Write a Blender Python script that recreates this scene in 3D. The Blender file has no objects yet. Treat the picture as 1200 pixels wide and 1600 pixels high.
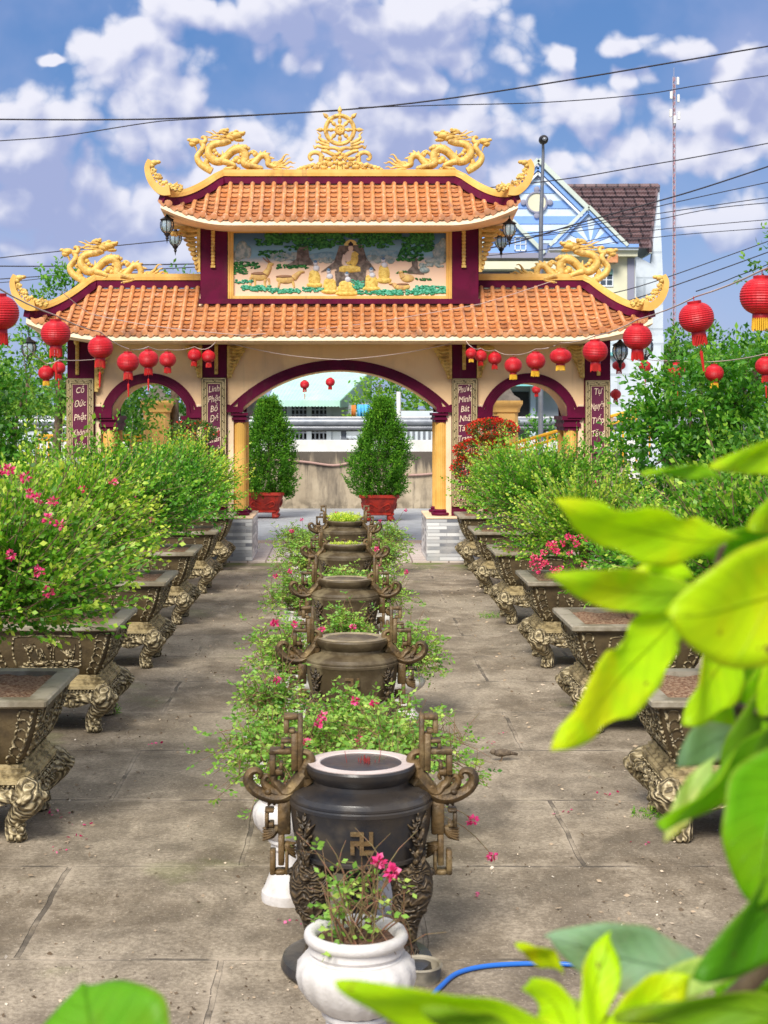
import bpy, math, random
import numpy as np
from mathutils import Vector, Matrix
PI = math.pi
C = bpy.context.scene.collection
SC = bpy.context.scene
# ------------------------------------------------------------------ camera, world, sun
F = 2400.0; VX, VY, H = 537.0, 638.0, 2.7
def P(px, py, Y): return Vector(((px-VX)*Y/F, Y, H-(py-VY)*Y/F))
cam = bpy.data.cameras.new('camera'); co = bpy.data.objects.new('camera', cam); C.objects.link(co)
co.location = (0, 0, H); co.rotation_euler = (PI/2, 0, 0)
cam.sensor_fit = 'HORIZONTAL'; cam.sensor_width = 36; cam.lens = 72
cam.shift_x = 63/1200; cam.shift_y = -162/1200
cam.clip_start = .05; cam.clip_end = 5000
cam.dof.use_dof = True; cam.dof.focus_distance = 15; cam.dof.aperture_fstop = 8.5
SC.camera = co
SC.view_settings.view_transform = 'Standard'; SC.view_settings.look = 'None'
SC.view_settings.exposure = 0.50; SC.view_settings.gamma = 1
SUN_EL, SUN_AZ = math.radians(43), math.radians(200)   # azimuth measured clockwise from +Y: behind the camera, to its left
sl = bpy.data.lights.new('sun', 'SUN'); so = bpy.data.objects.new('sun', sl); C.objects.link(so)
sl.energy = 3.6; sl.angle = math.radians(24); sl.color = (1, .95, .86)
sd = Vector((math.sin(SUN_AZ)*math.cos(SUN_EL), math.cos(SUN_AZ)*math.cos(SUN_EL), math.sin(SUN_EL)))
so.rotation_euler = sd.to_track_quat('Z', 'Y').to_euler()

class NT:
    """small helper round a node tree"""
    def __init__(s, t): s.t = t; s.N = t.nodes; s.L = t.links
    def n(s, typ, **k):
        o = s.N.new(typ)
        for a, b in k.items(): setattr(o, a, b)
        return o
    def set(s, sock, v):
        if v is None: return
        if hasattr(v, 'is_output') or isinstance(v, bpy.types.NodeSocket): s.L.new(v, sock)
        else:
            if isinstance(v, (tuple, list)) and len(v) == 3 and sock.type == 'RGBA': v = (*v, 1)
            sock.default_value = v
    def m(s, op, a, b=None, c=None, clamp=False):
        o = s.n('ShaderNodeMath', operation=op, use_clamp=clamp)
        for i, v in enumerate((a, b, c)): s.set(o.inputs[i], v)
        return o.outputs[0]
    def v(s, op, a, b=None, c=None):
        o = s.n('ShaderNodeVectorMath', operation=op)
        for i, v in enumerate((a, b, c)):
            if v is not None: s.set(o.inputs[i], v)
        return o.outputs['Value'] if op in ('LENGTH', 'DOT_PRODUCT', 'DISTANCE') else o.outputs[0]
    def mix(s, f, a, b, bt='MIX'):
        o = s.n('ShaderNodeMix', data_type='RGBA', blend_type=bt)
        s.set(o.inputs[0], f); s.set(o.inputs[6], a); s.set(o.inputs[7], b)
        return o.outputs[2]
    def ramp(s, x, lo, hi, smooth=True, a=0., b=1.):
        o = s.n('ShaderNodeMapRange', interpolation_type='SMOOTHSTEP' if smooth else 'LINEAR')
        for i, v in enumerate((x, lo, hi, a, b)): s.set(o.inputs[i], v)
        return o.outputs[0]
    def noise(s, vec, scale, detail=4, rough=.55, dist=0.):
        o = s.n('ShaderNodeTexNoise'); s.set(o.inputs['Vector'], vec)
        o.inputs['Scale'].default_value = scale; o.inputs['Detail'].default_value = detail
        o.inputs['Roughness'].default_value = rough; o.inputs['Distortion'].default_value = dist
        return o.outputs[0]

W = bpy.data.worlds.new('World'); SC.world = W; W.use_nodes = True
W.cycles.sampling_method = 'MANUAL'; W.cycles.sample_map_resolution = 512
w = NT(W.node_tree); w.N.clear()
out = w.n('ShaderNodeOutputWorld'); bg = w.n('ShaderNodeBackground')
sky = w.n('ShaderNodeTexSky', sky_type='NISHITA', sun_disc=False, sun_elevation=SUN_EL, sun_rotation=SUN_AZ, altitude=10)
sky.air_density = 1.0; sky.dust_density = .6; sky.ozone_density = 2.0
# clouds laid out by direction in the sky: u = x/|y|, v = z/|y|
BL = [  # u0px, v0px, radius x, radius y  (centre written as picture angles, turned into directions)
 (215,70,125,62),(90,190,130,70),(250,170,130,80),(60,300,120,70),(300,20,110,45),(180,330,130,60),
 (470,20,150,55),(610,55,190,72),(700,20,120,50),(640,135,78,42),(560,185,130,40),(740,190,150,52),
 (900,165,140,50),(985,130,60,34),(870,75,34,26),(1000,72,66,24),(1070,80,60,26),(1170,110,62,62),(1130,190,110,50),
 (70,88,30,9),(1120,240,150,50),(430,270,200,90),(760,280,170,70),(200,400,190,50),(650,210,220,60),(1010,240,130,50),(30,240,90,60),(1150,330,120,40)]
g = bpy.data.node_groups.new('cloud_density', 'ShaderNodeTree')
g.interface.new_socket('Vector', in_out='INPUT', socket_type='NodeSocketVector')
g.interface.new_socket('Value', in_out='OUTPUT', socket_type='NodeSocketFloat')
G = NT(g); gi = G.n('NodeGroupInput'); go = G.n('NodeGroupOutput'); uv = gi.outputs[0]
wx = G.n('ShaderNodeTexNoise'); G.set(wx.inputs['Vector'], uv); wx.inputs['Scale'].default_value = 18; wx.inputs['Detail'].default_value = 3
warp = G.v('MULTIPLY_ADD', G.v('SUBTRACT', wx.outputs['Color'], (.5, .5, .5)), (.045, .035, 0), uv)
acc = None
for (a, b, rx, ry) in BL:
    c = ((a-VX)/F, (VY-b)/F, 0)
    d = G.v('LENGTH', G.v('MULTIPLY', G.v('SUBTRACT', warp, c), (F/rx/1.22, F/ry/1.2, 0)))
    d = G.m('SUBTRACT', 1.0, d)
    if acc is None: acc = d
    else: acc = G.m('SMOOTH_MAX', acc, d, .25)
n1 = G.noise(uv, 22, 6, .56)
n2 = G.n('ShaderNodeTexVoronoi', feature='F1'); G.set(n2.inputs['Vector'], warp); n2.inputs['Scale'].default_value = 36
n3 = G.n('ShaderNodeTexVoronoi', feature='F1'); G.set(n3.inputs['Vector'], G.v('MULTIPLY_ADD', G.v('SUBTRACT', wx.outputs['Color'], (.5,.5,.5)), (.03,.03,0), uv)); n3.inputs['Scale'].default_value = 88
dens = G.m('MULTIPLY_ADD', G.m('SUBTRACT', n1, .5), 1.0, G.m('MINIMUM', acc, .75))
dens = G.m('MULTIPLY_ADD', G.m('SUBTRACT', .42, n2.outputs['Distance']), .75, dens)
dens = G.m('MULTIPLY_ADD', G.m('SUBTRACT', .40, n3.outputs['Distance']), .34, dens)
G.L.new(dens, go.inputs[0])
tc = w.n('ShaderNodeTexCoord'); sp = w.n('ShaderNodeSeparateXYZ'); w.L.new(tc.outputs['Generated'], sp.inputs[0])
ay = w.m('MAXIMUM', w.m('ABSOLUTE', sp.outputs[1]), .02)
cb = w.n('ShaderNodeCombineXYZ'); w.set(cb.inputs[0], w.m('DIVIDE', sp.outputs[0], ay)); w.set(cb.inputs[1], w.m('DIVIDE', sp.outputs[2], ay))
UV = cb.outputs[0]
def dens_at(off):
    o = w.n('ShaderNodeGroup'); o.node_tree = g; w.set(o.inputs[0], w.v('ADD', UV, off)); return o.outputs[0]
d0 = dens_at((0, 0, 0)); d1 = dens_at((-.006, .014, 0))
cov = w.ramp(d0, -.02, .38)
lit = w.m('MULTIPLY_ADD', w.m('SUBTRACT', d0, d1), 1.0, w.m('MULTIPLY', w.m('SUBTRACT', .75, d0), .30))
lit = w.m('ADD', lit, w.m('MULTIPLY', w.m('SUBTRACT', w.noise(w.v('ADD', UV, (.35,.1,0)), 7, 3, .5), .5), 2.2)); lit = w.ramp(lit, -.30, .60)
cloud = w.mix(lit, (.39, .45, .72), (.90, .90, 1.0))
thin = w.noise(UV, 7, 5, .5)
el = w.m('MAXIMUM', cb.outputs[0].node.inputs[1].links[0].from_socket, 0.)
blue = w.mix(w.ramp(el, .02, .26), (.34, .48, .84), (.105, .26, .62))
blue = w.mix(w.m('MULTIPLY', w.ramp(thin, .38, .66), .75), blue, (.42, .47, .78))
skyc = w.mix(.20, blue, w.mix(1., sky.outputs[0], (.1, .1, .1), 'MULTIPLY'))
col = w.mix(w.m('MULTIPLY', cov, w.ramp(el, .03, .15, True, .25, .97)), skyc, cloud)
up = w.ramp(sp.outputs[2], .25, .6)          # overhead, out of view: an even bright veil added as fill light
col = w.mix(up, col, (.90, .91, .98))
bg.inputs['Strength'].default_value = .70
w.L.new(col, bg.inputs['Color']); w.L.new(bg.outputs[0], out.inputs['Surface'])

# ------------------------------------------------------------------ mesh helpers
class MB:
    def __init__(s): s.v = []; s.f = []
    def add(s, vs, fs):
        o = len(s.v); s.v += [tuple(v) for v in vs]; s.f += [tuple(i+o for i in f) for f in fs]
    def box(s, a, b, M=None):
        x0, y0, z0 = a; x1, y1, z1 = b
        vs = [(x0,y0,z0),(x1,y0,z0),(x1,y1,z0),(x0,y1,z0),(x0,y0,z1),(x1,y0,z1),(x1,y1,z1),(x0,y1,z1)]
        if M is not None: vs = [M @ Vector(v) for v in vs]
        s.add(vs, [(0,3,2,1),(4,5,6,7),(0,1,5,4),(1,2,6,5),(2,3,7,6),(3,0,4,7)]); return s
    def bbox(s, a, b, e=.01, M=None):           # box with chamfered vertical + top/bottom edges
        x0,y0,z0 = a; x1,y1,z1 = b
        rings = []
        for z, i in ((z0, e), (z0+e, 0), (z1-e, 0), (z1, e)):
            X0, X1, Y0, Y1 = x0+i, x1-i, y0+i, y1-i
            rings.append([(X0+e,Y0,z),(X1-e,Y0,z),(X1,Y0+e,z),(X1,Y1-e,z),(X1-e,Y1,z),(X0+e,Y1,z),(X0,Y1-e,z),(X0,Y0+e,z)])
        vs = [p for r in rings for p in r]
        if M is not None: vs = [M @ Vector(v) for v in vs]
        fs = [tuple(range(7,-1,-1)), tuple(range(24,32))]
        for k in range(3):
            for i in range(8):
                j = (i+1) % 8; fs.append((k*8+i, k*8+j, k*8+8+j, k*8+8+i))
        s.add(vs, fs); return s
    def lathe(s, prof, n=32, c=(0,0,0), M=None, flute=0, fr=None):
        vs = []; fs = []
        for k, (r, z) in enumerate(prof):
            for i in range(n):
                a = 2*PI*i/n; rr = r
                if flute and fr and fr[0] <= z <= fr[1]: rr = r*(1+fr[2]*abs(math.sin(a*flute/2)))
                vs.append((c[0]+rr*math.cos(a), c[1]+rr*math.sin(a), c[2]+z))
        for k in range(len(prof)-1):
            for i in range(n):
                j = (i+1) % n; fs.append((k*n+i, k*n+j, (k+1)*n+j, (k+1)*n+i))
        if prof[0][0] > 1e-4: fs.append(tuple(range(n-1,-1,-1)))
        if prof[-1][0] > 1e-4: fs.append(tuple((len(prof)-1)*n+i for i in range(n)))
        if M is not None: vs = [M @ Vector(v) for v in vs]
        s.add(vs, fs); return s
    def ell(s, c, r, nu=10, nv=7, M=None):
        if not hasattr(r, '__len__'): r = (r, r, r)
        vs = [(0,0,-1)]; 
        for k in range(1, nv):
            t = PI*k/nv
            for i in range(nu):
                a = 2*PI*i/nu; vs.append((math.sin(t)*math.cos(a), math.sin(t)*math.sin(a), -math.cos(t)))
        vs.append((0,0,1)); top = len(vs)-1; fs = []
        for i in range(nu):
            j = (i+1) % nu; fs.append((0, 1+j, 1+i)); fs.append((top, top-nu+i, top-nu+j))
            for k in range(nv-2): fs.append((1+k*nu+i, 1+k*nu+j, 1+(k+1)*nu+j, 1+(k+1)*nu+i))
        vs = [Vector((v[0]*r[0], v[1]*r[1], v[2]*r[2])) for v in vs]
        if M is not None: vs = [M @ v for v in vs]
        s.add([v+Vector(c) for v in vs], fs); return s
    def tube(s, pts, rad, n=8, sub=0, flat=1.0, cap=True, up=(0,1,0)):
        pts = [Vector(p) for p in pts]
        rad = list(rad) if hasattr(rad, '__len__') else [rad]*len(pts)
        if sub: pts, rad = spline(pts, rad, sub)
        vs = []; fs = []; U = Vector(up)
        for k, p in enumerate(pts):
            t = (pts[min(k+1, len(pts)-1)]-pts[max(k-1, 0)])
            if t.length < 1e-9: t = Vector((0,0,1))
            t.normalize(); b = U-U.dot(t)*t
            if b.length < 1e-3: b = Vector((1,0,0))-t.x*t
            if b.length < 1e-3: b = Vector((0,0,1))-t.z*t
            b.normalize(); a = b.cross(t)
            for i in range(n):
                an = 2*PI*i/n; vs.append(p+a*(rad[k]*math.cos(an))+b*(rad[k]*flat*math.sin(an)))
        for k in range(len(pts)-1):
            for i in range(n):
                j = (i+1) % n; fs.append((k*n+i, k*n+j, (k+1)*n+j, (k+1)*n+i))
        if cap:
            fs.append(tuple(range(n-1,-1,-1))); fs.append(tuple((len(pts)-1)*n+i for i in range(n)))
        s.add(vs, fs); return s
    def prism(s, poly, y0, y1):                  # polygon in X,Z, extruded in Y
        n = len(poly)
        vs = [(p[0], y0, p[1]) for p in poly]+[(p[0], y1, p[1]) for p in poly]
        s.add(vs, [tuple(range(n-1,-1,-1)), tuple(range(n, 2*n))]+[(i,(i+1)%n,n+(i+1)%n,n+i) for i in range(n)]); return s
    def sweep(s, pts, prof, side=(0,1,0), closed=False):   # prof: list of (a,b) a along side, b along normal
        pts = [Vector(p) for p in pts]; S = Vector(side); vs = []; fs = []; n = None
        for k, p in enumerate(pts):
            t = (pts[min(k+1, len(pts)-1)]-pts[max(k-1, 0)]).normalized()
            b = (S-S.dot(t)*t).normalized(); a = t.cross(b)
            pr = prof(k/(len(pts)-1)) if callable(prof) else prof
            n = len(pr)
            for (x, z) in pr: vs.append(p+b*x+a*z)
        for k in range(len(pts)-1):
            for i in range(n):
                j = (i+1) % n; fs.append((k*n+i, k*n+j, (k+1)*n+j, (k+1)*n+i))
        fs.append(tuple(range(n-1,-1,-1))); fs.append(tuple((len(pts)-1)*n+i for i in range(n)))
        s.add(vs, fs); return s
    def build(s, name, m, parent=None, smooth=False, M=None, auto=None):
        me = bpy.data.meshes.new(name)
        me.from_pydata([tuple(v) for v in s.v], [], s.f); me.validate(); 
        if M is not None: me.transform(M)
        me.materials.append(m); o = bpy.data.objects.new(name, me); C.objects.link(o)
        if parent is not None: o.parent = parent
        if smooth or auto:
            me.polygons.foreach_set('use_smooth', [True]*len(me.polygons))
            if auto: me.set_sharp_from_angle(angle=math.radians(auto))
        me.update(); return o
def spline(pts, rad, sub):
    P_ = []; R_ = []; n = len(pts)
    for i in range(n-1):
        p0, p1, p2, p3 = pts[max(i-1,0)], pts[i], pts[i+1], pts[min(i+2,n-1)]
        for k in range(sub):
            t = k/sub
            P_.append(.5*((2*p1)+(p2-p0)*t+(2*p0-5*p1+4*p2-p3)*t*t+(3*p1-3*p2+p3-p0)*t**3)); R_.append(rad[i]*(1-t)+rad[i+1]*t)
    P_.append(pts[-1]); R_.append(rad[-1]); return P_, R_
def empty(name, loc, rz=0):
    o = bpy.data.objects.new(name, None); o.empty_display_size = .2; C.objects.link(o); o.location = loc; o.rotation_euler.z = rz; return o
def tag(o, label, cat=None, group=None, kind=None):
    if label: o['label'] = label
    if cat: o['category'] = cat
    if group: o['group'] = group
    if kind: o['kind'] = kind
    return o
def struct(o): o['kind'] = 'structure'; return o
def kids(o): return [c for c in bpy.data.objects if c.parent is o]
def copy_tree(o, parent=None):
    c = o.copy(); C.objects.link(c)
    if parent is not None: c.parent = parent
    for ch in list(o.children): copy_tree(ch, c)
    return c
def tinted(o, c):                                # object colour for this thing and all its parts
    o.color = (*c, 1)
    for ch in o.children: tinted(ch, c)

# ------------------------------------------------------------------ materials
def mat(name, c1, c2=None, scale=8, rough=.6, bump=0., bscale=None, metal=0., coat=0., stretch=(1,1,1), lo=.4, hi=.62, detail=5, c3=None, s3=2, ior=1.45, spec=.5, streak=0):
    m = bpy.data.materials.new(name); m.use_nodes = True; n = NT(m.node_tree)
    b = n.N['Principled BSDF']; tc = n.n('ShaderNodeTexCoord')
    v = n.v('MULTIPLY', tc.outputs['Object'], stretch)
    col = c1
    if c2: col = n.mix(n.ramp(n.noise(v, scale, detail, .6), lo, hi), c1, c2)
    if c3: col = n.mix(n.ramp(n.noise(v, s3, 4, .6), .52, .68), col, c3)
    n.set(b.inputs['Base Color'], col)
    b.inputs['Metallic'].default_value = metal; b.inputs['IOR'].default_value = ior; b.inputs['Specular IOR Level'].default_value = spec
    if streak:
        st_ = n.ramp(n.noise(n.v('MULTIPLY', tc.outputs['Object'], (1,1,.07)), 7, 5, .65), .52, .72); st_ = n.m('MULTIPLY', st_, n.ramp(n.noise(tc.outputs['Object'], 1.1, 4), .40, .62)); col = n.mix(n.m('MULTIPLY', st_, streak), col, (.10,.075,.05)); n.set(b.inputs['Base Color'], col)
    n.set(b.inputs['Roughness'], n.ramp(n.noise(v, scale*1.7, 3), .3, .7, False, max(rough-.1, .03), min(rough+.1, 1)))
    if coat: b.inputs['Coat Weight'].default_value = coat; b.inputs['Coat Roughness'].default_value = .12
    if bump:
        bp = n.n('ShaderNodeBump'); bp.inputs['Strength'].default_value = 1; bp.inputs['Distance'].default_value = bump
        n.set(bp.inputs['Height'], n.noise(v, bscale or scale*2, 6, .6)); n.L.new(bp.outputs[0], b.inputs['Normal'])
    m['n'] = 1
    return m
M = {}
M['cream'] = mat('cream_plaster', (.94,.64,.35), (.90,.59,.31), 1.5, .75, .002, 60, c3=(.78,.52,.31), s3=.8, streak=.16)
M['white_cream'] = mat('pale_plaster', (.88,.67,.45), (.80,.58,.38), 2, .75, .002, 60, streak=.5)
M['fascia'] = mat('cream_fascia_paint', (.90,.70,.47), (.84,.62,.40), 3, .7, .002, 60)
M['maroon'] = mat('maroon_paint', (.115,.002,.030), (.085,.002,.022), 3, .55, .001, 50, spec=.2, streak=.22)
M['yellow'] = mat('ochre_yellow_paint', (.78,.46,.12), (.68,.38,.08), 3, .55, .001, 40, streak=.4)
M['gold'] = mat('gold_paint', (.80,.54,.16), (.66,.40,.09), 9, .5, .010, 30, metal=.0, c3=(.42,.24,.06), s3=6, streak=.45)
M['tile'] = None
M['trim_white'] = mat('aged_white_paint', (.70,.62,.55), (.55,.47,.40), 4, .7, .002)
M['bronze_dark'] = mat('dark_brown_concrete', (.075,.052,.026), (.12,.085,.04), 6, .55, .006, 30, c3=(.05,.04,.025), s3=3)
M['bronze_gold'] = mat('aged_gold_concrete', (.40,.30,.13), (.17,.115,.045), 12, .5, .01, 26, metal=.2, lo=.45, hi=.68)
M['pot_gold'] = mat('weathered_gold_concrete', (.42,.33,.17), (.11,.08,.035), 11, .5, .014, 20, metal=.15, lo=.42, hi=.66)
M['rim_grey'] = mat('weathered_grey_concrete', (.33,.29,.22), (.18,.15,.10), 5, .6, .003, 30, c3=(.11,.10,.075), s3=3)
M['urn_black'] = mat('black_glazed_urn', (.016,.017,.022), (.034,.028,.024), 4, .34, .003, 14, coat=.15, c3=(.060,.050,.040), s3=3, streak=.2)
M['urn_old'] = mat('brown_weathered_urn', (.065,.045,.022), (.12,.09,.05), 5, .5, .006, 14, c3=(.20,.16,.09), s3=2.5)
M['urn_rim'] = mat('worn_brass_rim', (.36,.29,.17), (.20,.16,.10), 6, .4, .002, 30)
M['urn_rim_black'] = mat('polished_stone_rim', (.66,.56,.52), (.40,.33,.31), 3, .3, .001, 30, lo=.4, hi=.75)
M['fret'] = mat('weathered_brown_gold', (.15,.092,.036), (.055,.036,.018), 12, .5, .008, 34, metal=.15, c3=(.26,.18,.08), s3=6)
def carved(name, dark, mid, hi, scale=16):
    m = bpy.data.materials.new(name); m.use_nodes = True; n = NT(m.node_tree); b = n.N['Principled BSDF']; v = n.n('ShaderNodeTexCoord').outputs['Object']
    nz = n.n('ShaderNodeTexNoise'); n.set(nz.inputs['Vector'], v); nz.inputs['Scale'].default_value = scale*.35; nz.inputs['Detail'].default_value = 2
    wv = n.v('MULTIPLY_ADD', n.v('SUBTRACT', nz.outputs['Color'], (.5,.5,.5)), (.22,.22,.22), v)
    vo = n.n('ShaderNodeTexVoronoi', feature='DISTANCE_TO_EDGE'); n.set(vo.inputs['Vector'], wv); vo.inputs['Scale'].default_value = scale
    wa = n.n('ShaderNodeTexWave', wave_type='RINGS'); n.set(wa.inputs['Vector'], wv); wa.inputs['Scale'].default_value = scale*.55; wa.inputs['Distortion'].default_value = 9; wa.inputs['Detail'].default_value = 1
    h = n.m('MULTIPLY_ADD', n.ramp(vo.outputs['Distance'], .0, .22), .32, n.m('MULTIPLY', wa.outputs['Fac'], .72))
    c = n.mix(n.ramp(h, .22, .60), dark, mid); c = n.mix(n.ramp(h, .62, .98), c, hi)
    c = n.mix(n.m('MULTIPLY', n.ramp(n.noise(v, 5, 5), .5, .68), .55), c, dark)
    n.set(b.inputs['Base Color'], c); b.inputs['Roughness'].default_value = .5; b.inputs['Metallic'].default_value = .15
    bp = n.n('ShaderNodeBump'); bp.inputs['Distance'].default_value = .012 if 'brown' in name else .02; n.set(bp.inputs['Height'], h); n.L.new(bp.outputs[0], b.inputs['Normal']); return m
M['carved'] = carved('carved_gold_concrete', (.105,.080,.042), (.31,.245,.13), (.52,.43,.26), 14)
M['fret_carved'] = carved('carved_brown_gold', (.030,.021,.011), (.070,.046,.024), (.14,.095,.045), 20)
M['white_pot'] = mat('white_glazed_cement', (.66,.63,.61), (.54,.51,.48), 4, .5, .003, 60, c3=(.52,.47,.42), s3=2)
M['soil'] = mat('potting_soil', (.10,.050,.028), (.20,.11,.07), 40, .95, .03, 60)
M['husk'] = mat('rice_husk_soil', (.20,.095,.05), (.42,.27,.17), 45, .95, .03, 50, lo=.42, hi=.6)
M['bark'] = mat('bark', (.10,.07,.045), (.17,.12,.08), 20, .9, .01, 30, stretch=(1,1,.3))
M['twig'] = mat('twig_bark', (.16,.10,.06), (.24,.16,.09), 20, .8)
M['red_pot'] = mat('red_painted_pot', (.36,.022,.010), (.22,.014,.008), 7, .5, .008, 18)
M['road'] = mat('grey_road', (.40,.41,.43), (.34,.35,.36), 3, .8, .003, 60, c3=(.35,.34,.33), s3=.3)
M['curb'] = mat('sandy_kerb', (.46,.33,.25), (.40,.29,.22), 4, .8, .003)
M['steel'] = mat('grey_steel_paint', (.24,.25,.27), (.20,.21,.23), 3, .35, metal=.5)
M['steel_lt'] = mat('light_steel', (.27,.29,.32), (.21,.23,.26), 3, .35, metal=.4)
M['black_metal'] = mat('black_iron', (.02,.018,.022), (.035,.03,.03), 9, .4, metal=.4)
M['cable'] = mat('black_cable', (.015,.012,.02), None, 3, .5)
M['wire_white'] = mat('pale_wire', (.55,.42,.38), None, 3, .6)
M['yrail'] = mat('yellow_iron_paint', (.80,.42,.02), (.70,.36,.02), 6, .4)
M['ypillar'] = mat('yellow_pillar_paint', (.82,.50,.16), (.74,.43,.12), 3, .6, .002, 40, streak=.4)
M['cap_grey'] = mat('grey_cap_concrete', (.20,.17,.14), (.13,.11,.09), 6, .8, .004)
M['hw'] = mat('white_house_wall', (.62,.68,.74), (.56,.62,.68), 1, .8, .002, c3=(.50,.54,.58), s3=.3)
M['hcream'] = mat('cream_house_wall', (.70,.68,.50), (.64,.62,.46), 1, .8, .002)
M['hblue'] = mat('pale_blue_paint', (.22,.38,.74), (.20,.35,.70), 1, .7)
M['hblue2'] = mat('very_pale_blue_paint', (.62,.72,.82), (.56,.66,.78), 1, .7)
M['hedge'] = mat('pale_green_rake_paint', (.56,.62,.56), (.50,.56,.50), 1, .7)
M['hgrey'] = mat('grey_pilaster_paint', (.26,.26,.34), None, 1, .7)
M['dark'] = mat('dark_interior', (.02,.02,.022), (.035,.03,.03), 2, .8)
M['glass'] = mat('window_glass', (.05,.07,.09), (.08,.10,.13), 2, .08, ior=1.5)
M['winwhite'] = mat('white_window_paint', (.72,.76,.80), None, 2, .5)
M['mint'] = mat('mint_green_sheet', (.45,.72,.62), (.40,.64,.55), 2, .5, c3=(.50,.66,.58), s3=.6)
M['mintd'] = mat('green_sheet_wall', (.20,.36,.30), (.17,.31,.26), 2, .6)
M['tealroof'] = mat('teal_tarpaulin', (.20,.55,.56), None, 2, .6)
M['bluewall'] = mat('grey_house_wall', (.42,.46,.50), (.36,.40,.44), 1, .8)
M['cloth_blue'] = mat('blue_cloth', (.05,.20,.55), (.10,.45,.75), 4, .8, lo=.3, hi=.5)
M['cloth_orange'] = mat('orange_cloth', (.60,.22,.05), None, 4, .8)
M['pale_conc'] = mat('white_concrete', (.80,.79,.77), (.70,.68,.65), 1.5, .8, .003)
M['hose_pink'] = mat('dusty_pink_hose', (.40,.25,.21), None, 4, .5)
M['hose_blue'] = mat('blue_hose', (.02,.14,.55), None, 4, .3)
M['tower'] = mat('tower_steel', (.36,.34,.42), None, 4, .6)
M['tred'] = mat('tower_red', (.50,.20,.22), None, 4, .6)
M['moss'] = mat('moss', (.14,.18,.03), (.20,.22,.05), 8, .95, .01)
M['feather'] = mat('brown_feathers', (.16,.12,.08), (.09,.065,.045), 40, .8, .002, 60)
M['incense'] = mat('red_incense', (.30,.03,.03), None, 5, .8)
M['rock'] = mat('grey_rock', (.30,.28,.28), (.20,.18,.18), 6, .9, .02, 9)

def noded(name, fn, rough=.6):
    m = bpy.data.materials.new(name); m.use_nodes = True; n = NT(m.node_tree); b = n.N['Principled BSDF']
    b.inputs['Roughness'].default_value = rough; fn(n, b, n.n('ShaderNodeTexCoord').outputs['Object']); return m
def f_tile(n, b, v):                             # glazed terracotta, every tile its own tone, a little soot
    vv = n.v('MULTIPLY', v, (5.13, 7.3, 7.3)); wn = n.n('ShaderNodeTexWhiteNoise'); 
    n.set(wn.inputs['Vector'], n.v('FLOOR', vv))
    c = n.mix(wn.outputs[0], (.53,.19,.060), (.68,.31,.13))
    c = n.mix(n.ramp(n.noise(v, 2.2, 6, .65), .5, .75), c, (.34,.13,.06))
    c = n.mix(n.m('MULTIPLY', n.ramp(n.noise(v, 13, 4, .6), .55, .72), .6), c, (.84,.58,.40))
    c = n.mix(n.m('MULTIPLY', n.m('GREATER_THAN', wn.outputs[0], .90), .45), c, (.26,.10,.05))
    st = n.noise(n.v('MULTIPLY', v, (1,.18,.18)), 6, 5, .7); c = n.mix(n.m('MULTIPLY', n.ramp(st, .56, .70), .55), c, (.20,.12,.07))
    n.set(b.inputs['Base Color'], c)
    n.set(b.inputs['Roughness'], n.ramp(n.noise(v, 9, 4), .35, .7, False, .16, .42))
    b.inputs['Coat Weight'].default_value = .7; b.inputs['Coat Roughness'].default_value = .12
    bp = n.n('ShaderNodeBump'); bp.inputs['Distance'].default_value = .012; n.set(bp.inputs['Height'], n.noise(v, 7, 5)); n.L.new(bp.outputs[0], b.inputs['Normal'])
M['tile'] = noded('glazed_terracotta_tiles', f_tile)
def f_lant(n, b, v):
    n.set(b.inputs['Base Color'], n.mix(n.ramp(n.noise(v, 12, 3), .4, .65), (.56,.003,.012), (.44,.002,.010)))
    b.inputs['Roughness'].default_value = .5
    b.inputs['Subsurface Weight'].default_value = 0
M['lantern'] = noded('red_silk', f_lant)
M['lantern_cap'] = mat('red_cap', (.40,.008,.012), None, 3, .4)
M['fringe_y'] = mat('yellow_fringe', (.85,.50,.03), (.70,.38,.02), 60, .7, stretch=(1,1,.05))
M['fringe_r'] = mat('red_fringe', (.60,.015,.01), (.42,.008,.008), 60, .7, stretch=(1,1,.05))
def f_lglass(n, b, v):
    b.inputs['Base Color'].default_value = (.62,.74,.78,1); b.inputs['Roughness'].default_value = .15
    b.inputs['Transmission Weight'].default_value = .6; b.inputs['IOR'].default_value = 1.3
M['lglass'] = noded('frosted_lamp_glass', f_lglass)
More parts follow.
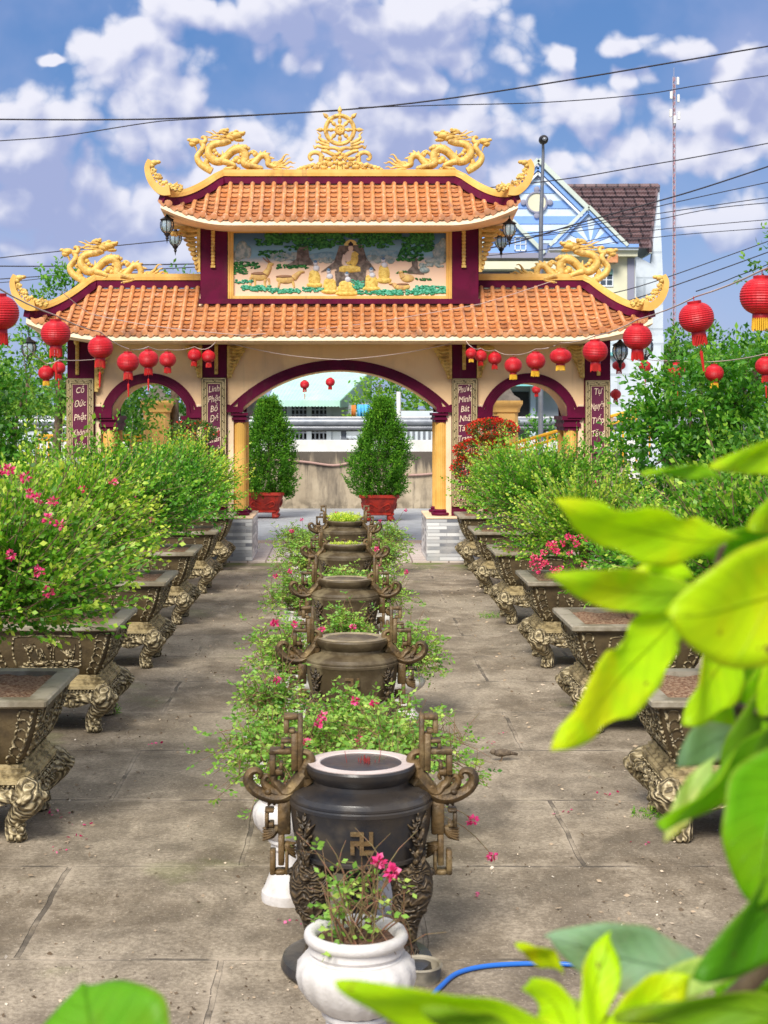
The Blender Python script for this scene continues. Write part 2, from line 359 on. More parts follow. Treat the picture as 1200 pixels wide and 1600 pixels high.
def f_court(n, b, v):
    wv = n.v('MULTIPLY_ADD', n.v('SUBTRACT', n.n('ShaderNodeTexNoise').outputs['Color'], (.5,.5,.5)), (.05,.05,0), v)
    tn = [x for x in n.N if x.bl_idname == 'ShaderNodeTexNoise'][0]; n.set(tn.inputs['Vector'], v); tn.inputs['Scale'].default_value = 2.2; tn.inputs['Detail'].default_value = 6
    br = n.n('ShaderNodeTexBrick'); n.set(br.inputs['Vector'], n.v('ADD', wv, (1.0+40, -7.53+1.53*20, 0)))
    br.inputs['Scale'].default_value = 1; br.inputs['Brick Width'].default_value = 2.02; br.inputs['Row Height'].default_value = 1.53
    br.inputs['Mortar Size'].default_value = .016; br.inputs['Mortar Smooth'].default_value = .3; br.inputs['Bias'].default_value = 0
    br.inputs['Color1'].default_value = (0,0,0,1); br.inputs['Color2'].default_value = (1,1,1,1); br.inputs['Mortar'].default_value = (.5,.5,.5,1)
    big = n.noise(n.v('MULTIPLY', v, (1,1,1)), .55, 8, .62, .4); mid = n.noise(n.v('MULTIPLY', v, (1.1,.75,1)), 2.4, 8, .70, .2); fine = n.noise(v, 34, 8, .8)
    c = n.mix(n.ramp(big, .36, .64), (.20,.155,.105), (.38,.315,.235))
    c = n.mix(n.m('MULTIPLY', n.ramp(mid, .46, .66), .75), c, (.50,.415,.31))
    c = n.mix(n.m('MULTIPLY', n.ramp(mid, .32, .50, True, 1, 0), .60), c, (.095,.070,.046))
    dd_ = n.ramp(n.noise(n.v('ADD', v, (31,7,0)), .9, 7, .7, .8), .50, .60); c = n.mix(n.m('MULTIPLY', dd_, .42), c, (.10,.08,.055))
    c = n.mix(n.m('MULTIPLY', n.ramp(fine, .40, .60), .55), c, (.09,.065,.038)); c = n.mix(n.m('MULTIPLY', n.ramp(n.noise(v, 60, 3, .6), .60, .68), .5), c, (.62,.53,.42))
    c = n.mix(n.m('MULTIPLY', br.outputs['Color'], .10), c, (.05,.045,.03))
    # pale cement smears along the joints, then the dark crack itself
    br2 = n.n('ShaderNodeTexBrick'); n.set(br2.inputs['Vector'], br.inputs['Vector'].links[0].from_socket)
    for k in ('Scale','Brick Width','Row Height'): br2.inputs[k].default_value = br.inputs[k].default_value
    br2.inputs['Mortar Size'].default_value = .07; br2.inputs['Mortar Smooth'].default_value = .9; br2.inputs['Bias'].default_value = 0
    c = n.mix(n.m('MULTIPLY', br2.outputs['Fac'], n.ramp(mid, .42, .60, True, .05, .50)), c, (.48,.395,.30))
    c = n.mix(n.m('MULTIPLY', br.outputs['Fac'], n.ramp(n.noise(v, 2.3, 4), .45, .6, True, .0, .75)), c, (.05,.04,.03))
    vo = n.n('ShaderNodeTexVoronoi', feature='DISTANCE_TO_EDGE'); n.set(vo.inputs['Vector'], wv); vo.inputs['Scale'].default_value = .33
    cr = n.m('MULTIPLY', n.ramp(vo.outputs['Distance'], .0, .006, True, 1, 0), n.ramp(n.noise(v, .7, 2), .5, .58))
    c = n.mix(n.m('MULTIPLY', cr, .0), c, (.05,.04,.03))
    # moss near the gate edge and in damp patches
    s = n.n('ShaderNodeSeparateXYZ'); n.set(s.inputs[0], v)
    ms = n.m('MULTIPLY', n.ramp(s.outputs[1], 25.2, 26.7), n.ramp(n.noise(v, 1.6, 5), .42, .58))
    ms = n.m('MAXIMUM', ms, n.m('MULTIPLY', n.ramp(n.noise(n.v('ADD', v, (9,3,0)), .8, 6), .60, .70), .35))
    c = n.mix(n.m('MULTIPLY', ms, .8), c, (.13,.16,.025))
    n.set(b.inputs['Base Color'], c); n.set(b.inputs['Roughness'], n.ramp(mid, .3, .7, False, .62, .9))
    bp = n.n('ShaderNodeBump'); bp.inputs['Distance'].default_value = .012
    hgt = n.m('SUBTRACT', n.m('ADD', n.m('MULTIPLY', mid, .8), n.m('MULTIPLY', fine, .3)), n.m('ADD', n.m('MULTIPLY', br.outputs['Fac'], .8), n.m('MULTIPLY', cr, .0)))
    n.set(bp.inputs['Height'], hgt); n.L.new(bp.outputs[0], b.inputs['Normal'])
M['court'] = noded('stained_concrete_slabs', f_court)
def brickmat(name, bw, rh, mo, c1, c2, cm, rough=.5, off=.5, axis='xz', var=None):
    def f(n, b, v):
        s = n.n('ShaderNodeSeparateXYZ'); n.set(s.inputs[0], v); cbn = n.n('ShaderNodeCombineXYZ')
        a = {'xz': (0, 2), 'xy': (0, 1), 'sz': (0, 2)}[axis]
        x = s.outputs[a[0]]
        if axis == 'sz': x = n.m('ADD', s.outputs[0], s.outputs[1])
        n.set(cbn.inputs[0], n.m('ADD', x, 50)); n.set(cbn.inputs[1], n.m('ADD', s.outputs[a[1]], 50))
        br = n.n('ShaderNodeTexBrick'); n.L.new(cbn.outputs[0], br.inputs['Vector']); br.offset = off
        for k, q in (('Scale', 1), ('Brick Width', bw), ('Row Height', rh), ('Mortar Size', mo), ('Mortar Smooth', .1), ('Bias', 0)): br.inputs[k].default_value = q
        br.inputs['Color1'].default_value = (*c1, 1); br.inputs['Color2'].default_value = (*c2, 1); br.inputs['Mortar'].default_value = (*cm, 1)
        c = n.mix(n.m('MULTIPLY', n.ramp(n.noise(v, 3, 5), .45, .7), .4), br.outputs['Color'], var or cm)
        n.set(b.inputs['Base Color'], c)
        bp = n.n('ShaderNodeBump'); bp.inputs['Distance'].default_value = .01; bp.invert = True
        n.set(bp.inputs['Height'], br.outputs['Fac']); n.L.new(bp.outputs[0], b.inputs['Normal'])
    return noded(name, f, rough)
M['ledge'] = brickmat('grey_ledge_stone_tiles', .34, .06, .004, (.80,.80,.80), (.16,.17,.20), (.42,.42,.44), .4, .37, 'sz', (.60,.56,.52))
M['paving'] = brickmat('pale_pavement_tiles', .32, .32, .014, (.58,.50,.45), (.50,.42,.37), (.24,.18,.15), .6, 0, 'xy', (.45,.36,.30))
M['broof'] = brickmat('brown_roof_tiles', .55, .62, .05, (.115,.07,.075), (.17,.10,.10), (.035,.02,.025), .5, .5, 'xz')
M['hstrip'] = brickmat('pale_wall_tiles', 3.4, 1.2, .05, (.60,.66,.72), (.56,.62,.69), (.44,.50,.56), .7, .5, 'sz')
def f_wallc(n, b, v):                            # stained concrete barrier: streaks that run down from the top edge
    s = n.n('ShaderNodeSeparateXYZ'); n.set(s.inputs[0], v)
    st = n.noise(n.v('MULTIPLY', v, (1,1,.10)), 5.5, 5, .65)
    top = n.ramp(s.outputs[2], .75, 1.65)
    c = n.mix(n.ramp(n.noise(v, 1.5, 6), .35, .65), (.46,.38,.27), (.36,.29,.20))
    k = n.ramp(n.m('ADD', st, n.m('MULTIPLY', top, .34)), .56, .76)
    c = n.mix(n.m('MULTIPLY', k, .9), c, (.055,.045,.038))
    low = n.m('MULTIPLY', n.ramp(s.outputs[2], .1, .35, True, 1, 0), n.ramp(n.noise(v, 4, 4), .4, .6))
    c = n.mix(n.m('MULTIPLY', low, .6), c, (.10,.08,.05))
    c = n.mix(n.m('MULTIPLY', n.ramp(n.noise(n.v('MULTIPLY', v, (1,1,.22)), 1.3, 6, .7), .46, .66), .75), c, (.11,.09,.07))
    n.set(b.inputs['Base Color'], c); b.inputs['Roughness'].default_value = .85
    bp = n.n('ShaderNodeBump'); bp.inputs['Distance'].default_value = .01; n.set(bp.inputs['Height'], n.noise(v, 12, 6)); n.L.new(bp.outputs[0], b.inputs['Normal'])
M['stained'] = noded('stained_concrete', f_wallc)
def f_ground(n, b, v):
    n.set(b.inputs['Base Color'], n.mix(n.ramp(n.noise(v, .3, 8), .4, .6), (.14,.11,.07), (.08,.11,.03)))
M['ground'] = noded('earth_and_grass', f_ground, .95)
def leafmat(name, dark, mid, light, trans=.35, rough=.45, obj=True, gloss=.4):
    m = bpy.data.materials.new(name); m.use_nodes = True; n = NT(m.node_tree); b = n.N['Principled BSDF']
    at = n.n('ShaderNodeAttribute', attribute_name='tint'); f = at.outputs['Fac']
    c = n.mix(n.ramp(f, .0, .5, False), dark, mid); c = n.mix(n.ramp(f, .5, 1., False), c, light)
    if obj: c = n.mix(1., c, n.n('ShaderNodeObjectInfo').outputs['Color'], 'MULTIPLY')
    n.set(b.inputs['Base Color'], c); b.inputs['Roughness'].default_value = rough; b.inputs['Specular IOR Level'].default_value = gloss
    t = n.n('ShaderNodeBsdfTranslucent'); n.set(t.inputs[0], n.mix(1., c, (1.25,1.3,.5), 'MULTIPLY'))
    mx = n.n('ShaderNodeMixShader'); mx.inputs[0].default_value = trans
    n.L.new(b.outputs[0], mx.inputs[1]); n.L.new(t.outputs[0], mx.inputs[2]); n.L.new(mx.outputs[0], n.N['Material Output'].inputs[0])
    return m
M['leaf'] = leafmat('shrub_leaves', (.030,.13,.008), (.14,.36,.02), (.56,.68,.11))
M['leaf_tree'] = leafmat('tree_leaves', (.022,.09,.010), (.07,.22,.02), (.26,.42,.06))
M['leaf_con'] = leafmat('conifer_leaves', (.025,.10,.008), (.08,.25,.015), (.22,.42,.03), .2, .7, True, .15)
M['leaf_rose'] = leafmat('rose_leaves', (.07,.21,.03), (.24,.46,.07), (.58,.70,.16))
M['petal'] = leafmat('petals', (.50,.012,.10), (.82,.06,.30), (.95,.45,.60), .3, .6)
M['leaf_ix'] = leafmat('ixora_leaves', (.03,.08,.015), (.08,.15,.02), (.16,.20,.03), .15, .5)
M['petal_red'] = leafmat('red_ixora_petals', (.45,.006,.004), (.72,.02,.012), (.75,.10,.03), .2, .6)
M['litter'] = leafmat('fallen_bits', (.07,.045,.025), (.50,.38,.26), (.82,.74,.62), .0, .8, False)
rng = np.random.default_rng(7); random.seed(7)

# ------------------------------------------------------------------ leaf cloud meshes
def unit(a): return a/np.maximum(np.linalg.norm(a, axis=1, keepdims=True), 1e-9)
def leaf_mesh(name, pos, d, size, tint, wid=.5, m=None, parent=None, droop=0., six=False):
    n = len(pos); d = unit(d); r = unit(rng.normal(size=(n,3))+np.array([0,0,.6])); s = unit(np.cross(d, r)); up = np.cross(s, d)
    L = size[:,None]
    if six:
        V = np.stack([pos, pos+d*L*.35+s*L*wid*.5, pos+d*L*.75+s*L*wid*.36-up*L*.04, pos+d*L-up*L*(.10+droop), pos+d*L*.75-s*L*wid*.36-up*L*.04, pos+d*L*.35-s*L*wid*.5], 1)
        V[:,0] -= 0; V[:,1] += up*L*.07; V[:,5] += up*L*.07
        k = 6
    else:
        V = np.stack([pos, pos+d*L*.5+s*L*wid*.5, pos+d*L-up*L*droop, pos+d*L*.5-s*L*wid*.5], 1); k = 4
    me = bpy.data.meshes.new(name); V = V.reshape(-1,3).astype(np.float32)
    me.vertices.add(len(V)); me.vertices.foreach_set('co', V.ravel())
    me.loops.add(n*k); me.loops.foreach_set('vertex_index', np.arange(n*k, dtype=np.int32))
    me.polygons.add(n); me.polygons.foreach_set('loop_start', np.arange(0, n*k, k, dtype=np.int32)); me.polygons.foreach_set('loop_total', np.full(n, k, np.int32))
    at = me.attributes.new('tint', 'FLOAT', 'POINT'); at.data.foreach_set('value', np.repeat(tint, k).astype(np.float32))
    me.update(calc_edges=True); me.validate(); me.materials.append(m)
    o = bpy.data.objects.new(name, me); C.objects.link(o)
    if parent is not None: o.parent = parent
    return o
def sprays(starts, dirs, lens, per, lsize, curve=.25, spread=1.0, tipbright=.6, base_t=.25):
    """leaves set along many twigs; returns pos, dir, size, tint"""
    n = len(starts); t = (np.arange(per)+.5)/per
    dirs = unit(dirs); sag = np.array([0,0,1.])
    pos = starts[:,None,:]+dirs[:,None,:]*(lens[:,None]*t[None,:])[:,:,None]+sag*(curve*lens[:,None]*t[None,:]**2)[:,:,None]
    r = unit(rng.normal(size=(n*per,3))); d = unit(np.repeat(dirs, per, 0)*.8+r*spread)
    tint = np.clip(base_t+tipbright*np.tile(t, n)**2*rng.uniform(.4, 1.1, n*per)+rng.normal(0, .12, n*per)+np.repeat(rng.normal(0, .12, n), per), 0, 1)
    size = lsize*rng.uniform(.65, 1.25, n*per)
    p = pos.reshape(-1,3)+rng.normal(0, lsize*.18, (n*per,3))
    return p, d, size, tint
# ------------------------------------------------------------------ ground and road
def sheet(name, x0, x1, y0, y1, z, m, nx=1, ny=1):
    b = MB(); b.add([(x0,y0,z),(x1,y0,z),(x1,y1,z),(x0,y1,z)], [(0,1,2,3)]); return struct(b.build(name, m))
sheet('ground', -3000, 3000, -300, 4000, -.02, M['ground'])
sheet('courtyard', -14, 14, -6, 26.86, 0, M['court'])
b = MB(); b.box((-14, 26.866, -.01), (14, 30.4, .03)); struct(b.build('pavement', M['paving']))
b = MB(); b.box((-40, 30.405, -.015), (40, 31.2, .022)); struct(b.build('kerb', M['curb']))
sheet('road', -60, 60, 31.2, 41.6, -.006, M['road'])

# ------------------------------------------------------------------ the temple gate
YG = 27.2; K = YG/F
gx = lambda px, Y=YG: (px-VX)*Y/F
gz = lambda py, Y=YG: H-(py-VY)*Y/F
XC = gx(530.5)
gate = empty('temple_gate', (XC, 27.75, 0))
tag(gate, 'temple gate with three arches, maroon pillars and two stacked orange tiled roofs', 'gate')
MG = Matrix.Translation((-XC, -27.75, 0))
def gp(mb, name, m, parent=None, **k): return mb.build(name, m, parent or gate, M=MG, **k)
YB = 28.3
def mx(px): return 1061-px     # mirrored pixel
# bases
for a, c_ in ((308, 396), (92, 190)):
    for (p, q) in ((a, c_), (mx(c_), mx(a))):
        b = MB(); b.bbox((gx(p), 26.87, .0), (gx(q), 28.62, gz(808, 26.9)-.03), .01); ob = gp(b, 'base_block', M['ledge'])
        b = MB(); b.bbox((gx(p)-.01, 26.86, gz(808, 26.9)-.029), (gx(q)+.01, 28.63, gz(808, 26.9)), .006); gp(b, 'base_slab', M['white_cream'], ob)
ZB = gz(808, 26.9)
ZE = gz(530)      # top of the walls under the eave
# pillars
PIL = [(105, 148), (316, 355), (706, 745), (913, 954)]
for (p, q) in PIL:
    b = MB(); b.bbox((gx(p), YG, ZB+.001), (gx(q), YB, ZE+.12), .012); gp(b, 'pillar', M['maroon'])
for (p, q) in ((355, 365), (697, 706), (148, 157), (306, 316), (745, 756), (904, 913)):
    b = MB(); b.bbox((gx(p)+.002, YG+.05, ZB+.001), (gx(q)-.002, YB-.05, gz(632)), .006); gp(b, 'pilaster', M['white_cream'])
# fluted yellow columns with maroon bases and capitals
def column(px, sc=1, yt=672):
    x = gx(px); r = .105*sc
    for yy in (YG+.16, YB-.16):
        b = MB(); n = 40
        b.lathe([(r, ZB+.10), (r, gz(yt))], n, (x, yy, 0), flute=20, fr=(-1, 99, .07)); col = gp(b, 'column', M['yellow'], auto=40)
        b = MB(); b.lathe([(r*1.55, ZB+.002), (r*1.7, ZB+.03), (r*1.6, ZB+.055), (r*1.3, ZB+.062), (r*1.4, ZB+.085), (r*1.2, ZB+.11), (r*1.05, ZB+.115)], 28, (x, yy, 0)); gp(b, 'column_base', M['maroon'], col, auto=50)
for px in (374, 690, 169, 297, 765, 893): column(px, 1 if px in (374, 690) else 1.05, 659 if px in (374, 690) else 672)
def capital(p, q, y0, y1):
    b = MB(); z1, z0 = gz(y0), gz(y1); d = (z1-z0)
    for i, (f0, f1, e) in enumerate(((0, .25, -.03), (.25, .5, 0.), (.5, .72, -.02), (.72, 1., .015))):
        b.box((gx(p)-e, YG+.015-e, z0+d*f0), (gx(q)+e, YB-.015+e, z0+d*f1-.001))
    gp(b, 'capital', M['maroon'])
for a in ((362, 386, 645, 660), (678, 699, 645, 660), (154, 183, 650, 673), (284, 310, 650, 673), (751, 778, 650, 673), (880, 908, 650, 673)): capital(*a)
# walls with arches
def seg_arc(cx, half, rise, y_sp, n=28):
    R = (half*half+rise*rise)/(2*rise); cy = y_sp-rise+R; a0 = math.asin(min(1, half/R)) if rise <= half else PI-math.asin(half/R)
    return [(cx+R*math.sin(-a0+2*a0*i/n), cy-R*math.cos(-a0+2*a0*i/n)) for i in range(n+1)]
def arch(x0, x1, cx, half, rise, ysp, ear, tw):
    arc = seg_arc(cx, half, rise, ysp)
    b = MB(); vs = []; fs = []
    pts = [(x0, ysp)]+arc+[(x1, ysp)]
    y0, y1 = YG+.06, YB-.06
    for (px, py) in pts:
        X = gx(px); Z = gz(py); vs += [(X, y0, Z), (X, y0, ZE+.1), (X, y1, Z), (X, y1, ZE+.1)]
    for i in range(len(pts)-1):
        a = i*4; c_ = a+4
        fs += [(a, c_, c_+1, a+1), (a+2, a+3, c_+3, c_+2), (a, a+2, c_+2, c_)]
    b.add(vs, fs); wl = gp(b, 'wall', M['cream'])
    # stepped maroon moulding, front and back
    for (ya, s) in ((YG+.06, -1), (YB-.06, 1)):
        for (o0, o1, pr) in ((1, tw*.42, .085), (tw*.42, tw*.75, .055), (tw*.75, tw, .03)):
            b = MB(); vs = []; fs = []
            R = (half*half+rise*rise)/(2*rise); cy = ysp-rise+R
            def off(p, o):
                dx, dy = p[0]-cx, p[1]-cy; l = math.hypot(dx, dy); return (p[0]+dx/l*o, p[1]+dy/l*o)
            ring = [(off(p, o0), off(p, o1)) for p in arc]
            ring = [q for q in ring if q[1][1] < ysp-ear+2]
            e0 = ((x0-1, ysp-ear+(tw-o0)*ear/tw), (x0-1, ysp-ear+(tw-o1)*ear/tw))
            e1 = ((x1+1, e0[0][1]), (x1+1, e0[1][1]))
            kx0 = ring[0]; kx1 = ring[-1]
            f0 = ((kx0[0][0]-1, e0[0][1]), (kx0[1][0]-2, e0[1][1])); f1 = ((kx1[0][0]+1, e0[0][1]), (kx1[1][0]+2, e0[1][1]))
            ring = [e0, f0]+ring+[f1, e1]
            for (i_, o_) in ring:
                for yy in (ya, ya+s*pr): vs += [(gx(i_[0]), yy, gz(i_[1])), (gx(o_[0]), yy, gz(o_[1]))]
            for i in range(len(ring)-1):
                a = i*4; c_ = a+4
                fs += [(a+2, c_+2, c_+3, a+3), (a, a+1, c_+1, c_), (a+1, a+3, c_+3, c_+1), (a, c_, c_+2, a+2)]
            b.add(vs, fs); gp(b, 'arch_moulding', M['maroon'], wl)
arch(355, 706, 531, 159, 66, 645, 13, 17)
arch(148, 316, 233, 62, 55, 654, 19, 16)
arch(745, 913, 828, 62, 55, 654, 19, 16)
# middle block under the upper roof
ZU = gz(352)
for (p, q) in ((313, 357), (705, 748)):
    b = MB(); b.bbox((gx(p), YG, gz(472)), (gx(q), YB, ZU), .012); gp(b, 'upper_pillar', M['maroon'])
    for k in range(1):
        b = MB(); x = gx((p+q)/2-2)
        z = gz(353)
        for i in range(11): b.ell((x, YG-.03, z-.05-i*.062), (.038, .03, .036), 8, 6)
        b.box((x-.03, YG-.03, z-.72), (x+.03, YG-.002, z)); b.box((x-.04, YG-.045, z-.74), (x+.04, YG-.001, z-.70)); gp(b, 'rope_bracket', M['gold'], auto=50)
b = MB(); b.box((gx(357), YG+.06, gz(472)), (gx(705), YB-.06, ZU)); gp(b, 'upper_wall', M['cream'])
# lower mounting strips on the main pillars (gold drops below the eave)
for px, t, bt in ((121, 532, 586), (338, 532, 585), (725, 532, 578), (935, 532, 587)):
    b = MB(); x = gx(px); z1, z0 = gz(t), gz(bt)
    b.bbox((x-.032, YG-.04, z0), (x+.032, YG-.002, z1), .008)
    for i in range(7): b.ell((x, YG-.045, z0+(i+.5)*(z1-z0)/7), (.03, .02, .035), 8, 6)
    b.ell((x, YG-.1, z1-.03), (.05, .09, .06), 8, 6); gp(b, 'rope_bracket', M['gold'], auto=50)
# carved gold corner brackets against the pillars
def bracket(px, y0, y1, sgn, w_):
    b = MB(); X = gx(px); z1, z0 = gz(y0), gz(y1); wd = w_*K; yy = YG+.0
    b.box((X, yy-.03, z0) if sgn > 0 else (X-.06, yy-.03, z0), (X+.06, yy+.05, z1) if sgn > 0 else (X, yy+.05, z1))
    n = 9
    for i in range(n):
        t = i/(n-1); zz = z1-.04-(z1-z0)*.85*t; r = wd*(1-t)**1.2*.5+.02
        b.ell((X+sgn*(.05+r), yy-.01, zz), (r, .03, .05), 8, 6)
        b.tube([(X+sgn*.05, yy-.03, zz), (X+sgn*(.05+r), yy-.05, zz-.02), (X+sgn*(.05+r*1.6), yy-.04, zz+.03)], [.02, .022, .008], 6, 3)
    gp(b, 'corner_bracket', M['gold'], auto=50)
for a in ((355, 540, 590, 1, 24), (706, 540, 592, -1, 24), (148, 540, 612, 1, 20), (316, 540, 590, -1, 20), (745, 540, 590, 1, 20), (913, 540, 590, -1, 20)): bracket(*a)
for sg in (-1, 1):
    for (y0, y1) in ((357, 425),): bracket(313 if sg < 0 else 748, y0, y1, sg, 26)
    b = MB(); x = gx(313 if sg < 0 else 748)
    for i in range(9): b.ell((x+sg*(.08+.06*i), YG+.1, gz(362)-.03*math.cos(i)), (.05, .05, .05), 7, 5)
    b.box((min(x, x+sg*.62), YG+.04, gz(357)), (max(x, x+sg*.62), YG+.14, gz(352))); gp(b, 'eave_carving', M['gold'], auto=50)
# roofs
def roof(tag_, xr, xe, yr, ye, zr, ze, U, tube_sp, cut=None, tailpts=None, band=.115, mb_=.10):
    """xr/xe: half widths of ridge and eave, centred on XC"""
    yb = 2*yr-ye
    def prof(t): return 1-(1-t)**1.25
    def surf(x, t, back=False):
        f = max(0, (abs(x)-xr*.9)/(xe-xr*.9)); z = zr-(zr-ze)*prof(t)+U*f*f*t
        return Vector((XC+x, (yr+(yb-yr)*t) if back else (yr+(ye-yr)*t), z))
    def tmin(x): return max(0, (abs(x)-xr)/(xe-xr))
    rp = empty_part = None
    # under-tile shell, closed by soffit and fascia
    b = MB(); N = 60; T = 10; vs = []; fs = []
    xs = [-xe+2*xe*i/N for i in range(N+1)]
    for back in (False, True):
        o = len(vs)
        for x in xs:
            t0 = tmin(x)
            for k in range(T+1): p = surf(x, t0+(1-t0)*k/T, back); p.z -= .045; vs.append(p)
        for i in range(N):
            for k in range(T):
                a = o+i*(T+1)+k; fs.append((a, a+1, a+T+2, a+T+1))
    b.add(vs, fs)
    for back in (False, True):                   # fascia and soffit
        s = 1 if back else -1; vs = []; fs = []
        for x in xs:
            p = surf(x, 1, back)
            vs += [p+Vector((0, 0, -.05)), p+Vector((0, s*.03, -.135)), p+Vector((0, s*-.02, -.16)), Vector((p.x, yr, ze-.165+(p.z-ze)*.6))]
        for i in range(N):
            for k in range(3): fs.append((i*4+k, i*4+4+k, i*4+5+k, i*4+1+k))
        b.add(vs, fs)
    for s in (-1, 1):                            # side slopes under the hips
        A, B_, C_ = surf(s*xe, 1), surf(s*xe, 1, True), surf(s*xr, 0)
        vs = []; fs = []
        for k in range(T+1):
            x = s*(xr+(xe-xr)*k/T); p = surf(x, tmin(x)); q = surf(x, tmin(x), True); vs += [p-Vector((0,0,.05)), q-Vector((0,0,.05))]
        for k in range(T): fs.append((2*k, 2*k+1, 2*k+3, 2*k+2))
        b.add(vs, fs)
        b.add([A-Vector((0,0,.05)), B_-Vector((0,0,.05)), B_-Vector((0,0,.15)), A-Vector((0,0,.15))], [(0,1,2,3)])
    base = gp(b, tag_, M['fascia'])
    # tiles: barrel rows + stepped pans + round end caps + pointed drip tiles
    bt = MB(); bds = [MB(), MB()]; nrow = int(xe/tube_sp); r = .044
    clen = .145
    L = math.hypot(ye-yr, zr-ze); nc = int(L/clen)
    for back in (False, True):
        for i in range(-nrow, nrow+1):
            x = i*tube_sp+random.uniform(-.006,.006)
            if abs(x) > xe-.10: continue
            t0 = tmin(x)+.035
            if cut and not back and cut(x): t0 = max(t0, cut(x))
            if t0 > .97: continue
            k0 = int(t0*nc); 
            pts = []; rads = []
            ks = [t0]+[k/nc for k in range(k0+1, nc+1)]
            for j, t in enumerate(ks):
                p = surf(x, t, back); p.z += .006+random.uniform(-.003,.003)
                if j: pts.append(p+Vector((0,0,-.001))); rads.append(r*.90)
                if j < len(ks)-1: pts.append(p+Vector((0,0,.004))); rads.append(r*1.06)
            bt.tube(pts, rads, 9, up=(0, 0, 1))
            e = surf(x, 1, back); s = 1 if back else -1
            Mx = Matrix.Translation(e+Vector((0, s*.012, .008))) @ Matrix.Rotation(PI/2, 4, 'X')
            bt.lathe([(0, -.022), (.05, -.02), (.058, -.01), (.058, .02), (.05, .022), (0, .022)], 16, M=Mx)
        for i in range(-nrow-1, nrow+1):          # pans
            xa, xb = i*tube_sp+.035, (i+1)*tube_sp-.035; xm = (xa+xb)/2
            if abs(xm) > xe-.02: continue
            t0 = max(tmin(abs(xm)), 0)+.02
            xa -= .012; xb += .012
            if cut and not back and cut(xm): t0 = max(t0, cut(xm))
            for k in range(nc):
                ta, tb = k/nc, (k+1)/nc
                if tb < t0: continue
                ta = max(ta, t0)
                vs = []
                for (t, dz) in ((ta, -.010), (tb, .012), (tb-.020, -.022)):
                    for j in range(5):
                        u = j/4; x = xa+(xb-xa)*u; p = surf(max(-xe, min(xe, x)), t, back); p.z += dz-.016*math.sin(PI*u)
                        jit = .004*math.sin(i*12.9+k*7.7); p.z += jit*(1 if dz > 0 else 0)
                        if dz > 0: p.y += (.012 if back else -.012)
                        vs.append(p)
                fs = []
                for q in range(2):
                    for j in range(4): a = q*5+j; fs.append((a, a+1, a+6, a+5))
                bt.add(vs, fs)
            if tmin(xm) < 1:
                e = surf(xm, 1, back); s = 1 if back else -1; w2 = tube_sp*.46
                poly = [(-w2, .03), (-w2*.9, -.02), (-w2*.5, -.055), (0, -.088), (w2*.5, -.055), (w2*.9, -.02), (w2, .03), (0, .005)]
                vs = [e+Vector((a, s*.004, c_)) for a, c_ in poly]+[e+Vector((a, s*.026, c_)) for a, c_ in poly]
                n_ = len(poly)
                bds[int(back)].add(vs, [tuple(range(n_)), tuple(range(2*n_-1, n_-1, -1))]+[(q, (q+1)%n_, n_+(q+1)%n_, n_+q) for q in range(n_)])
    gp(bt, 'roof_tiles', M['tile'], base, auto=38); [gp(q_, 'drip_tiles', M['tile'], base) for q_ in bds]
    # ridge: maroon band under a yellow band, running down the hips and up into the tails
    for back in (False, True):
        path = []
        for k in range(14, 0, -1):
            x = -(xr+(xe-xr)*k/14); path.append(surf(x, tmin(x), back)+Vector((0,0,0)))
        if not back: path += [surf(-xr+2*xr*k/20, 0) for k in range(21)]
        else: path += [surf(-xr, 0)]
        right = [surf((xr+(xe-xr)*k/14), tmin(xr+(xe-xr)*k/14), back) for k in range(1, 15)]
        if back:
            for pth in (path, [surf(xr, 0)]+right):
                bb = MB(); bb.sweep(pth, [(-.07, -.03), (-.07, mb_), (.07, mb_), (.07, -.03)]); gp(bb, 'ridge_band', M['maroon'], base)
                bb = MB(); bb.sweep(pth, [(-.09, mb_+.001), (-.09, mb_+band), (.09, mb_+band), (.09, mb_+.001)]); gp(bb, 'ridge_cap', M['yellow'], base)
        else:
            path += right
            bb = MB(); bb.sweep(path, [(-.075, -.03), (-.075, mb_), (.075, mb_), (.075, -.03)]); gp(bb, 'ridge_band', M['maroon'], base)
            bb = MB(); bb.sweep(path, [(-.095, mb_+.001), (-.10, mb_+band*.5), (-.095, mb_+band), (.095, mb_+band), (.10, mb_+band*.5), (.095, mb_+.001)]); gp(bb, 'ridge_cap', M['yellow'], base)
            # upturned tails at the front corners
            for s in (-1, 1):
                e = surf(s*xe, 1)+Vector((0, 0, mb_+band*.5))
                pts = [e+Vector((s*a*.0115, 0, c_*.0115)) for a, c_ in tailpts]; 
                pts, rr = spline([Vector(p) for p in pts], [1]*len(pts), 4)
                bb = MB(); m_ = len(pts)
                def pf(u, b0=band*.5): 
                    h_ = b0*(1.35-.70*u); return [(-.085*(1-.3*u), -h_), (-.085*(1-.3*u), h_), (.085*(1-.3*u), h_), (.085*(1-.3*u), -h_)]
                bb.sweep(pts, pf); tl = gp(bb, 'roof_tail', M['yellow'], base, auto=40)
                # scrollwork filling the hook of the tail
                bb = MB(); sc_ = .0115
                def S(a, c_): return e+Vector((s*(3+a)*sc_, -.02, c_*sc_))
                def curl(cx, cy, R, a0, turns, r0, dirn=1):
                    pp = []; rd = []
                    for q in range(int(10*turns)+2):
                        f = q/(10*turns+1); a = a0+dirn*f*turns*2*PI; rr_ = R*(1-.75*f)
                        pp.append(S(cx+rr_*math.cos(a), cy+rr_*math.sin(a))); rd.append(r0*(1-.5*f))
                    bb.tube(pp, rd, 6)
